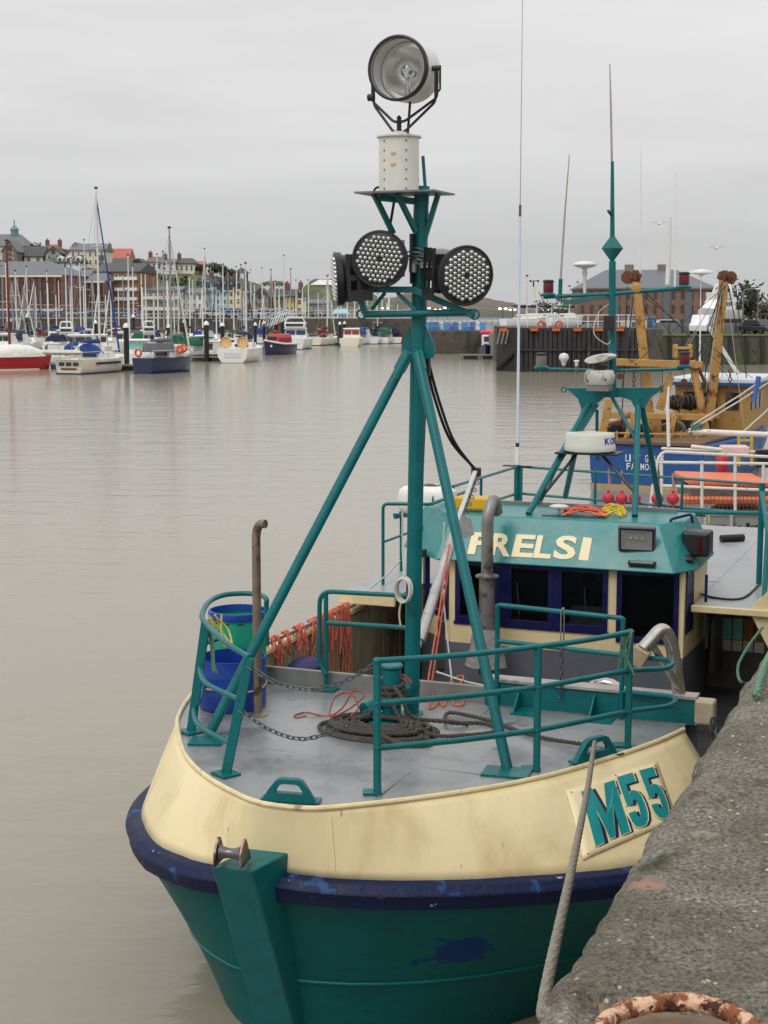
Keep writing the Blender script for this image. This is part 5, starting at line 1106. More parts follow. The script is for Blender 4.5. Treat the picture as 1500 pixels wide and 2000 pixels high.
for i, (txt, y0, y1, x0, x1) in enumerate((('LILY GRACE', 887, 901, 1221, 1298), ('FALMOUTH', 904, 917, 1223, 1296))):
    a = tp(-.012, 0, 0); n_ = -AX
    def tpl(px, py):
        r = ray(px, py); t = (a - EYE).dot(n_) / r.dot(n_); return EYE + r * t
    tl, tr2, br, bl = tpl(x0, y0), tpl(x1, y0 + 3), tpl(x1, y1 + 3), tpl(x0, y1)
    k = 0; n = len(txt)
    for ch in txt:
        if ch != ' ':
            g = text_mesh(ch, .01); out = M(); out.f = g.f; xa, xb = (k + .10) / n, (k + (.45 if ch == 'I' else .88)) / n
            for p in g.v:
                x = xa + (xb - xa) * p.x; out.v.append(bl.lerp(br, x).lerp(tl.lerp(tr2, x), p.y) + n_ * (.004 + .006 * p.z))
            put('name_letter', out, mat('white lettering', S(226, 228, 232), .5), tr_, smooth=False)
        k += 1
DG = T0.y + 2.2
def q_(x, y, D=DG): return wd_(x, y, D)
def post(nm, a, b, w, mt=ochre, Da=DG, Db=None): return put(nm, M().beam(q_(*a, Da), q_(*b, Db or Da), w, w), mt, tr_, smooth=False, bevel=.02)
# main gantry: two tall raked posts, cross beams, A-frame legs
post('gantry_post', (1278, 900), (1242, 548), .25); post('gantry_post', (1380, 880), (1414, 545), .26, Da=DG + 2, Db=DG + 2)
post('gantry_beam', (1200, 707), (1372, 713), .22, Da=DG - .4); post('gantry_beam', (1178, 810), (1392, 816), .19, Da=DG - 1)
post('gantry_leg', (1352, 704), (1386, 880), .21, Da=DG - .3); post('gantry_leg', (1310, 735), (1288, 800), .22, Da=DG - .2); post('gantry_leg', (1190, 780), (1172, 870), .22, Da=DG - 1); post('gantry_leg', (1238, 812), (1214, 880), .14, Da=DG - 1.2); post('gantry_leg', (1318, 812), (1304, 870), .14, Da=DG - 1.2)
post('gantry_leg', (1284, 812), (1284, 900), .22, Da=DG - .5); post('gantry_beam', (1288, 848), (1360, 850), .16, Da=DG - .5)
post('derrick', (1350, 690), (1388, 770), .10, rustst, DG + .5); post('derrick', (1385, 640), (1460, 760), .10, whitep, DG + 3, DG + 6)
for x, y, D, sc in ((1240, 540, DG, 1), (1414, 540, DG + 2, 1.1)):
    hb = put('gantry_head', M().box(q_(x, y, D), (.34 * sc, .34, .26), Matrix.Rotation(.3, 3, 'Y')), rustst, tr_, smooth=False, bevel=.05)
    put('sheave', M().lathe([(.05, -.07), (.20, -.06), (.15, 0), (.20, .06), (.05, .07)], q_(x - 14 if x < 1300 else x + 13, y + 2, D), (.2, 1, 0), 16), rustst, hb); put('sheave', M().lathe([(.05, -.06), (.17, -.05), (.12, 0), (.17, .05), (.05, .06)], q_(x + 2, y - 2, D - .2), (1, .3, 0), 16), rustst, hb)
wb = put('winch_head', M().box(q_(1333, 680, DG + .2), (.5, .4, .08)), ochre, tr_, smooth=False, bevel=.02)
for x in (1319, 1347): put('winch_cheek', M().box(q_(x, 686, DG + .2), (.12, .36, .42)), ochre, wb, smooth=False, bevel=.03)
put('winch_drum', M().cyl(q_(1322, 690, DG + .2), q_(1345, 690, DG + .2), .10, 12), ochred, wb)
# wheelhouse of the trawler
wc = V(*(q_(1440, 905, T0.y + 8).xy), 0)
th = put('wheelhouse', M().loft([[tp(a, b, z) for a, b in ((5.2, -.4), (5.2, 2.0), (9.2, 2.0), (9.2, -.4))] for z in (.9, 2.55)]), ochred, tr_, smooth=False, bevel=.05)
put('roof', M().loft([[tp(a, b, z) for a, b in ((5.0, -.6), (5.0, 2.2), (9.4, 2.2), (9.4, -.6))] for z in (2.55, 2.75)]), mat('white blue roof', S(206, 210, 216), .5, var=.1), th, smooth=False, bevel=.04)
put('roof_band', M().loft([[tp(a, b, z) for a, b in ((4.96, -.64), (4.96, 2.24), (9.44, 2.24), (9.44, -.64))] for z in (2.52, 2.62)]), bluehull, th, smooth=False)
for b in (-.1, .55, 1.25): put('window', M().loft([[tp(a, b + d, z) for a, d in ((5.17, 0), (5.17, .42), (5.25, .42), (5.25, 0))] for z in (1.75, 2.3)]), winglass, th, smooth=False)
for a in (5.5, 6.2, 6.9): put('window', M().loft([[tp(a + d, b, z) for d, b in ((0, 2.03), (.45, 2.03), (.45, 1.95), (0, 1.95))] for z in (1.75, 2.3)]), winglass, th, smooth=False)
tb = put('shelter', M().box(q_(1322, 850, DG + 2.5), (1.9, 1.6, 1.1)), darkmet, tr_, smooth=False, bevel=.06); put('shelter_roof', M().box(q_(1330, 810, DG + 2.5), (2.1, 1.8, .1)), ochred, tr_, smooth=False)
for i in range(7): put('net_drum_turn', M().torus(q_(1308 + i * 8, 786, DG + 1.6), (1, .2, 0), .16 + .03 * (i % 3), .06, 14, 6), darkmet, tr_)
nt_ = M()
for i in range(26): a = q_(1198 + random.uniform(0, 70), 858 + random.uniform(-22, 26), DG - .7); nt_.sph(a, .10 + .08 * random.random(), 8)
put('heaped_net', nt_, mat('dark net', S(44, 40, 36), .9, var=.4, scale=9, bump=.8, bscale=30), tr_, kind='stuff')
for a, b, D1, D2 in (((1415, 548), (1300, 880), DG + 2, DG - 1), ((1420, 548), (1452, 700), DG + 2, DG + 4), ((1437, 560), (1480, 920), DG + 2, DG + 3), ((1240, 556), (1215, 760), DG, DG - .4), ((1246, 556), (1262, 720), DG, DG), ((1225, 560), (1212, 880), DG, DG - .8)):
    put('warp', M().tube([q_(*a, D1), q_((a[0] + b[0]) / 2, (a[1] + b[1]) / 2 + 3, (D1 + D2) / 2), q_(*b, D2)], .018, 5), black, tr_)
for x, y0, y1, D, mt in ((1250, 285, 545, DG, whitep), (1318, 335, 560, DG + 4, whitep), (1366, 535, 760, DG + 5, whitep), (1332, 470, 545, DG + 9, whitep)): put('whip_aerial', M().tube([q_(x, y1, D), q_(x + (2 if x < 1300 else 3), y0, D)], [.035, .012], 6), mt, tr_)
put('satellite_dome', M().lathe([(.05, 0), (.1, .05), (.42, .12), (.40, .18), (0, .25)], q_(1370, 540, DG + 5), n=18), whitep, tr_)
for x in (1238, 1412):
    for k in range(7): put('chain_link', M().torus(q_(x + (14 if x > 1300 else 0), 725 + k * 8, DG + (1.5 if x > 1300 else -.3)), (1, 0, 0) if k % 2 else (0, 1, 0), .055, .018, 10, 5), rustst, tr_)
rn = random.Random(9)
for k in range(16):
    a = (rn.choice([1240, 1414, 1412]) + rn.uniform(-6, 6), 548 + rn.uniform(0, 20)); b = (rn.uniform(1190, 1490), rn.uniform(700, 880)); put('rigging_wire', M().tube([q_(*a, DG + 1), q_(*b, DG + rn.uniform(-1, 4))], .011, 4), rn.choice([black, sparg_, black]), tr_)
for k in range(14):
    c = q_(rn.uniform(1190, 1380), rn.uniform(835, 878), DG + rn.uniform(-.4, 2)); mt = rn.choice([darkmet, rustst, ochred, mat('green gear', S(60, 96, 80), .7, var=.2), mat('grey gear', S(120, 118, 112), .6, var=.2)])
    put('deck_gear', M().box(c, (rn.uniform(.2, .7), .4, rn.uniform(.2, .6)), Matrix.Rotation(rn.uniform(-.4, .4), 3, 'Y')) if k % 3 else M().torus(c, (rn.uniform(-1, 1), 1, .3), .22, .07, 16, 6), mt, tr_, bevel=.03 if k % 3 else 0, smooth=k % 3 == 0)
for x in (1180, 1205, 1330, 1362): put('bulwark_stanchion', M().cyl(q_(x, 884, DG - 1.8), q_(x, 842, DG - 1.8), .03, 6), ochre, tr_)
put('bulwark_rail', M().tube([q_(1172, 845, DG - 1.8), q_(1372, 850, DG - 1.8)], .03, 6), ochre, tr_)
for k in range(5): put('hanging_block', M().lathe([(.03, -.05), (.10, -.04), (.10, .04), (.03, .05)], q_(1210 + k * 42, 735 + (k * 37) % 50, DG - .2), (.4, 1, 0), 12), rustst, tr_); put('hanging_wire', M().tube([q_(1210 + k * 42, 735 + (k * 37) % 50, DG - .2), q_(1210 + k * 42, 712, DG - .3)], .012, 4), black, tr_)
# ---- the white-railed boat between
DC = 27.0
def c_(x, y, D=DC): return wd_(x, y, D)
cb2 = thing('workboat', 'grey workboat with white rail cage and orange hatches behind the shelter deck', 'fishing boat', (c_(1420, 1040).x, DC + 3, WZ), keep=True)
put('hull', M().prism([c_(1368, 1000), c_(1560, 1000) + V(2, 0, 0), V(c_(1560, 1000).x + 2, DC, WZ - .3), V(c_(1368, 1000).x, DC, WZ - .3)], AX * 8), mat('grey hull', S(150, 152, 148), .5, var=.1, spots=((S(120, 112, 98), 3, .58, None, 0, .1),)), cb2, smooth=False, bevel=.04)
put('hull_band', M().span(c_(1366, 1050) + V(0, -.02, 0), V(c_(1560, 1060).x + 3, DC + .1, WZ)), mat('dark green band', S(40, 74, 70), .5), cb2, smooth=False)
put('window', M().span(c_(1381, 1025) + V(0, -.03, 0), c_(1417, 1050) + V(0, .05, 0)), winglass, cb2, smooth=False)
for xx in (1377, 1428): put('post', M().beam(c_(xx, 1000, DC - .03), c_(xx, 1052, DC - .03), .05, .05), mat('pale grey post', S(186, 186, 180), .5), cb2, smooth=False)
tx = 'Calon-Y-Môr'; k = 0
for ch in tx:
    g = text_mesh(ch, .012); out = M(); out.f = g.f; x0 = 1440 + k * 8.6; arc = -7 * math.sin(math.pi * (k + .5) / len(tx)) 
    hgt = {'C': 15, 'l': 16, 'Y': 15, 'M': 15, 'ô': 15}.get(ch, 10); y1 = 1042 + arc
    if ch == '-': y1 -= 4; hgt = 2
    for p in g.v: q = c_(x0 + p.x * 7, y1 - p.y * hgt, DC - .006 - .004 * p.z); out.v.append(q)
    put('name_letter', out, black, cb2, smooth=False); k += 1
def wr(nm, pts, r=.028, mt=whiter): return put(nm, M().tube(fillet(pts, .1), r, 7), mt, cb2)
D2 = DC + 3
wr('cage_rail', [c_(1278, 945), c_(1285, 895), c_(1296, 882), c_(1500, 892)]); wr('cage_rail', [c_(1285, 903), c_(1510, 906)]); wr('cage_rail', [c_(1276, 948), c_(1510, 958)]); wr('cage_rail', [c_(1292, 876, D2), c_(1515, 884, D2)]); wr('cage_rail', [c_(1276, 946), c_(1270, 995)], .03); wr('cage_rail', [c_(1275, 1004), c_(1520, 1004)], .035)
for x, y0, y1 in ((1292, 884, 1000), (1371, 900, 1000), (1436, 890, 1000), (1491, 905, 1005)): wr('cage_post', [c_(x, y0), c_(x, y1)], .03)
for x in (1384, 1484): wr('cage_post', [c_(x, 1000), c_(x, 1070)], .03, mat('cream post', S(216, 204, 160), .5, spots=((RUSTL, 6, .6),)))
gr = M()
for i in range(20): gr.tube([c_(1332 + i * 8, 946), c_(1332 + i * 8, 1000)], .006, 4)
for j in range(6): gr.tube([c_(1332, 950 + j * 9), c_(1490, 952 + j * 9)], .006, 4)
put('mesh_panel', gr, mat('rusty mesh', S(120, 92, 72), .7, .2), cb2, smooth=False, kind='stuff')
put('hatch_cover', M().box(c_(1410, 936, DC + 1.4), (1.5, 1.6, .10), Matrix.Rotation(.03, 3, 'Y')), orangep, cb2, smooth=False, bevel=.03); put('hatch_cover', M().box(c_(1420, 975, DC + .5), (1.7, .7, .10)), orangep, cb2, smooth=False, bevel=.03)
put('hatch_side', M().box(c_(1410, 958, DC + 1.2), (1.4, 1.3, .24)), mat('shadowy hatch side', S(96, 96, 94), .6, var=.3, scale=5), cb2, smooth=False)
put('fish_box', M().box(c_(1434, 880, D2), (.52, .4, .2)), mat('pinkish white box', S(222, 196, 190), .5, var=.1), cb2, smooth=False, bevel=.03); put('tank', M().lathe([(.10, 0), (.12, .05), (.12, .25), (.10, .3)], c_(1410, 920, D2 - .5), n=16), redb, cb2); put('control_box', M().box(c_(1488, 895, D2), (.28, .25, .35)), blackm, cb2, smooth=False, bevel=.02)
for x in (1443, 1468): put('ladder_stile', M().beam(c_(x, 850, D2 + 1), c_(x, 910, D2 + 1), .05, .05), mat('yellow paint', S(214, 176, 40), .5), cb2, smooth=False)
for y in (860, 875, 890): put('ladder_rung', M().beam(c_(1443, y, D2 + 1), c_(1468, y, D2 + 1), .04, .04), mat('yellow paint', S(214, 176, 40), .5), cb2, smooth=False)
put('boom', M().tube([c_(1345, 842, D2), c_(1520, 850, D2)], .055, 10), whiter, cb2); put('boom', M().tube([c_(1350, 872, D2), c_(1440, 882, D2)], .04, 10), whiter, cb2)
put('aerial_pole', M().tube([c_(1306, 872, D2), c_(1304, 790, D2), c_(1306, 755, D2)], [.035, .032, .02], 8), whitep, cb2)
for a, b in (((1350, 832), (1540, 708)), ((1352, 838), (1540, 722)), ((1450, 845), (1540, 760))): put('stay_rope', M().rope([c_(*a, D2), c_((a[0] + b[0]) / 2, (a[1] + b[1]) / 2 + 2, D2), c_(*b, D2)], .018, n=4), ropewh, cb2)
gn_ = M(); kx = c_(1346, 842, D2)
for j in range(8): gn_.tube(spline([kx + V(random.uniform(-.08, .05), -.03, random.uniform(-.08, .05)), kx + V(random.uniform(0, .25), -.05, random.uniform(0, .16)), kx + V(random.uniform(.1, .3), 0, .05)], 5), .016, 5)
put('green_lashing', gn_, ropegn, cb2)
put('outrigger', M().tube([c_(1482, 735, D2), c_(1472, 785, D2)], .05, 8), mat('blue white stick', S(60, 100, 170), .5), cb2)
# stern deck of the white boat is reached by a railing post at the frame edge
# ================================================================ FAR SHORE
def yz(y, D):      # height seen on row y at distance D
    r = ray(CX, y); return HC + r.z * D / r.y
def xx(px, y, D): r = ray(px, y); return r.x * D / r.y
ZP = 3.3           # promenade level
stone = mat('dark harbour stone', S(84, 78, 70), .85, var=.3, scale=.7, bump=.3, bscale=2, spots=((S(54, 52, 46), .5, .52, None, 0, .1), (S(96, 94, 74), 1.2, .62)))
pave = mat('pale paving', S(128, 124, 118), .8, var=.15, scale=.4)
grass = mat('hillside turf', S(84, 94, 54), .9, var=.35, scale=.10, bump=.3, bscale=1, spots=((S(62, 66, 44), .07, .50, None, 0, .06), (S(104, 92, 66), .12, .60, None, 0, .05)))
heath = mat('brown heath hill', S(104, 94, 82), .95, var=.3, scale=.02, spots=((S(80, 78, 66), .015, .5, None, 0, .06), (S(128, 108, 92), .02, .58, None, 0, .05)))
# promenade slab with its wall down to the water
struct(put('promenade', M().span(V(-400, 228, -2), V(xx(832, 640, 228), 300, ZP)), stone, smooth=False))
struct(put('promenade_paving', M().span(V(-400, 228.4, ZP), V(xx(830, 640, 228), 299, ZP + .06)), pave, smooth=False))
# hillside
def crest(px):
    T = [(-900, 480), (-100, 492), (0, 505), (100, 508), (200, 516), (280, 520), (310, 530), (400, 536), (480, 546), (530, 562), (590, 585), (640, 600), (760, 604), (2000, 612)]
    for (a, ya), (b, yb) in zip(T, T[1:]):
        if a <= px <= b: return ya + (yb - ya) * (px - a) / (b - a)
    return 604
rows = []
for j in range(26):
    D = 262 + j * 7; row = []
    for i in range(77):
        px = -900 + i * 22; t = max(0, min(1, (D - 268) / 90)); t = t * t * (3 - 2 * t); zc = yz(crest(px), 358)
        z = ZP - .5 + (max(zc, ZP) - ZP + .5) * t + (1.1 * noise.noise(V(px * .02, D * .04, 0)) * t if D < 350 else 0)
        row.append(V((px - CX) / F * D, D, z))
    rows.append(row)
m = M().grid(rows); m.f = [tuple(reversed(f)) for f in m.f]; struct(put('hillside', m, grass, sharp=90))
HBV = BVHTree.FromPolygons([tuple(v) for v in m.v], m.f)
def ground(x, y):
    h = HBV.ray_cast(V(x, y, 300), V(0, 0, -1)); return h[0].z if h[0] else ZP
def farhill(name, D, T, mt, depth=200):
    rows = []
    for j in range(8):
        row = []
        for (a, ya), (b, yb) in zip(T, T[1:]):
            for k in range(8):
                px = a + (b - a) * k / 8; y = ya + (yb - ya) * k / 8; t = math.sin(math.pi / 2 * min(1, j / 5)); DD = D + depth * j / 7
                row.append(V((px - CX) / F * DD, DD, max(-.5, (yz(y, D + depth) + 1.2 * noise.noise(V(px * .05, 0, D))) * t)))
        rows.append(row)
    m = M().grid(rows); m.f = [tuple(reversed(f)) for f in m.f]; return struct(put(name, m, mt, sharp=90))
farhill('headland', 620, [(560, 600), (590, 565), (620, 548), (680, 552), (730, 578), (790, 606)], grass)
farhill('hill', 760, [(640, 604), (720, 590), (800, 574), (880, 568), (940, 583), (1000, 592), (1060, 610), (1130, 622), (1250, 618), (1400, 626), (1700, 624)], heath)
farhill('distant_ridge', 1400, [(-400, 600), (600, 606), (900, 608), (1050, 602), (1150, 606), (1350, 612), (1800, 606)], heath, 400)
# ---------------------------------------------------------------- buildings
brick = mat('red brick', S(122, 86, 74), .85, var=.2, scale=.5, bump=.2, bscale=6, spots=((S(104, 66, 54), .6, .55, None, 0, .1),))
brick2 = mat('orange brick', S(146, 106, 80), .85, var=.15, scale=.5); brick3 = mat('brown brick', S(126, 98, 84), .85, var=.15, scale=.5)
slate = mat('slate roof', S(104, 108, 114), .6, var=.15, scale=.7, bump=.2, bscale=5); dslate = mat('dark slate roof', S(74, 74, 76), .65, var=.2, scale=.7)
redtile = mat('red tile roof', S(150, 92, 78), .75, var=.15, scale=.8); rednew = mat('bright red tile roof', S(172, 100, 84), .75, var=.1, scale=.8)
rend = {'cream': mat('cream render', S(224, 213, 194), .8, var=.06, scale=.4), 'white': mat('white render', S(226, 226, 222), .8, var=.06, scale=.4), 'blue': mat('blue render', S(162, 194, 210), .8, var=.06, scale=.4), 'yellow': mat('pale yellow render', S(224, 206, 152), .8, var=.06, scale=.4), 'stone': mat('grey stone house', S(126, 118, 106), .85, var=.2, scale=.9), 'grey': mat('grey stucco', S(150, 150, 148), .8, var=.1, scale=.5), 'green': mat('grey green render', S(150, 160, 140), .8, var=.08)}
rend.update(brick=brick, brick2=brick2, brick3=brick3)
wing_ = mat('far window glass', S(58, 62, 68), .2, 0, var=.2, scale=.3, spec=.7); wfr = mat('white window frame', S(224, 224, 220), .6)
def house(name, label, px0, px1, ybase, yeave, yridge, D, wall='cream', roof=slate, kind='side', depth=9, rows_=2, cols=3, chim=1, rot=0, group=None, ww=.45, cat='house', wy=None, frames=True):
    """kind: side = eaves to the viewer, gable = gable end to the viewer, hip = hipped roof"""
    cxp = (px0 + px1) / 2; W = (px1 - px0) / F * D; zb = yz(ybase, D); ze = yz(yeave, D); zr = yz(yridge, D); x = xx(cxp, 600, D)
    zg = min(zb, ground(x, D) if D > 262 else zb) - .6
    t = thing(name, label, cat, (x, D, zb), rot, group); lo = zg - zb; H = ze - zb; RG = zr - zb; hw = W / 2; wm = rend[wall]
    if kind == 'gable':
        put('wall', M().prism([V(-hw, 0, lo), V(hw, 0, lo), V(hw, 0, H), V(0, 0, RG), V(-hw, 0, H)], V(0, depth, 0)), wm, t, smooth=False)
        ov = .25
        for s in (-1, 1):
            e = V(s * (hw + ov), 0, H - (RG - H) * ov / hw)
            put('roof_slope', M().prism([V(0, -ov, RG + .02), e + V(0, -ov, .02), e + V(0, -ov, .22), V(0, -ov, RG + .24)][::s], V(0, depth + 2 * ov, 0)), roof, t, smooth=False)
    else:
        put('wall', M().span(V(-hw, 0, lo), V(hw, depth, H)), wm, t, smooth=False); ov = .3; ins = (hw * .5 if kind == 'hip' else -.0); ins = min(ins, depth * .5) if kind == 'hip' else 0
        a = [V(-hw - ov, -ov, H), V(hw + ov, -ov, H), V(hw + ov, depth + ov, H), V(-hw - ov, depth + ov, H)]; r0, r1 = V(-hw - ov + ins, depth / 2, RG), V(hw + ov - ins, depth / 2, RG); b_ = [p - V(0, 0, .18) for p in a]
        put('roof', M().add(a + [r0, r1] + b_, [(0, 1, 5, 4), (2, 3, 4, 5), (1, 2, 5), (3, 0, 4), (9, 8, 7, 6), (0, 6, 7, 1), (1, 7, 8, 2), (2, 8, 9, 3), (3, 9, 6, 0)]), roof, t, smooth=False)
    sh_ = None
    for i in range(rows_):
        for j in range(cols):
            z = H * (i + .5) / rows_ if wy is None else wy[i] * H; w_ = W / cols * ww; hh_ = min(1.5, H / rows_ * .55) if wy is None else H / rows_ * .75; x_ = -hw + W * (j + .5) / cols
            if kind == 'gable' and H < 1: continue
            if sh_ is None:
                sh_ = put('window', M().box(V(0, 0, 0), (w_, .10, hh_)), wfr if frames else wing_, t, smooth=False); pn = put('pane', M().box(V(0, -.03, hh_ * .25), (w_ * .8, .10, hh_ * .38)).box(V(0, -.03, -hh_ * .24), (w_ * .8, .10, hh_ * .42)), wing_, sh_, smooth=False) if frames else None; o = sh_
            else:
                o = sh_.copy(); col.objects.link(o); o.parent = t
                if frames: p2 = pn.copy(); col.objects.link(p2); p2.parent = o
            o.location = (x_, -.03, z)
    if kind == 'gable' and RG - H > 1.2: put('attic_window', M().box(V(0, -.03, H + (RG - H) * .28), (.8, .1, 1.0)), wing_, t, smooth=False)
    for k in range(chim):
        cxk = (-hw * .75 if k == 0 else hw * .75) if kind != 'gable' else 0
        c_h = put('chimney', M().box(V(cxk, depth / 2, RG + .25), (.8, .9, 1.5)), brick, t, smooth=False); put('chimney_pot', M().cyl(V(cxk, depth / 2, RG + 1.0), V(cxk, depth / 2, RG + 1.35), .16, 8), redtile, c_h)
    return t, hw, H, RG
# hill-top row
t, hw, H, RG = house('domed_hall', 'stone hall with slate roof and green cupola at the far left skyline', -30, 50, 505, 480, 455, 345, 'cream', slate, 'hip', 12, 1, 4, 0)
put('cupola', M().lathe([(.9, RG - .3), (.9, RG + .9), (1.1, RG + 1.0), (.7, RG + 1.5), (.2, RG + 2.0)], V(1.2, 6, 0), n=10), mat('copper green', S(110, 138, 128), .6), t); put('spire', M().cyl(V(1.2, 6, RG + 2), V(1.2, 6, RG + 3.2), .1, 6), dslate, t)
house('stone_house', 'grey stone gabled house with white bargeboards below the cupola hall', 8, 36, 510, 490, 470, 335, 'stone', slate, 'gable', 9, 2, 1, 0, ww=.5)
house('house', 'dark roofed house right of the stone gable', 50, 86, 512, 500, 480, 340, 'cream', dslate, 'side', 8, 1, 2, 0)
house('house', 'red tiled house with two chimneys on the skyline', 84, 116, 506, 492, 476, 350, 'stone', redtile, 'hip', 9, 1, 2, 2)
house('house', 'small grey green gabled house before the red tiled roof', 92, 122, 508, 495, 483, 338, 'green', dslate, 'gable', 6, 1, 2, 0)
t, hw, H, RG = house('terrace_house', 'white dormered house with grey roof above the turf bank', 100, 158, 520, 512, 500, 325, 'white', dslate, 'side', 8, 1, 5, 0)
for x_ in (-1.2, .6, 2.6): d_ = put('dormer', M().prism([V(x_ - .55, .8, H + .1), V(x_ + .55, .8, H + .1), V(x_ + .55, .8, H + .95), V(x_, .8, H + 1.4), V(x_ - .55, .8, H + .95)], V(0, 2.4, 0)), rend['white'], t, smooth=False); put('pane', M().box(V(x_, .76, H + .55), (.6, .08, .6)), wing_, d_, smooth=False)
t, hw, H, RG = house('apartment_block', 'cream apartment block with slate roof and balconies on the hill', 140, 206, 520, 488, 474, 335, 'cream', slate, 'side', 10, 2, 6, 0, ww=.35, cat='building')
for x_ in (-1.5, 2.9):
    for zz in (H * .28, H * .72): put('balcony', M().box(V(x_, -.35, zz - .6), (1.3, .7, .9)), mat('dark balcony', S(78, 86, 98), .5), t, smooth=False)
house('house', 'cream gable wing left of the apartment block', 131, 168, 520, 500, 475, 338, 'cream', slate, 'gable', 9, 1, 1, 0)
house('house', 'bright red roofed house with tall chimney right of the apartments', 204, 252, 512, 505, 484, 348, 'brick3', rednew, 'side', 9, 1, 3, 1)
house('house', 'dark slate house with white gable below the bright red roof', 222, 256, 525, 514, 503, 330, 'white', dslate, 'side', 8, 1, 2, 0)
house('house', 'dark gabled cottage on the hill left of the white hipped house', 258, 284, 528, 518, 506, 335, 'stone', dslate, 'gable', 8, 1, 2, 0)
house('house', 'white hipped house with brown roof and red chimney', 286, 318, 528, 511, 500, 340, 'white', mat('brown roof', S(116, 100, 92), .7, var=.15), 'hip', 9, 1, 3, 1)
house('house', 'white bay-fronted house beside the hipped house', 316, 342, 528, 512, 504, 338, 'white', slate, 'side', 8, 2, 2, 1)
house('house', 'cream villa with dark hipped roof on the crest', 342, 380, 532, 514, 503, 340, 'cream', dslate, 'hip', 9, 1, 4, 1)
house('house', 'coral red house block at the end of the crest row', 368, 396, 529, 516, 509, 348, 'brick2', rednew, 'side', 8, 1, 2, 0)
house('house', 'white walled low house on the slope behind the grey terrace', 512, 556, 560, 553, 548, 335, 'white', dslate, 'hip', 8, 1, 4, 0)
# shore front
def pil(t, hw, H, n, mt):
    for j in range(n + 1): put('brick_pier', M().box(V(-hw + 2 * hw * j / n, -.14, H / 2), (.45, .28, H)), mt, t, smooth=False)
    put('string_course', M().box(V(0, -.16, H * .20), (2 * hw, .30, .25)), rend['cream'], t, smooth=False); put('eaves_course', M().box(V(0, -.18, H - .2), (2 * hw, .36, .3)), rend['cream'], t, smooth=False)
t, hw, H, RG = house('brick_warehouse', 'long red brick dock warehouse with slate roof at the left edge', -110, 128, 622, 537, 508, 250, 'brick', slate, 'hip', 14, 3, 16, 0, rot=R(-9), cat='warehouse', ww=.32, wy=(.10, .45, .78), frames=False); pil(t, hw, H, 16, brick)
t, hw, H, RG = house('brick_warehouse', 'second red brick dock warehouse, shorter, right of the long one', 124, 208, 622, 548, 524, 258, 'brick', slate, 'hip', 13, 3, 7, 0, rot=R(-9), cat='warehouse', ww=.32, wy=(.10, .45, .78), frames=False); pil(t, hw, H, 7, brick)
t, hw, H, RG = house('modern_flats', 'orange brick flats with white balconies right of the warehouses', 186, 272, 622, 530, 512, 262, 'brick2', dslate, 'side', 12, 4, 5, 0, rot=R(-6), cat='building')
for zz in (.42, .62, .85): put('balcony', M().box(V(hw * .45, -.5, H * zz), (hw * 1.0, 1.0, .55)), rend['white'], t, smooth=False)
t, hw, H, RG = house('glazed_block', 'low grey building with pale balconies below the turf slope', 280, 352, 622, 566, 558, 262, 'grey', slate, 'side', 12, 3, 7, 0, cat='building')
for zz in (.35, .72): put('balcony', M().box(V(0, -.5, H * zz), (hw * 1.9, 1.0, .5)), rend['cream'], t, smooth=False)
house('white_flats', 'white flats with grey roof left of the blue houses', 354, 396, 622, 572, 562, 265, 'white', slate, 'side', 10, 3, 4, 0, cat='building')
house('gabled_house', 'pale blue house with one broad gable', 393, 420, 612, 562, 542, 272, 'blue', dslate, 'gable', 12, 3, 2, 1)
house('gabled_house', 'narrow pale blue gabled house, middle of the blue row', 420, 433, 612, 566, 545, 272, 'blue', dslate, 'gable', 12, 3, 1, 0, ww=.4)
house('gabled_house', 'narrow pale blue gabled house at the cream end of the row', 433, 445, 612, 566, 545, 272, 'blue', dslate, 'gable', 12, 3, 1, 1, ww=.4)
house('gabled_house', 'cream gabled house next to the blue row', 445, 459, 612, 566, 547, 272, 'yellow', dslate, 'gable', 12, 3, 1, 1, ww=.4)
house('gabled_house', 'cream double bay house at the right end of the gabled row', 458, 472, 612, 564, 545, 272, 'yellow', dslate, 'gable', 12, 3, 1, 0, ww=.4)
house('house', 'low cream annex right of the gabled row', 470, 481, 612, 574, 566, 274, 'cream', dslate, 'side', 8, 2, 2, 0)
house('stone_house', 'grey stone house with steep dark gable mid shore', 492, 526, 612, 582, 564, 276, 'stone', dslate, 'gable', 10, 2, 2, 0)
house('stone_house', 'long dark stone terrace behind the marina wall', 524, 562, 612, 580, 563, 278, 'stone', dslate, 'side', 10, 2, 4, 2)
house('house', 'cream house with dormers left of the yellow gable', 557, 574, 612, 578, 564, 274, 'yellow', dslate, 'side', 9, 2, 2, 1)
house('gabled_house', 'tall pale yellow gabled house standing alone in the stone row', 576, 593, 612, 582, 562, 272, 'yellow', dslate, 'gable', 10, 2, 1, 1)
house('pavilion', 'low grey green pavilion roof right of the yellow gable', 600, 640, 612, 592, 584, 285, 'green', slate, 'side', 9, 1, 5, 0, cat='building')
house('kiosk', 'small pale turquoise hipped kiosk on the promenade', 652, 678, 620, 611, 603, 250, 'blue', mat('turquoise roof', S(150, 200, 206), .6), 'hip', 5, 1, 4, 0, cat='kiosk')
house('fort', 'round brown fort with white roof on the headland', 608, 662, 570, 556, 546, 700, 'brick3', mat('white sheet roof', S(212, 212, 210), .6), 'hip', 20, 1, 7, 0, cat='building')
t, hw, H, RG = house('brick_warehouse', 'large brown brick dock warehouse with slate hipped roof behind the teal mast', 1131, 1392, 645, 562, 524, 205, 'brick3', slate, 'hip', 16, 3, 15, 0, rot=R(-4), cat='warehouse', ww=.32, frames=False)
put('eaves_course', M().box(V(0, -.12, H - .15), (2 * hw, .24, .18)), mat('stone course', S(160, 146, 126), .8), t, smooth=False)
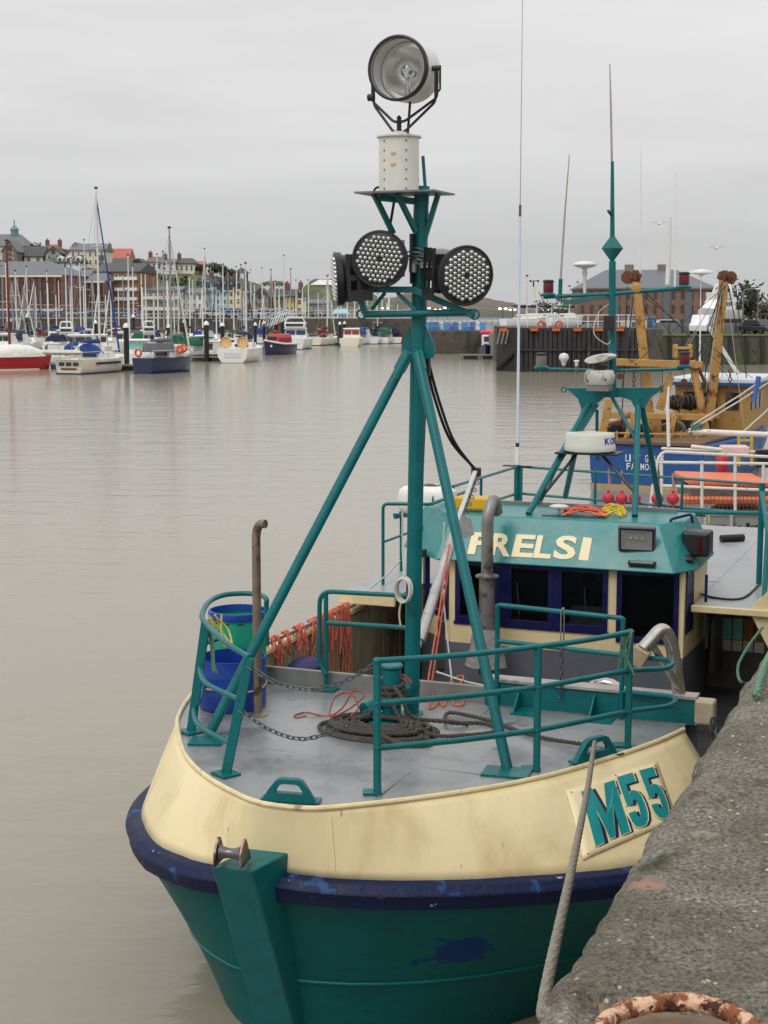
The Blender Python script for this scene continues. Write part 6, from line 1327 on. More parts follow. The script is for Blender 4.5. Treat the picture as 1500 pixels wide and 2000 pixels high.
for x_ in (-.18, .32): put('chimney', M().box(V(hw * x_, 8, RG + .2), (1.2, .8, 1.0)), rend['stone'], t, smooth=False)
for x_ in (-.45, -.1, .3, .62): put('hoist_bay', M().box(V(hw * x_, -.05, H * .5), (.9, .2, H * .8)), mat('grey hoist bay', S(96, 104, 110), .5), t, smooth=False)
# gazebo on the crest
gx = xx(472, 530, 345); gz = ground(gx, 345); t = thing('bandstand', 'small open bandstand with dark hipped roof on the grass crest', 'bandstand', (gx, 345, gz))
for a in range(6): put('post', M().cyl(V(1.3 * math.cos(a * 1.047), 1.3 * math.sin(a * 1.047), -.5), V(1.3 * math.cos(a * 1.047), 1.3 * math.sin(a * 1.047), 2.2), .12, 6), dslate, t)
put('roof', M().lathe([(1.9, 2.2), (1.0, 2.9), (.05, 3.5)], n=6), dslate, t, smooth=False)
# ---------------------------------------------------------------- trees and shrubs
leafd = mat('dark evergreen leaves', S(52, 62, 44), .8, var=.4, scale=.8); leafb = mat('bare winter twigs', S(92, 84, 76), .9, var=.3, scale=.8)
def tree(name, label, x, D, zb, h, r, mt, n=420, trunk=True, group=None, leaf=.35):
    t = thing(name, label, 'tree', (x, D, zb), 0, group); rnd = random.Random(int(x * 7 + D)); m = M()
    cl = [V(rnd.gauss(0, r * .42), rnd.gauss(0, r * .42), h * (.35 + .55 * rnd.random())) for _ in range(11)]
    for i in range(n):
        c = rnd.choice(cl); p = c + V(rnd.gauss(0, r * .22), rnd.gauss(0, r * .22), rnd.gauss(0, h * .09)); d = V(rnd.gauss(0, 1), rnd.gauss(0, 1), rnd.gauss(0, 1)).normalized(); e = d.orthogonal().normalized(); s = leaf * rnd.uniform(.5, 1)
        m.add([p + d * s, p + e * s * .6, p - d * s, p - e * s * .6], [(0, 1, 2, 3)])
    put('crown', m, mt, t, smooth=False); tm = M().tube([V(0, 0, -.8), V(0, 0, h * .45), V(.1, 0, h * .75)], [h * .03, h * .022, h * .008], 6)
    for c in cl[:6]: tm.tube([V(0, 0, h * .35), c], [h * .012, h * .004], 5)
    put('trunk', tm, mat('bark', S(70, 62, 54), .9), t); return t
for px, yb_, h, r, D, lab, mt in ((424, 532, 3.4, 2.6, 345, 'dark bushy tree on the crest, tallest of the clump', leafd), (438, 533, 2.6, 2.2, 346, 'rounded dark tree on the crest in the middle of the clump', leafd), (449, 533, 2.4, 2.0, 344, 'low dark tree on the crest nearest the bandstand', leafd), (73, 505, 3.6, 2.0, 352, 'bare winter tree beside the red tiled house', leafb), (127, 506, 3.0, 2.2, 352, 'bare winter tree left of the apartment block', leafb), (384, 531, 1.6, 1.8, 344, 'low dark bush at the end of the crest houses', leafd), (115, 515, 2.2, 1.4, 320, 'small evergreen before the white dormered house', leafd)):
    x = xx(px, yb_, D); tree('tree', lab, x, D, ground(x, D), h, r, mt)
for px, yb_, h, r, D, lab, mt in ((1464, 642, 5.2, 1.9, 180, 'dark bushy evergreen beside the lamp posts at the right edge', leafd), (1487, 640, 3.8, 2.2, 186, 'bare tree at the right edge behind the evergreen', leafb), (1100, 626, 4.2, 3.2, 260, 'bare trees left of the brown brick warehouse', leafb), (1072, 628, 3.4, 3.0, 270, 'bare thicket behind the boats ashore', leafb)):
    tree('tree', lab, xx(px, yb_, D), D, 2.6, h, r, mt, 700 if D < 200 else 300)
shr = M(); rnd = random.Random(5)
for i in range(2600):
    px = rnd.uniform(-60, 640); D = rnd.uniform(275, 330) if rnd.random() < .6 else rnd.uniform(268, 280); x = (px - CX) / F * D
    if noise.noise(V(px * .03, D * .05, 7)) < .05: continue
    z = ground(x, D) + rnd.uniform(0, .9); d = V(rnd.gauss(0, 1), rnd.gauss(0, 1), rnd.gauss(0, 1)).normalized(); e = d.orthogonal().normalized(); s = .8; p = V(x, D, z); shr.add([p + d * s, p + e * s * .6, p - d * s, p - e * s * .6], [(0, 1, 2, 3)])
put('scrub', shr, leafd, None, smooth=False, kind='stuff', label='dark scrub growing over the turf hillside', category='scrub')
# ---------------------------------------------------------------- piers, walls, railings on the right
def railing(name, label, a, b, n, h, mt, group=None, r=.035):
    a, b = Vector(a), Vector(b); t = thing(name, label, 'railing', a, 0, group, keep=True)
    for i in range(n + 1): p = a.lerp(b, i / n); put('post', M().cyl(p, p + V(0, 0, h), r, 6), mt, t)
    for z in (h, h * .55): put('rail', M().tube([a + V(0, 0, z), b + V(0, 0, z)], r, 6), mt, t)
    return t
bluer = mat('blue railing', S(92, 140, 190), .5, var=.1); whr = mat('white railing', S(222, 224, 226), .5, var=.05)
DP = wz(1100, 726, WZ).y; zt_ = yz(640, DP)
plk = mat('black pier timber', S(52, 50, 50), .75, var=.35, scale=1.2, bump=.3, stretch=(1, 1, .25), spots=((S(86, 84, 80), 1.4, .60, None, 0, .08), (S(34, 32, 32), .8, .52, None, 0, .1)))
pa, pb_ = xx(1004, 690, DP), xx(1248, 690, DP)
pier = thing('timber_pier', 'black timber faced pier head with orange markers on top', 'pier', ((pa + pb_) / 2, DP, WZ), keep=True)
put('core', M().span(V(pa, DP + .3, -2), V(pb_ + 2, DP + 24, zt_ - .12)), stone, pier, smooth=False)
n = 26
for i in range(n):
    x0 = pa + (pb_ - pa) * i / n; put('plank', M().box(V(x0 + (pb_ - pa) / n / 2, DP + (.12 if i % 3 else .05), (zt_ - 1.2) / 2), ((pb_ - pa) / n - .06, .3, zt_ + 1.2)), plk, pier, smooth=False, bevel=.03)
put('waling', M().box(V((pa + pb_) / 2, DP - .1, yz(683, DP)), (pb_ - pa, .2, .18)), plk, pier, smooth=False)
xl = xx(970, 690, DP + 1.5); put('end_face', M().prism([V(pa + .1, DP, -2), V(pa + .1, DP, zt_), V(xl, DP + 1.6, zt_), V(xl, DP + 1.6, -2)], V(.2, 1, 0)), plk, pier, smooth=False)
put('end_brace', M().beam(V(xl, DP + 1.2, yz(722, DP)), V(pa, DP - .1, yz(690, DP)), .2, .2), black, pier, smooth=False)
for k, x in enumerate((975, 983, 991)): put('pale_strip', M().beam(wd_(x + 2, 645, DP + .5), wd_(x - 4, 672, DP + .5), .15, .1), mat('weathered strip', S(150, 138, 122), .8), pier, smooth=False)
for x in (983, 1043, 1086, 1128, 1170, 1211): put('orange_marker', M().box(wd_(x, 644, DP - .25), (.62, .2, .20)), mat('orange marker', S(222, 96, 40), .6), pier, smooth=False)
railing('pier_railing', 'white tube railing along the top of the black pier', V(pa + .3, DP + .6, zt_ - .12), V(pb_, DP + .6, zt_ - .12), 12, 1.15, whr)
for x, lab in ((1057, 'left'), (1092, 'right')): wone('lifebuoy', M().torus(wd_(x, 634, DP + .45), (0, 1, 0), .26, .07, 18, 8), mat('orange lifebuoy', S(200, 70, 60), .6), wd_(x, 634, DP + .45), 'orange lifebuoy on the pier railing, ' + lab + ' one of the pair', 'lifebuoy', 'lifebuoys on the pier railing')
# stone wall left of it
DW = wz(890, 691, WZ).y; zw = yz(647, DW)
wone('harbour_wall', M().span(V(xx(818, 690, DW), DW, -2), V(xx(985, 690, DW), DW + 30, zw)), stone, V(xx(900, 690, DW), DW, 0), 'dark stone dock wall left of the black pier with blue railings', 'wall', smooth=False)
railing('dock_railing', 'pale blue railing on the stone dock wall left of the pier', V(xx(820, 640, DW), DW + .5, zw), V(xx(985, 640, DW), DW + .5, zw), 14, 1.4, bluer)
lad = thing('ladder', 'steel ladder fixed to the stone dock wall', 'ladder', V(xx(914, 690, DW), DW - .1, zw - 2.2), keep=True)
for s in (-.2, .2): put('stile', M().beam(V(xx(914, 690, DW) + s, DW - .1, WZ), V(xx(914, 690, DW) + s, DW - .1, zw), .06, .06), galv, lad, smooth=False)
for k in range(8): put('rung', M().beam(V(xx(914, 690, DW) - .2, DW - .1, .2 + k * .3), V(xx(914, 690, DW) + .2, DW - .1, .2 + k * .3), .05, .05), galv, lad, smooth=False)
rnd = random.Random(3)
for i in range(13):
    px = 834 + i * 9 + rnd.uniform(-2, 2); D = DW + 3 + rnd.uniform(0, 3); c = rnd.choice([S(64, 120, 190), S(70, 110, 170), S(90, 150, 200), S(220, 224, 226)]); x = xx(px, 640, D); hgt = rnd.uniform(.5, 1.1)
    o = thing('fish_crate_stack', ('white' if c[0] > .5 else 'blue') + ' fish crates behind the dock railing, %s stack from the mast' % ('first second third fourth fifth sixth seventh eighth ninth tenth eleventh twelfth thirteenth'.split()[i]), 'crate', V(x, D, zw), 0, 'crates behind the dock railing', keep=True); mt = mat('crate %d' % (i % 4), c, .6, var=.15)
    for k in range(2 if hgt > .7 else 1): put('crate', M().box(V(x, D, zw + .28 + .5 * k), (.62, .8, .46)), mt, o, smooth=False, bevel=.03)
# right mossy wall
DR = wz(1380, 712, WZ).y; zr_ = yz(656, DR); wl_ = thing('mossy_wall', 'mossy green topped dock wall with timber fenders at the right edge', 'wall', V(xx(1400, 690, DR), DR, WZ), keep=True)
put('face', M().span(V(xx(1240, 690, DR), DR, -2), V(xx(1760, 690, DR), DR + 40, zr_)), mat('mossy dock wall', S(86, 84, 76), .85, var=.3, scale=.6, spots=((S(84, 94, 54), .5, .50, None, 0, .08), (S(56, 54, 50), 1, .6))), wl_, smooth=False)
put('turf_edge', M().span(V(xx(1240, 690, DR), DR - .1, zr_), V(xx(1760, 690, DR), DR + 1.2, zr_ + .14)), mat('moss', S(104, 112, 60), .9, var=.3, scale=1), wl_, smooth=False)
for px in (1283, 1310, 1338, 1366, 1396, 1428, 1460, 1490): x = xx(px, 690, DR); put('timber_fender', M().beam(V(x, DR - .25, WZ - .5), V(x - .2, DR - .2, zr_ - .1), .32, .3), plk, wl_, smooth=False)
struct(put('dock_apron', M().span(V(xx(1005, 640, DP + 4), DP + 24, -1), V(140, 290, 2.3)), pave, smooth=False))
fn = thing('mesh_fence', 'grey mesh fence along the dock apron before the brown warehouse', 'fence', V(xx(1400, 650, DR + 12), DR + 12, zr_), keep=True)
x0, x1 = xx(1280, 640, DR + 12), xx(1540, 640, DR + 12); put('mesh', M().span(V(x0, DR + 12, zr_), V(x1, DR + 12.06, zr_ + 1.1)), mat('grey fence mesh', S(116, 118, 120), .7, var=.15, scale=3), fn, smooth=False)
for k in range(11): put('post', M().beam(V(x0 + (x1 - x0) * k / 10, DR + 11.9, zr_), V(x0 + (x1 - x0) * k / 10, DR + 11.9, zr_ + 1.3), .08, .08), galv, fn, smooth=False)
# ---------------------------------------------------------------- vehicles, lamps
def car(label, px, y, D, L, mt, van=False, zb=None, rz=0):
    x = xx(px, y, D); zb = zb if zb is not None else yz(y, D); t = thing('van' if van else 'car', label, 'van' if van else 'car', (x, D, zb), rz)
    h = 1.9 if van else 1.42; hl = L / 2
    body = [V(-hl, 0, .3), V(-hl, 0, .85), V(-hl * .92, 0, h * .62), V(hl * .9, 0, .8), V(hl, 0, .6), V(hl, 0, .3)] if not van else [V(-hl, 0, .3), V(-hl, 0, h), V(hl * .45, 0, h), V(hl * .72, 0, 1.15), V(hl, 0, .95), V(hl, 0, .3)]
    put('body', M().prism(body, V(0, 1.75, 0)), mt, t, smooth=False, bevel=.08)
    if not van: put('cabin', M().prism([V(-hl * .85, .12, .85), V(-hl * .6, .12, h), V(hl * .25, .12, h), V(hl * .55, .12, .85)], V(0, 1.5, 0)), mt, t, smooth=False, bevel=.06); put('side_window', M().prism([V(-hl * .72, .09, .92), V(-hl * .55, .09, h - .1), V(hl * .2, .09, h - .1), V(hl * .42, .09, .92)], V(0, .05, 0)), winglass, t, smooth=False)
    else: put('side_window', M().prism([V(hl * .12, -.02, 1.15), V(hl * .12, -.02, h - .25), V(hl * .42, -.02, h - .25), V(hl * .66, -.02, 1.15)], V(0, .04, 0)), winglass, t, smooth=False)
    for sx_ in (-.62, .62):
        for y_ in (-.02, 1.57): w = put('wheel', M().cyl(V(hl * sx_, y_, .32), V(hl * sx_, y_ + .2, .32), .32, 14), black, t); put('hub', M().cyl(V(hl * sx_, y_ - .02, .32), V(hl * sx_, y_ + .22, .32), .17, 10), galv, w)
cp = {k: mat('car paint ' + k, c, .3, .2, coat=.4) for k, c in dict(silver=S(170, 176, 182), blue=S(70, 100, 150), black=S(40, 42, 46), white=S(224, 226, 226), red=S(150, 50, 46), pale=S(150, 180, 205)).items()}
ZV = ZP + .07
for px, lab, c in ((400, 'dark car parked on the promenade below the pale blue broad gable', 'black'), (420, 'silver car parked below the narrow blue houses', 'silver'), (442, 'dark car parked below the cream gabled house', 'black'), (462, 'blue car parked at the end of the gabled row', 'blue'), (538, 'blue car parked below the stone terrace', 'blue'), (548, 'pale blue car parked right of the stone terrace', 'pale'), (520, 'silver car parked on the wall left of the blue cars', 'silver')): car(lab, px, 618, 236 + (px % 7), 4.2, cp[c], zb=ZV)
car('white van parked behind the mossy dock wall', 1356, 648, DR + 10, 4.6, cp['white'], True, zb=zr_, rz=R(-115)); car('silver car parked beside the white van', 1312, 648, DR + 18, 4.0, cp['silver'], zb=2.3); car('dark car parked at the right edge behind the mossy wall', 1468, 650, DR + 9, 4.0, cp['black'], zb=zr_, rz=R(-60))
def lamp(label, px, ytop, yb_, D, arm=.8, group='street lamps', zb=None):
    x = xx(px, ytop, D); zb = zb if zb is not None else yz(yb_, D); zt = yz(ytop, D); t = thing('street_lamp', label, 'street lamp', (x, D, zb), 0, group)
    put('column', M().tube(fillet([V(0, 0, 0), V(0, 0, zt - zb), V(arm, 0, zt - zb + .05)], .4), .07, 6), mat('grey lamp column', S(120, 122, 124), .5, .3), t); put('lantern', M().sph(V(arm, 0, zt - zb), .2, 8, (1.8, 1, .6)), mat('lamp head', S(206, 206, 200), .4), t)
lamp('bent-arm street lamp at the right edge left of the evergreen', 1452, 565, 655, DR + 14, 1.5, zb=zr_); lamp('straight street lamp behind the evergreen', 1482, 560, 655, DR + 16, -.5, zb=zr_)
def lit(label, px, y, D):
    x = xx(px, y, D); zt = yz(y, D); t = thing('street_lamp', label, 'street lamp', (x, D, 2.2), 0, 'lit lamps along the far dock road'); put('column', M().cyl(V(0, 0, 0), V(0, 0, zt - 2.2), .08, 6), galv, t)
    e = bpy.data.materials.get('lit lantern')
    if not e:
        e = bpy.data.materials.new('lit lantern'); e.use_nodes = True; b = e.node_tree.nodes['Principled BSDF']; b.inputs['Emission Color'].default_value = (1, .86, .6, 1); b.inputs['Emission Strength'].default_value = 2.2; b.inputs['Base Color'].default_value = (.8, .78, .7, 1)
    for s in (-.55, .55): put('lantern', M().sph(V(s, 0, zt - 2.2), .3, 8, (1.2, 1, .7)), e, t)
    put('lamp_arm', M().beam(V(-.55, 0, zt - 2.25), V(.55, 0, zt - 2.25), .07, .07), galv, t, smooth=False)
for px, y, D, lab in ((833, 602, 330, 'lit twin lamp just right of the mast'), (855, 605, 360, 'second lit twin lamp right of the mast'), (874, 601, 340, 'lit twin lamp above the blue crates'), (982, 603, 300, 'bright lit twin lamp above the pier head'), (1001, 605, 360, 'lit twin lamp left of the white aerial'), (1066, 606, 380, 'lit twin lamp left of the anemometer'), (1080, 612, 420, 'farthest lit twin lamp below the brown hill'), (752, 602, 330, 'lit twin lamp left of the mast')): lit(lab, px, y, D)
# bits on the far dock: huts and store boxes
def crate_(name, label, px, y0, y1, w, D, c, zb=2.3):
    x = xx(px, 630, D); h = max(.8, (y1 - y0) / F * D); t = thing(name, label, 'hut', (x, D, zb)); W = w / F * D; put('walls', M().span(V(-W / 2, 0, 0), V(W / 2, 3, h)), mat(name + str(px), c, .6, var=.12, scale=.8), t, smooth=False, bevel=.04); put('roof', M().prism([V(-W / 2 - .1, -.1, h), V(W / 2 + .1, -.1, h), V(W / 2 + .1, 3.1, h), V(-W / 2 - .1, 3.1, h)], V(0, 0, .12)), mat('hut roof', S(130, 132, 134), .6), t, smooth=False); put('door', M().box(V(0, -.03, h * .42), (W * .35, .08, h * .8)), mat('hut door', S(90, 96, 100), .6), t, smooth=False)
for px, y0, y1, w, c, lab in ((1167, 628, 645, 24, S(60, 104, 170), 'blue store box on the dock behind the pier railing'), (1120, 630, 645, 30, S(60, 90, 76), 'dark green container behind the pier railing'), (1146, 630, 645, 16, S(196, 190, 170), 'cream hut between the green container and blue box'), (1242, 622, 650, 44, S(206, 196, 164), 'cream store building beside the ochre gantry post'), (1268, 592, 622, 22, S(70, 130, 190), 'blue cabin raised behind the ochre gantry post'), (1140, 618, 630, 24, S(84, 90, 110), 'grey shed left of the brown warehouse')): crate_('store_hut', lab, px, y0, y1, w, DP + 26 + (px % 5) * 2, c)
# ================================================================ MARINA
gel = mat('white gelcoat', S(228, 228, 224), .3, var=.05, scale=1, coat=.2); gelc = mat('cream gelcoat', S(228, 222, 204), .35, var=.05, scale=1); navyh = mat('navy yacht hull', S(34, 44, 78), .3, var=.1, coat=.3); redh = mat('red yacht hull', S(170, 30, 40), .35, var=.1, coat=.2)
spar = mat('silver spar', S(214, 214, 210), .45, .1, var=.08); sparw = mat('white spar', S(226, 226, 222), .4); sparr = mat('dark red spar', S(110, 44, 40), .5); sparg = mat('grey spar', S(150, 150, 148), .45, .3)
cvb = mat('blue canvas', S(40, 70, 140), .8, var=.15, bump=.3, bscale=6); cvn = mat('navy canvas', S(38, 44, 76), .8, var=.15, bump=.3, bscale=6); cvg = mat('green canvas', S(30, 92, 66), .8, var=.15); cvr = mat('maroon canvas', S(104, 44, 44), .8, var=.15); cvw = mat('white tarpaulin', S(226, 224, 218), .7, var=.08, bump=.6, bscale=3); cvy = mat('grey canvas', S(110, 112, 118), .8, var=.15, bump=.3, bscale=6)
teak = mat('teak trim', S(120, 86, 60), .6, var=.2); ylw = mat('orange life ring', S(226, 84, 48), .6)
CV = [cvb, cvn, cvg, cvr, cvy, cvw]
def hull_(L, B, fb, stern=.78, sheer=.25, bot=.62):
    rg = []
    for t, k, dz in ((-.5, stern, .04), (-.46, stern + .03, .03), (-.2, 1.0, -.02), (.12, .93, .02), (.32, .62, .45), (.44, .26, .8), (.5, .03, 1.0)):
        b = B / 2 * k; z = fb + sheer * dz; y = L * t; lo = y - (.06 * L if t > .4 else 0)
        half = [(bot * .55, -.42, 0), (bot, -.30, 0), ((bot + .9) / 2 + .04, -.02, .2), (.93, z * .40, .5), (.985, z * .75, .8), (1, z, 1)]
        rg.append([V(-b * k_, lo + (y - lo) * f, zz) for k_, zz, f in half] + [V(b * k_, lo + (y - lo) * f, zz) for k_, zz, f in reversed(half)])
    return M().loft(rg)
def band(L, B, fb, mt, t): 
    return put('boot_line', M().loft([[V(-B / 2 * k * .93, L * y, -.05), V(B / 2 * k * .93, L * y, -.05), V(B / 2 * k * .95, L * y, .10), V(-B / 2 * k * .95, L * y, .10)] for y, k in ((-.505, .78), (-.2, 1.0), (.12, .93), (.3, .62))]), mt, t, smooth=False)
def rig(t, L, fb, H, mt, cov, spread=2, y0=.08, boomL=.42, stays=True, r=.10):
    ms = put('mast', M().tube([V(0, L * y0, fb), V(0, L * y0, fb + H * .7), V(0, L * y0, fb + H)], [r, r * .9, r * .6], 8), mt, t)
    for k in range(spread): z = fb + H * (k + 1) / (spread + 1); put('spreader', M().beam(V(-.75 + .15 * k, L * y0 - .1, z), V(.75 - .15 * k, L * y0 - .1, z), .05, .05), mt, ms, smooth=False)
    put('masthead', M().box(V(0, L * y0, fb + H + .1), (.18, .25, .16)), black, ms, smooth=False)
    if stays:
        for a in (V(-.9, L * y0 - .2, fb), V(.9, L * y0 - .2, fb), V(0, -L * .48, fb), V(0, L * .48, fb + .2)): put('stay', M().tube([a, V(0, L * y0, fb + H * .97)], .014, 4), sparg, ms)
        put('furled_sail', M().tube([V(0, L * .46, fb + .4), V(0, L * y0 + .05, fb + H * .94)], [.09, .05], 6), cov if cov in (cvb, cvn) else cvw, ms)
    if boomL:
        b = put('boom', M().tube([V(0, L * y0 - .1, fb + 1.25), V(0, L * (y0 - boomL), fb + 1.3)], .07, 8), mt, t)
        if cov: put('sail_cover', M().loft([[V(.13 * s * math.cos(a), y, fb + 1.38 + .17 * s * math.sin(a)) for a in [2 * math.pi * k / 10 for k in range(10)]] for s, y in ((1.2, L * y0 - .15), (1.1, L * (y0 - boomL * .3)), (.8, L * (y0 - boomL * .7)), (.35, L * (y0 - boomL)))]), cov, b)
    return ms
def cabin_(t, L, B, fb, mt, h=.5, y0=-.12, y1=.26, win=True):
    c = put('cabin', M().loft([[V(-B * .34 * k, L * y0, fb + z), V(B * .34 * k, L * y0, fb + z), V(B * .22 * k, L * (y1 - .05 * i), fb + z), V(-B * .22 * k, L * (y1 - .05 * i), fb + z)] for i, (k, z) in enumerate(((1, -.05), (.92, h)))]), mt, t, smooth=False, bevel=.05)
    if win: put('cabin_window', M().box(V(0, L * y0 - .02, fb + h * .5), (B * .42, .05, h * .5)), winglass, c, smooth=False)
    return c
def place(px, y): p = wz(px, y, WZ); return p
def sailboat(label, px, y, L, rz, hm, Htop, sp_=spar, cov=cvb, group=None, detail=True, B=None, fb=1.0, wy=None):
    p = place(px, y); t = thing('sailing_yacht', label, 'yacht', p, rz, group); B = B or L * .31
    put('hull', hull_(L, B, fb), hm, t, sharp=45); band(L, B, fb, cvn, t); cabin_(t, L, B, fb, gel); H = yz(Htop, p.y) - p.z - fb
    rig(t, L, fb, H, sp_, cov, 2 if detail else 1, stays=detail)
    if detail: put('sprayhood', M().loft([[V(B * .3 * math.cos(a), yy, fb + .4 + hh * math.sin(a)) for a in [math.pi * k / 8 for k in range(9)]] for yy, hh in ((-L * .16, .85), (-L * .08, .8), (-L * .03, .3))]), cov or cvn, t); 
    if detail:
        for s in (-1, 1): put('guard_rail', M().tube([V(s * B * .38, -L * .49, fb + .05), V(s * B * .38, -L * .49, fb + .6), V(s * B * .49, 0, fb + .6), V(s * B * .30, L * .34, fb + .75)], .022, 5), spar, t)
    return t
def motorboat(label, px, y, L, rz, hm=gel, top=None, group=None, fly=False, wheel=True, B=None, fb=.95, glassm=None):
    p = place(px, y); t = thing('motor_boat', label, 'motor boat', p, rz, group); B = B or L * .36
    put('hull', hull_(L, B, fb, .92), hm, t, sharp=45)
    if hm is gel: band(L, B, fb, cvb, t)
    c = put('cabin', M().loft([[V(-B * .40, -L * .16, fb), V(B * .40, -L * .16, fb), V(B * .30, L * .22, fb), V(-B * .30, L * .22, fb)], [V(-B * .36, -L * .14, fb + 1.25), V(B * .36, -L * .14, fb + 1.25), V(B * .25, L * .10, fb + 1.25), V(-B * .25, L * .10, fb + 1.25)]]), gel, t, smooth=False, bevel=.08)
    for s in (-1, 1): put('windscreen', M().box(V(s * B * .18, -L * .155, fb + .78), (B * .31, .06, .55)), glassm or winglass, c, smooth=False)
    put('roof', M().loft([[V(-B * .40, -L * .20, fb + 1.25), V(B * .40, -L * .20, fb + 1.25), V(B * .29, L * .13, fb + 1.25), V(-B * .29, L * .13, fb + 1.25)], [V(-B * .37, -L * .19, fb + 1.38), V(B * .37, -L * .19, fb + 1.38), V(B * .27, L * .12, fb + 1.38), V(-B * .27, L * .12, fb + 1.38)]]), top or gel, c, smooth=False, bevel=.04)
    if top and not fly: put('canopy', M().loft([[V(B * .42 * math.cos(a), yy, fb + .5 + hh * math.sin(a)) for a in [math.pi * k / 8 for k in range(9)]] for yy, hh in ((-L * .42, .75), (-L * .3, .95), (-L * .18, .9))]), top, t)
    if fly:
        f = put('flybridge', M().loft([[V(-B * .36, -L * .22, fb + 1.38), V(B * .36, -L * .22, fb + 1.38), V(B * .26, L * .06, fb + 1.38), V(-B * .26, L * .06, fb + 1.38)], [V(-B * .38, -L * .23, fb + 2.1), V(B * .38, -L * .23, fb + 2.1), V(B * .28, L * .08, fb + 2.1), V(-B * .28, L * .08, fb + 2.1)]]), gel, t, smooth=False, bevel=.08)
        put('fly_windows', M().box(V(0, -L * .23, fb + 1.75), (B * .6, .05, .3)), winglass, f, smooth=False); put('radar_arch', M().tube(fillet([V(-B * .34, -L * .18, fb + 2.1), V(-B * .28, -L * .2, fb + 2.7), V(B * .28, -L * .2, fb + 2.7), V(B * .34, -L * .18, fb + 2.1)], .2), .09, 8), gel, f)
    return t
# --- front row, left to right
p = place(28, 722); t = thing('sailing_yacht', 'red hulled yacht under a white tarpaulin with dark red mast', 'yacht', p, R(-62)); L = 6.6; put('hull', hull_(L, 2.4, 1.15, .7, .2), redh, t, sharp=45); band(L, 2.4, 1.15, gelc, t)
put('tarpaulin', M().loft([[V(s * 1.3 * math.cos(a), yy, 1.1 + hh * math.sin(a) ** .7 + .06 * noise.noise(V(a * 3, yy, 1))) for a in [math.pi * k / 12 for k in range(13)]] for s, yy, hh in ((.8, -L * .46, .55), (1, -L * .25, .95), (1, 0, 1.1), (.85, L * .2, .95), (.4, L * .40, .5))]), cvw, t)
rig(t, L, 1.2, yz(472, p.y) - WZ - 1.2, sparr, None, 1, -.05, 0, False, .12)
sailboat('white centre-cockpit yacht with oval stern, dark stern windows and the tallest mast', 188, 727, 8.4, R(-20), gelc, 368, spar, cvb, None, True, 3.2, 1.15)
t = [o for o in bpy.data.objects if o.name.startswith('sailing_yacht') and not o.parent][-1]
for k in (-1, 0, 1): put('stern_window', M().box(V(k * .65, -4.24, .80), (.46, .08, .28)), winglass, t, smooth=False, bevel=.03)
put('name_scroll', M().box(V(0, -4.24, .42), (1.4, .05, .12)), cvr, t, smooth=False); put('cove_stripe', M().box(V(1.56, -.6, .82), (.06, 3.8, .18)), cvn, t, smooth=False)
put('davit_dinghy', M().loft([[V(x, -4.9 + .45 * math.cos(a) * s, 1.75 + .22 * math.sin(a) * s) for a in [2 * math.pi * k / 10 for k in range(10)]] for x, s in ((-1.9, .3), (-1.6, 1), (1.2, 1), (1.7, .3))]), mat('grey dinghy', S(196, 194, 184), .6), t)
for s in (-.9, .9): put('davit', M().tube(fillet([V(s, -4.0, 1.1), V(s, -4.1, 2.2), V(s, -4.9, 2.2)], .2), .05, 6), spar, t)
put('mizzen_sail_cover', M().loft([[V(.2 * s * math.cos(a) + x, -3.2 - .5 * x, 2.3 + x * .3 + .3 * s * math.sin(a)) for a in [2 * math.pi * k / 10 for k in range(10)]] for s, x in ((1, -1.2), (1.2, -.5), (.6, .3))]), cvb, t)
motorboat('small white and blue speedboat on the pontoon beside the red yacht', 106, 710, 4.6, R(-70), gel, None, None, B=1.9, fb=.6)
motorboat('white motor boat with turquoise windscreen left of the navy yacht', 274, 716, 7.2, R(-4), gel, None, None, B=2.8, fb=1.1, glassm=mat('turquoise screen', S(120, 200, 184), .2))
sailboat('navy blue double-ended yacht with grey awning and orange lifebuoys', 328, 727, 7.2, R(-26), navyh, 446, sparg, cvy, None, True, 2.5, 1.25)
t = [o for o in bpy.data.objects if o.name.startswith('sailing_yacht') and not o.parent][-1]
for q in (V(-.8, -3.0, 1.65), V(1.1, .2, 1.85), V(.95, .9, 1.95)): put('life_ring', M().torus(q, (0, 1, 0), .28, .09, 16, 8), ylw, t)
put('awning', M().prism([V(-.8, -2.5, 1.7), V(.8, -2.5, 1.7), V(.65, -2.5, 2.4), V(-.65, -2.5, 2.4)], V(0, 2.4, 0)), cvy, t, smooth=False); put('wheelhouse', M().box(V(.1, .7, 1.75), (1.3, 1.4, 1.0)), gel, t, smooth=False, bevel=.08); put('window', M().box(V(.1, -.02, 1.9), (1.0, .05, .45)), winglass, t, smooth=False)
p = place(478, 706); t = thing('sailing_yacht', 'big white modern yacht seen stern on with two round wicker chairs', 'yacht', p, R(-10)); L, B = 9, 3.2
put('hull', hull_(L, B, 1.35, .95, .2, .35), gel, t, sharp=45); put('boot_line', M().box(V(0, -L * .49, -.02), (B * .75, .3, .10)), cvn, t, smooth=False); cabin_(t, L, B, 1.35, gel)
for s in (-1, 1): ch_ = put('wicker_chair', M().lathe([(.0, 0), (.46, .05), (.58, .2), (.53, .27), (.43, .11), (0, .05)], V(s * .85, -L * .40, 1.9), (0, -1, .2), 18), mat('wicker', S(206, 172, 120), .8, var=.2, scale=6, bump=.4), t)
put('stern_panel', M().box(V(0, -L * .502, .75), (1.6, .04, .5)), mat('pale grey panel', S(206, 208, 208), .5), t, smooth=False); rig(t, L, 1.35, yz(515, p.y) - WZ - 1.35, spar, cvn, 2)
p = place(543, 692); t = thing('lifeboat', 'red and navy retired lifeboat with white belting between the white yachts', 'lifeboat', p, R(160)); L, B = 7.4, 2.7
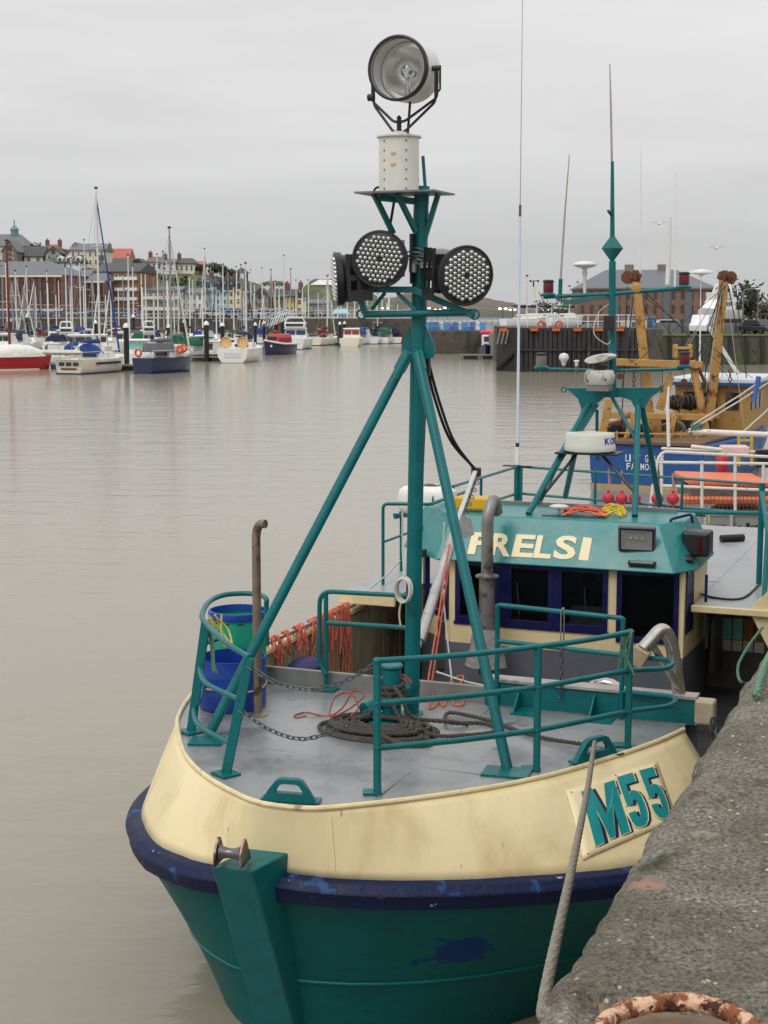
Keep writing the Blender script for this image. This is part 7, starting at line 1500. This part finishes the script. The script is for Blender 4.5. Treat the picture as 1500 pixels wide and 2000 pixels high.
put('hull', hull_(L, B, 1.2, .6, .45), navyh, t, sharp=45); put('belting', M().tube([V(s, y, z) for s, y, z in ((-B * .40, -L * .5, 1.18), (-B * .5, -L * .2, 1.18), (-B * .47, L * .12, 1.22), (-B * .3, L * .32, 1.38), (0, L * .5, 1.65), (B * .3, L * .32, 1.38), (B * .47, L * .12, 1.22), (B * .5, -L * .2, 1.18), (B * .40, -L * .5, 1.18))], .11, 6), gel, t)
c = put('wheelhouse', M().loft([[V(-.95 * k, -1.9, z), V(.95 * k, -1.9, z), V(.8 * k, 1.8 - .3 * i, z), V(-.8 * k, 1.8 - .3 * i, z)] for i, (k, z) in enumerate(((1, 1.15), (.95, 1.9), (.8, 2.3)))]), redh, t, smooth=False, bevel=.08); put('wheelhouse_window', M().box(V(0, 1.62, 1.85), (1.1, .1, .35)), winglass, c, smooth=False); put('mast', M().cyl(V(0, -.3, 2.2), V(0, -.3, 3.9), .07, 8), redh, t); put('searchlight', M().sph(V(0, .6, 2.55), .2, 10), redh, t)
for s in (-1, 1): put('bow_emblem', M().lathe([(.15, 0), (.13, .03)], V(s * .5, L * .40, 1.0), (s * .9, .6, 0), 12), gel, t)
motorboat('large white flybridge motor yacht with navy panels right of the lifeboat', 582, 681, 9.5, R(-8), gel, None, None, True, B=3.7, fb=1.3, glassm=mat('navy panel', S(50, 62, 110), .4))
sailboat('white yacht with maroon sail cover and grey dinghy mid marina', 636, 674, 8, R(-20), gelc, 540, spar, cvr, None, True)
motorboat('white cabin cruiser with red curtains in its windows', 689, 676, 7.6, R(-6), gelc, None, None, False, B=3.0, fb=1.1, glassm=mat('red curtain', S(150, 50, 52), .6))
sailboat('white yacht seen stern on just left of the mast bracket', 736, 671, 8.5, R(-10), gel, 575, spar, cvn, None, True)
motorboat('small white cabin boat with blue canopy beside the red-curtained cruiser', 712, 672, 5.6, R(-25), gel, cvb)
motorboat('small white cabin boat directly left of the teal mast', 772, 670, 6.0, R(-5), gel, None)
motorboat('white boat with navy canopy left of the turquoise-screened boat', 128, 690, 7.5, R(-10), gel, cvn, None, False, B=2.9)
motorboat('white boat with green canvas hood right of the navy yacht', 400, 703, 5.8, R(-40), gel, cvg)
motorboat('grey inflatable-sided boat behind the black pile', 424, 704, 5.0, R(-60), mat('dark rib', S(66, 68, 74), .6), None, B=2.0, fb=.6)
# --- ranks behind: one yacht under each mast that can be told apart
rnd = random.Random(21)
masts = [(13, 512), (30, 530), (60, 522), (75, 545), (100, 552), (115, 548), (128, 522), (147, 505), (156, 512), (172, 470), (180, 537), (222, 548), (240, 536), (257, 500), (266, 520), (275, 534), (290, 535), (314, 498), (320, 492), (326, 508), (332, 548), (352, 545), (370, 540), (377, 545), (386, 535), (405, 487), (414, 560), (426, 560), (440, 518), (449, 530), (461, 522), (470, 518), (483, 550), (490, 528), (511, 524), (528, 527), (536, 550), (557, 500), (571, 526), (577, 548), (605, 548), (641, 538), (655, 545), (668, 560), (692, 560), (700, 556), (716, 540), (727, 545), (748, 562), (762, 568), (5, 520), (92, 530), (198, 560), (305, 540), (395, 560), (500, 555), (548, 560), (590, 560), (620, 570), (680, 575)] + [(q, y_) for q, y_ in ((24, 548), (45, 556), (69, 560), (86, 566), (109, 575), (137, 560), (163, 556), (204, 575), (230, 562), (248, 568), (284, 560), (299, 572), (345, 565), (361, 570), (399, 575), (433, 570), (455, 560), (476, 568), (495, 572), (519, 575), (543, 575), (563, 575), (584, 570), (598, 580), (629, 580), (648, 585), (662, 588), (707, 582), (736, 585), (755, 590), (775, 592))]
ZONES = [(0, 124, 'before the long brick warehouse'), (124, 187, 'before the second brick warehouse'), (187, 276, 'before the orange brick flats'), (276, 354, 'before the low grey building with balconies'), (354, 394, 'before the white flats'), (394, 446, 'before the pale blue gabled houses'), (446, 484, 'before the cream gabled houses'), (484, 530, 'before the steep stone gable'), (530, 600, 'before the stone terrace and yellow gable'), (600, 650, 'below the headland fort'), (650, 800, 'right of the turquoise kiosk')]
ORD = ['first', 'second', 'third', 'fourth', 'fifth', 'sixth', 'seventh', 'eighth', 'ninth', 'tenth', 'eleventh', 'twelfth', 'thirteenth', 'fourteenth', 'fifteenth', 'sixteenth', 'seventeenth', 'eighteenth', 'nineteenth', 'twentieth', 'last']
CN = {id(cvb): 'blue', id(cvn): 'navy', id(cvg): 'green', id(cvr): 'maroon', id(cvy): 'grey'}
for z0, z1, where in ZONES:
    for i, (px, yt) in enumerate(sorted(q for q in masts if z0 <= q[0] < z1)):
        y = rnd.choice([668, 671, 674, 678, 682, 686]) if px < 480 else rnd.choice([664, 667, 670]); cv_ = rnd.choice(CV[:5])
        sailboat('yacht with %s cover, %s back mast from left, %s' % (CN[id(cv_)], ORD[i], where), px, y, rnd.uniform(6.5, 8.5), R(rnd.choice([-15, -10, -5, 165, 170]) + rnd.uniform(-4, 4)), rnd.choice([gel, gel, gelc, gel]), yt, rnd.choice([spar, spar, sparw, sparg]), cv_, 'yachts berthed in the marina ranks', px % 3 == 0)
mb = sorted(rnd.uniform(5, 785) for _ in range(44))
for z0, z1, where in ZONES:
    for i, px in enumerate(q for q in mb if z0 <= q < z1):
        y = rnd.uniform(672, 697) if px < 480 else rnd.uniform(664, 671); tp_ = rnd.choice([None, None, None, None, cvb, cvn, cvg]); nm = 'no canopy' if tp_ is None else 'a %s canopy' % CN[id(tp_)]
        motorboat('motor boat, %s, %s from left, %s' % (nm, ORD[i], where), px, y, rnd.uniform(4.8, 7), R(rnd.uniform(-25, 10)), gel, tp_, 'motor boats berthed in the marina ranks', rnd.random() < .35 and not tp_)
# masts ashore and beyond on the right
for px, yt, D, lab in ((1022, 540, 175, 'yacht laid up ashore left of the white aerial'), (1042, 590, 200, 'yacht laid up ashore behind the pier, blue cover'), (1072, 575, 210, 'yacht laid up ashore below the anemometer'), (1106, 560, 200, 'yacht laid up ashore just left of the brown warehouse'), (1122, 552, 215, 'yacht laid up ashore with the farthest mast beside the brown warehouse')):
    x = xx(px, 630, D); t = thing('sailing_yacht', 'white ' + lab, 'yacht', (x, D, 2.9), R(-60)); put('hull', hull_(5.5, 1.9, .8), gel, t, sharp=45); cabin_(t, 5.5, 1.9, .8, gel); rig(t, 5.5, .8, yz(yt, D) - 3.7, spar, rnd.choice(CV[:3]), 1, stays=False)
    for s in (-.7, .7): put('cradle_leg', M().beam(V(s, -1.5, -.62), V(s * .9, -1.5, .2), .12, .12), galv, t, smooth=False)
# motor cruiser ashore at the right
D = DR + 17; x = xx(1398, 640, D); t = thing('motor_cruiser', 'big white motor cruiser with dark red bottom propped up ashore', 'motor boat', (x, D, 2.3), R(150)); L, B = 9, 3.4
put('hull', M().add(*(lambda h: ([v + V(0, 0, 1.1) for v in h.v], h.f))(hull_(L, B, 1.3, .9))), gel, t, sharp=45); put('antifouling', M().add(*(lambda h: ([V(v.x * .985, v.y * .985, .75 + v.z * .0 + (v.z + .35) * .55) for v in h.v], h.f))(hull_(L, B, 1.0, .9))), mat('dark red bottom', S(110, 44, 44), .7), t, sharp=45)
c = put('cabin', M().loft([[V(-1.2, -2.5, 2.4), V(1.2, -2.5, 2.4), V(1.0, 2.2, 2.4), V(-1.0, 2.2, 2.4)], [V(-1.1, -2.4, 3.5), V(1.1, -2.4, 3.5), V(.8, 1.0, 3.5), V(-.8, 1.0, 3.5)]]), gel, t, smooth=False, bevel=.1); put('side_window', M().box(V(0, -.6, 3.05), (2.28, 2.4, .4)), winglass, c, smooth=False); put('flybridge', M().loft([[V(-1.1, -2.2, 3.5), V(1.1, -2.2, 3.5), V(.9, .6, 3.5), V(-.9, .6, 3.5)], [V(-1.1, -2.4, 4.2), V(1.1, -2.4, 4.2), V(.9, .9, 4.2), V(-.9, .9, 4.2)]]), gel, t, smooth=False, bevel=.08); put('radar_arch', M().tube(fillet([V(-1, -1.8, 4.2), V(-.8, -2, 5.0), V(.8, -2, 5.0), V(1, -1.8, 4.2)], .2), .1, 8), gel, t)
for yy in (-2.5, 1.5): put('prop_stand', M().box(V(0, yy, .45), (1.6, .3, .9)), galv, t, smooth=False)
# small boat with pink buoys beside the pier and its pontoon
p = place(955, 698); t = thing('fishing_boat', 'small white and navy fishing boat with pink buoys on top beside the pier', 'fishing boat', p, R(170)); put('hull', hull_(6.5, 2.2, 1.0, .8, .5), navyh, t, sharp=45); c = put('wheelhouse', M().box(V(-.1, -.6, 1.6), (1.7, 1.9, 1.6)), gel, t, smooth=False, bevel=.08); put('window', M().box(V(-.1, .37, 1.95), (1.2, .05, .5)), winglass, c, smooth=False)
for k in range(7): put('buoy', M().sph(V(-.8 + .25 * k, .2 - .2 * (k % 2), 2.65), .24, 10), mat('pink buoy', S(226, 70, 100), .5), t)
def pontoon(label, px0, px1, y, h, mt, D=None):
    p0, p1 = place(px0, y), place(px1, y); t = thing('pontoon', label, 'pontoon', (p0 + p1) / 2, keep=True); d = (p1 - p0); put('walkway', M().beam(p0 + V(0, .8, .42), p1 + V(0, .8, .42), 1.5, .14), mat('grey deck boards', S(128, 122, 112), .8, var=.2), t, smooth=False)
    n = max(2, int(d.length / 2.2))
    for k in range(n): c = p0.lerp(p1, (k + .5) / n); put('float', M().box(c + V(0, .8, .12), (d.length / n * .7, 1.3, .5)), mt, t, smooth=False, bevel=.06)
pontoon('blue floated pontoon between the red yacht and the oval-sterned yacht', 52, 132, 721, 0, mat('blue float', S(38, 62, 110), .6)); pontoon('dark pontoon finger between the black pile and the navy yacht', 232, 288, 724, 0, mat('black float', S(40, 42, 46), .6)); pontoon('dark pontoon behind the navy yacht, by the second black pile', 376, 440, 706, 0, mat('black float', S(40, 42, 46), .6)); pontoon('low floating pontoon left of the black pier', 900, 978, 702, 0, mat('black float', S(40, 42, 46), .6)); pontoon('small pontoon at the foot of the twin piles', 652, 682, 675, 0, mat('black float', S(40, 42, 46), .6))
# black mooring piles with white caps
for px, y0, y1, lab in ((20, 628, 690, 'leftmost, behind the red yacht'), (55, 620, 684, 'second from left, behind the red yacht'), (188, 632, 688, 'behind the oval-sterned yacht'), (248, 640, 719, 'nearest, left of the navy yacht'), (262, 620, 684, 'thin one behind the nearest pile'), (330, 640, 690, 'behind the navy yacht awning'), (361, 630, 685, 'right of the navy yacht mast'), (404, 635, 706, 'right of the navy yacht by the green hood'), (435, 637, 690, 'beside the big stern-on yacht'), (499, 636, 684, 'left of the lifeboat'), (516, 633, 680, 'immediately left of the lifeboat'), (540, 630, 672, 'behind the lifeboat, left of the pair'), (552, 628, 672, 'behind the lifeboat, right of the pair'), (664, 634, 674, 'left of the twin piles by the red-curtained cruiser'), (673, 633, 672, 'right of the twin piles by the red-curtained cruiser'), (622, 630, 668, 'behind the maroon sail cover'), (744, 633, 668, 'beside the yacht left of the bracket'), (780, 633, 667, 'directly left of the teal mast')):
    p = place(px, y1); H = yz(y0, p.y) - WZ; t = thing('mooring_pile', 'black mooring pile with white cap, ' + lab, 'pile', p, 0, 'black mooring piles in the marina'); r = .24 if px in (248, 404, 435, 20) else .19
    put('shaft', M().cyl(V(0, 0, -1), V(0, 0, H), r, 12), black, t); put('cap', M().lathe([(r * 1.15, H), (r * 1.15, H + .12), (r * .8, H + .3), (.05, H + .42)], n=12), gel, t)
# gangway and wall railing along the promenade
railing('promenade_railing', 'blue railing along the promenade before the brick warehouses', V(-75, 229, ZP + .06), V(xx(270, 620, 229), 229, ZP + .06), 40, 1.4, bluer, r=.05); railing('promenade_railing', 'pale railing along the promenade right of the flats', V(xx(275, 620, 229), 229, ZP + .06), V(xx(830, 620, 229), 229, ZP + .06), 44, 1.2, whr, r=.03)
a, b = wd_(520, 638, 200), wd_(570, 618, 226); gw = thing('gangway', 'lattice gangway sloping down from the promenade to the pontoons', 'gangway', a, keep=True); put('deck', M().beam(a, b, 1.2, .12), galv, gw, smooth=False)
for s in (-.6, .6):
    put('handrail', M().tube([a + V(s, 0, 1.0), b + V(s, 0, 1.0)], .05, 6), gel, gw)
    for k in range(10): p0, p1 = a.lerp(b, k / 10), a.lerp(b, (k + 1) / 10); put('lattice', M().tube([p0 + V(s, 0, 0), p1 + V(s, 0, 1.0)], .035, 5), gel, gw)
# gulls
for px, y, lab in ((1287, 437, 'gull flying left of the white tube aerial'), (1400, 485, 'gull flying high above the right-hand gantry head')):
    c = wd_(px, y, 110); t = thing('gull', lab, 'gull', c); put('body', M().sph(V(0, 0, 0), .12, 8, (1, 2.2, .8)), gel, t)
    for s in (-1, 1): put('wing', M().prism([V(0, -.1, 0), V(s * .32, .0, .14), V(s * .6, -.12, .05), V(s * .3, -.16, .1)][::s], V(0, 0, .02)), sparg, t, smooth=False)
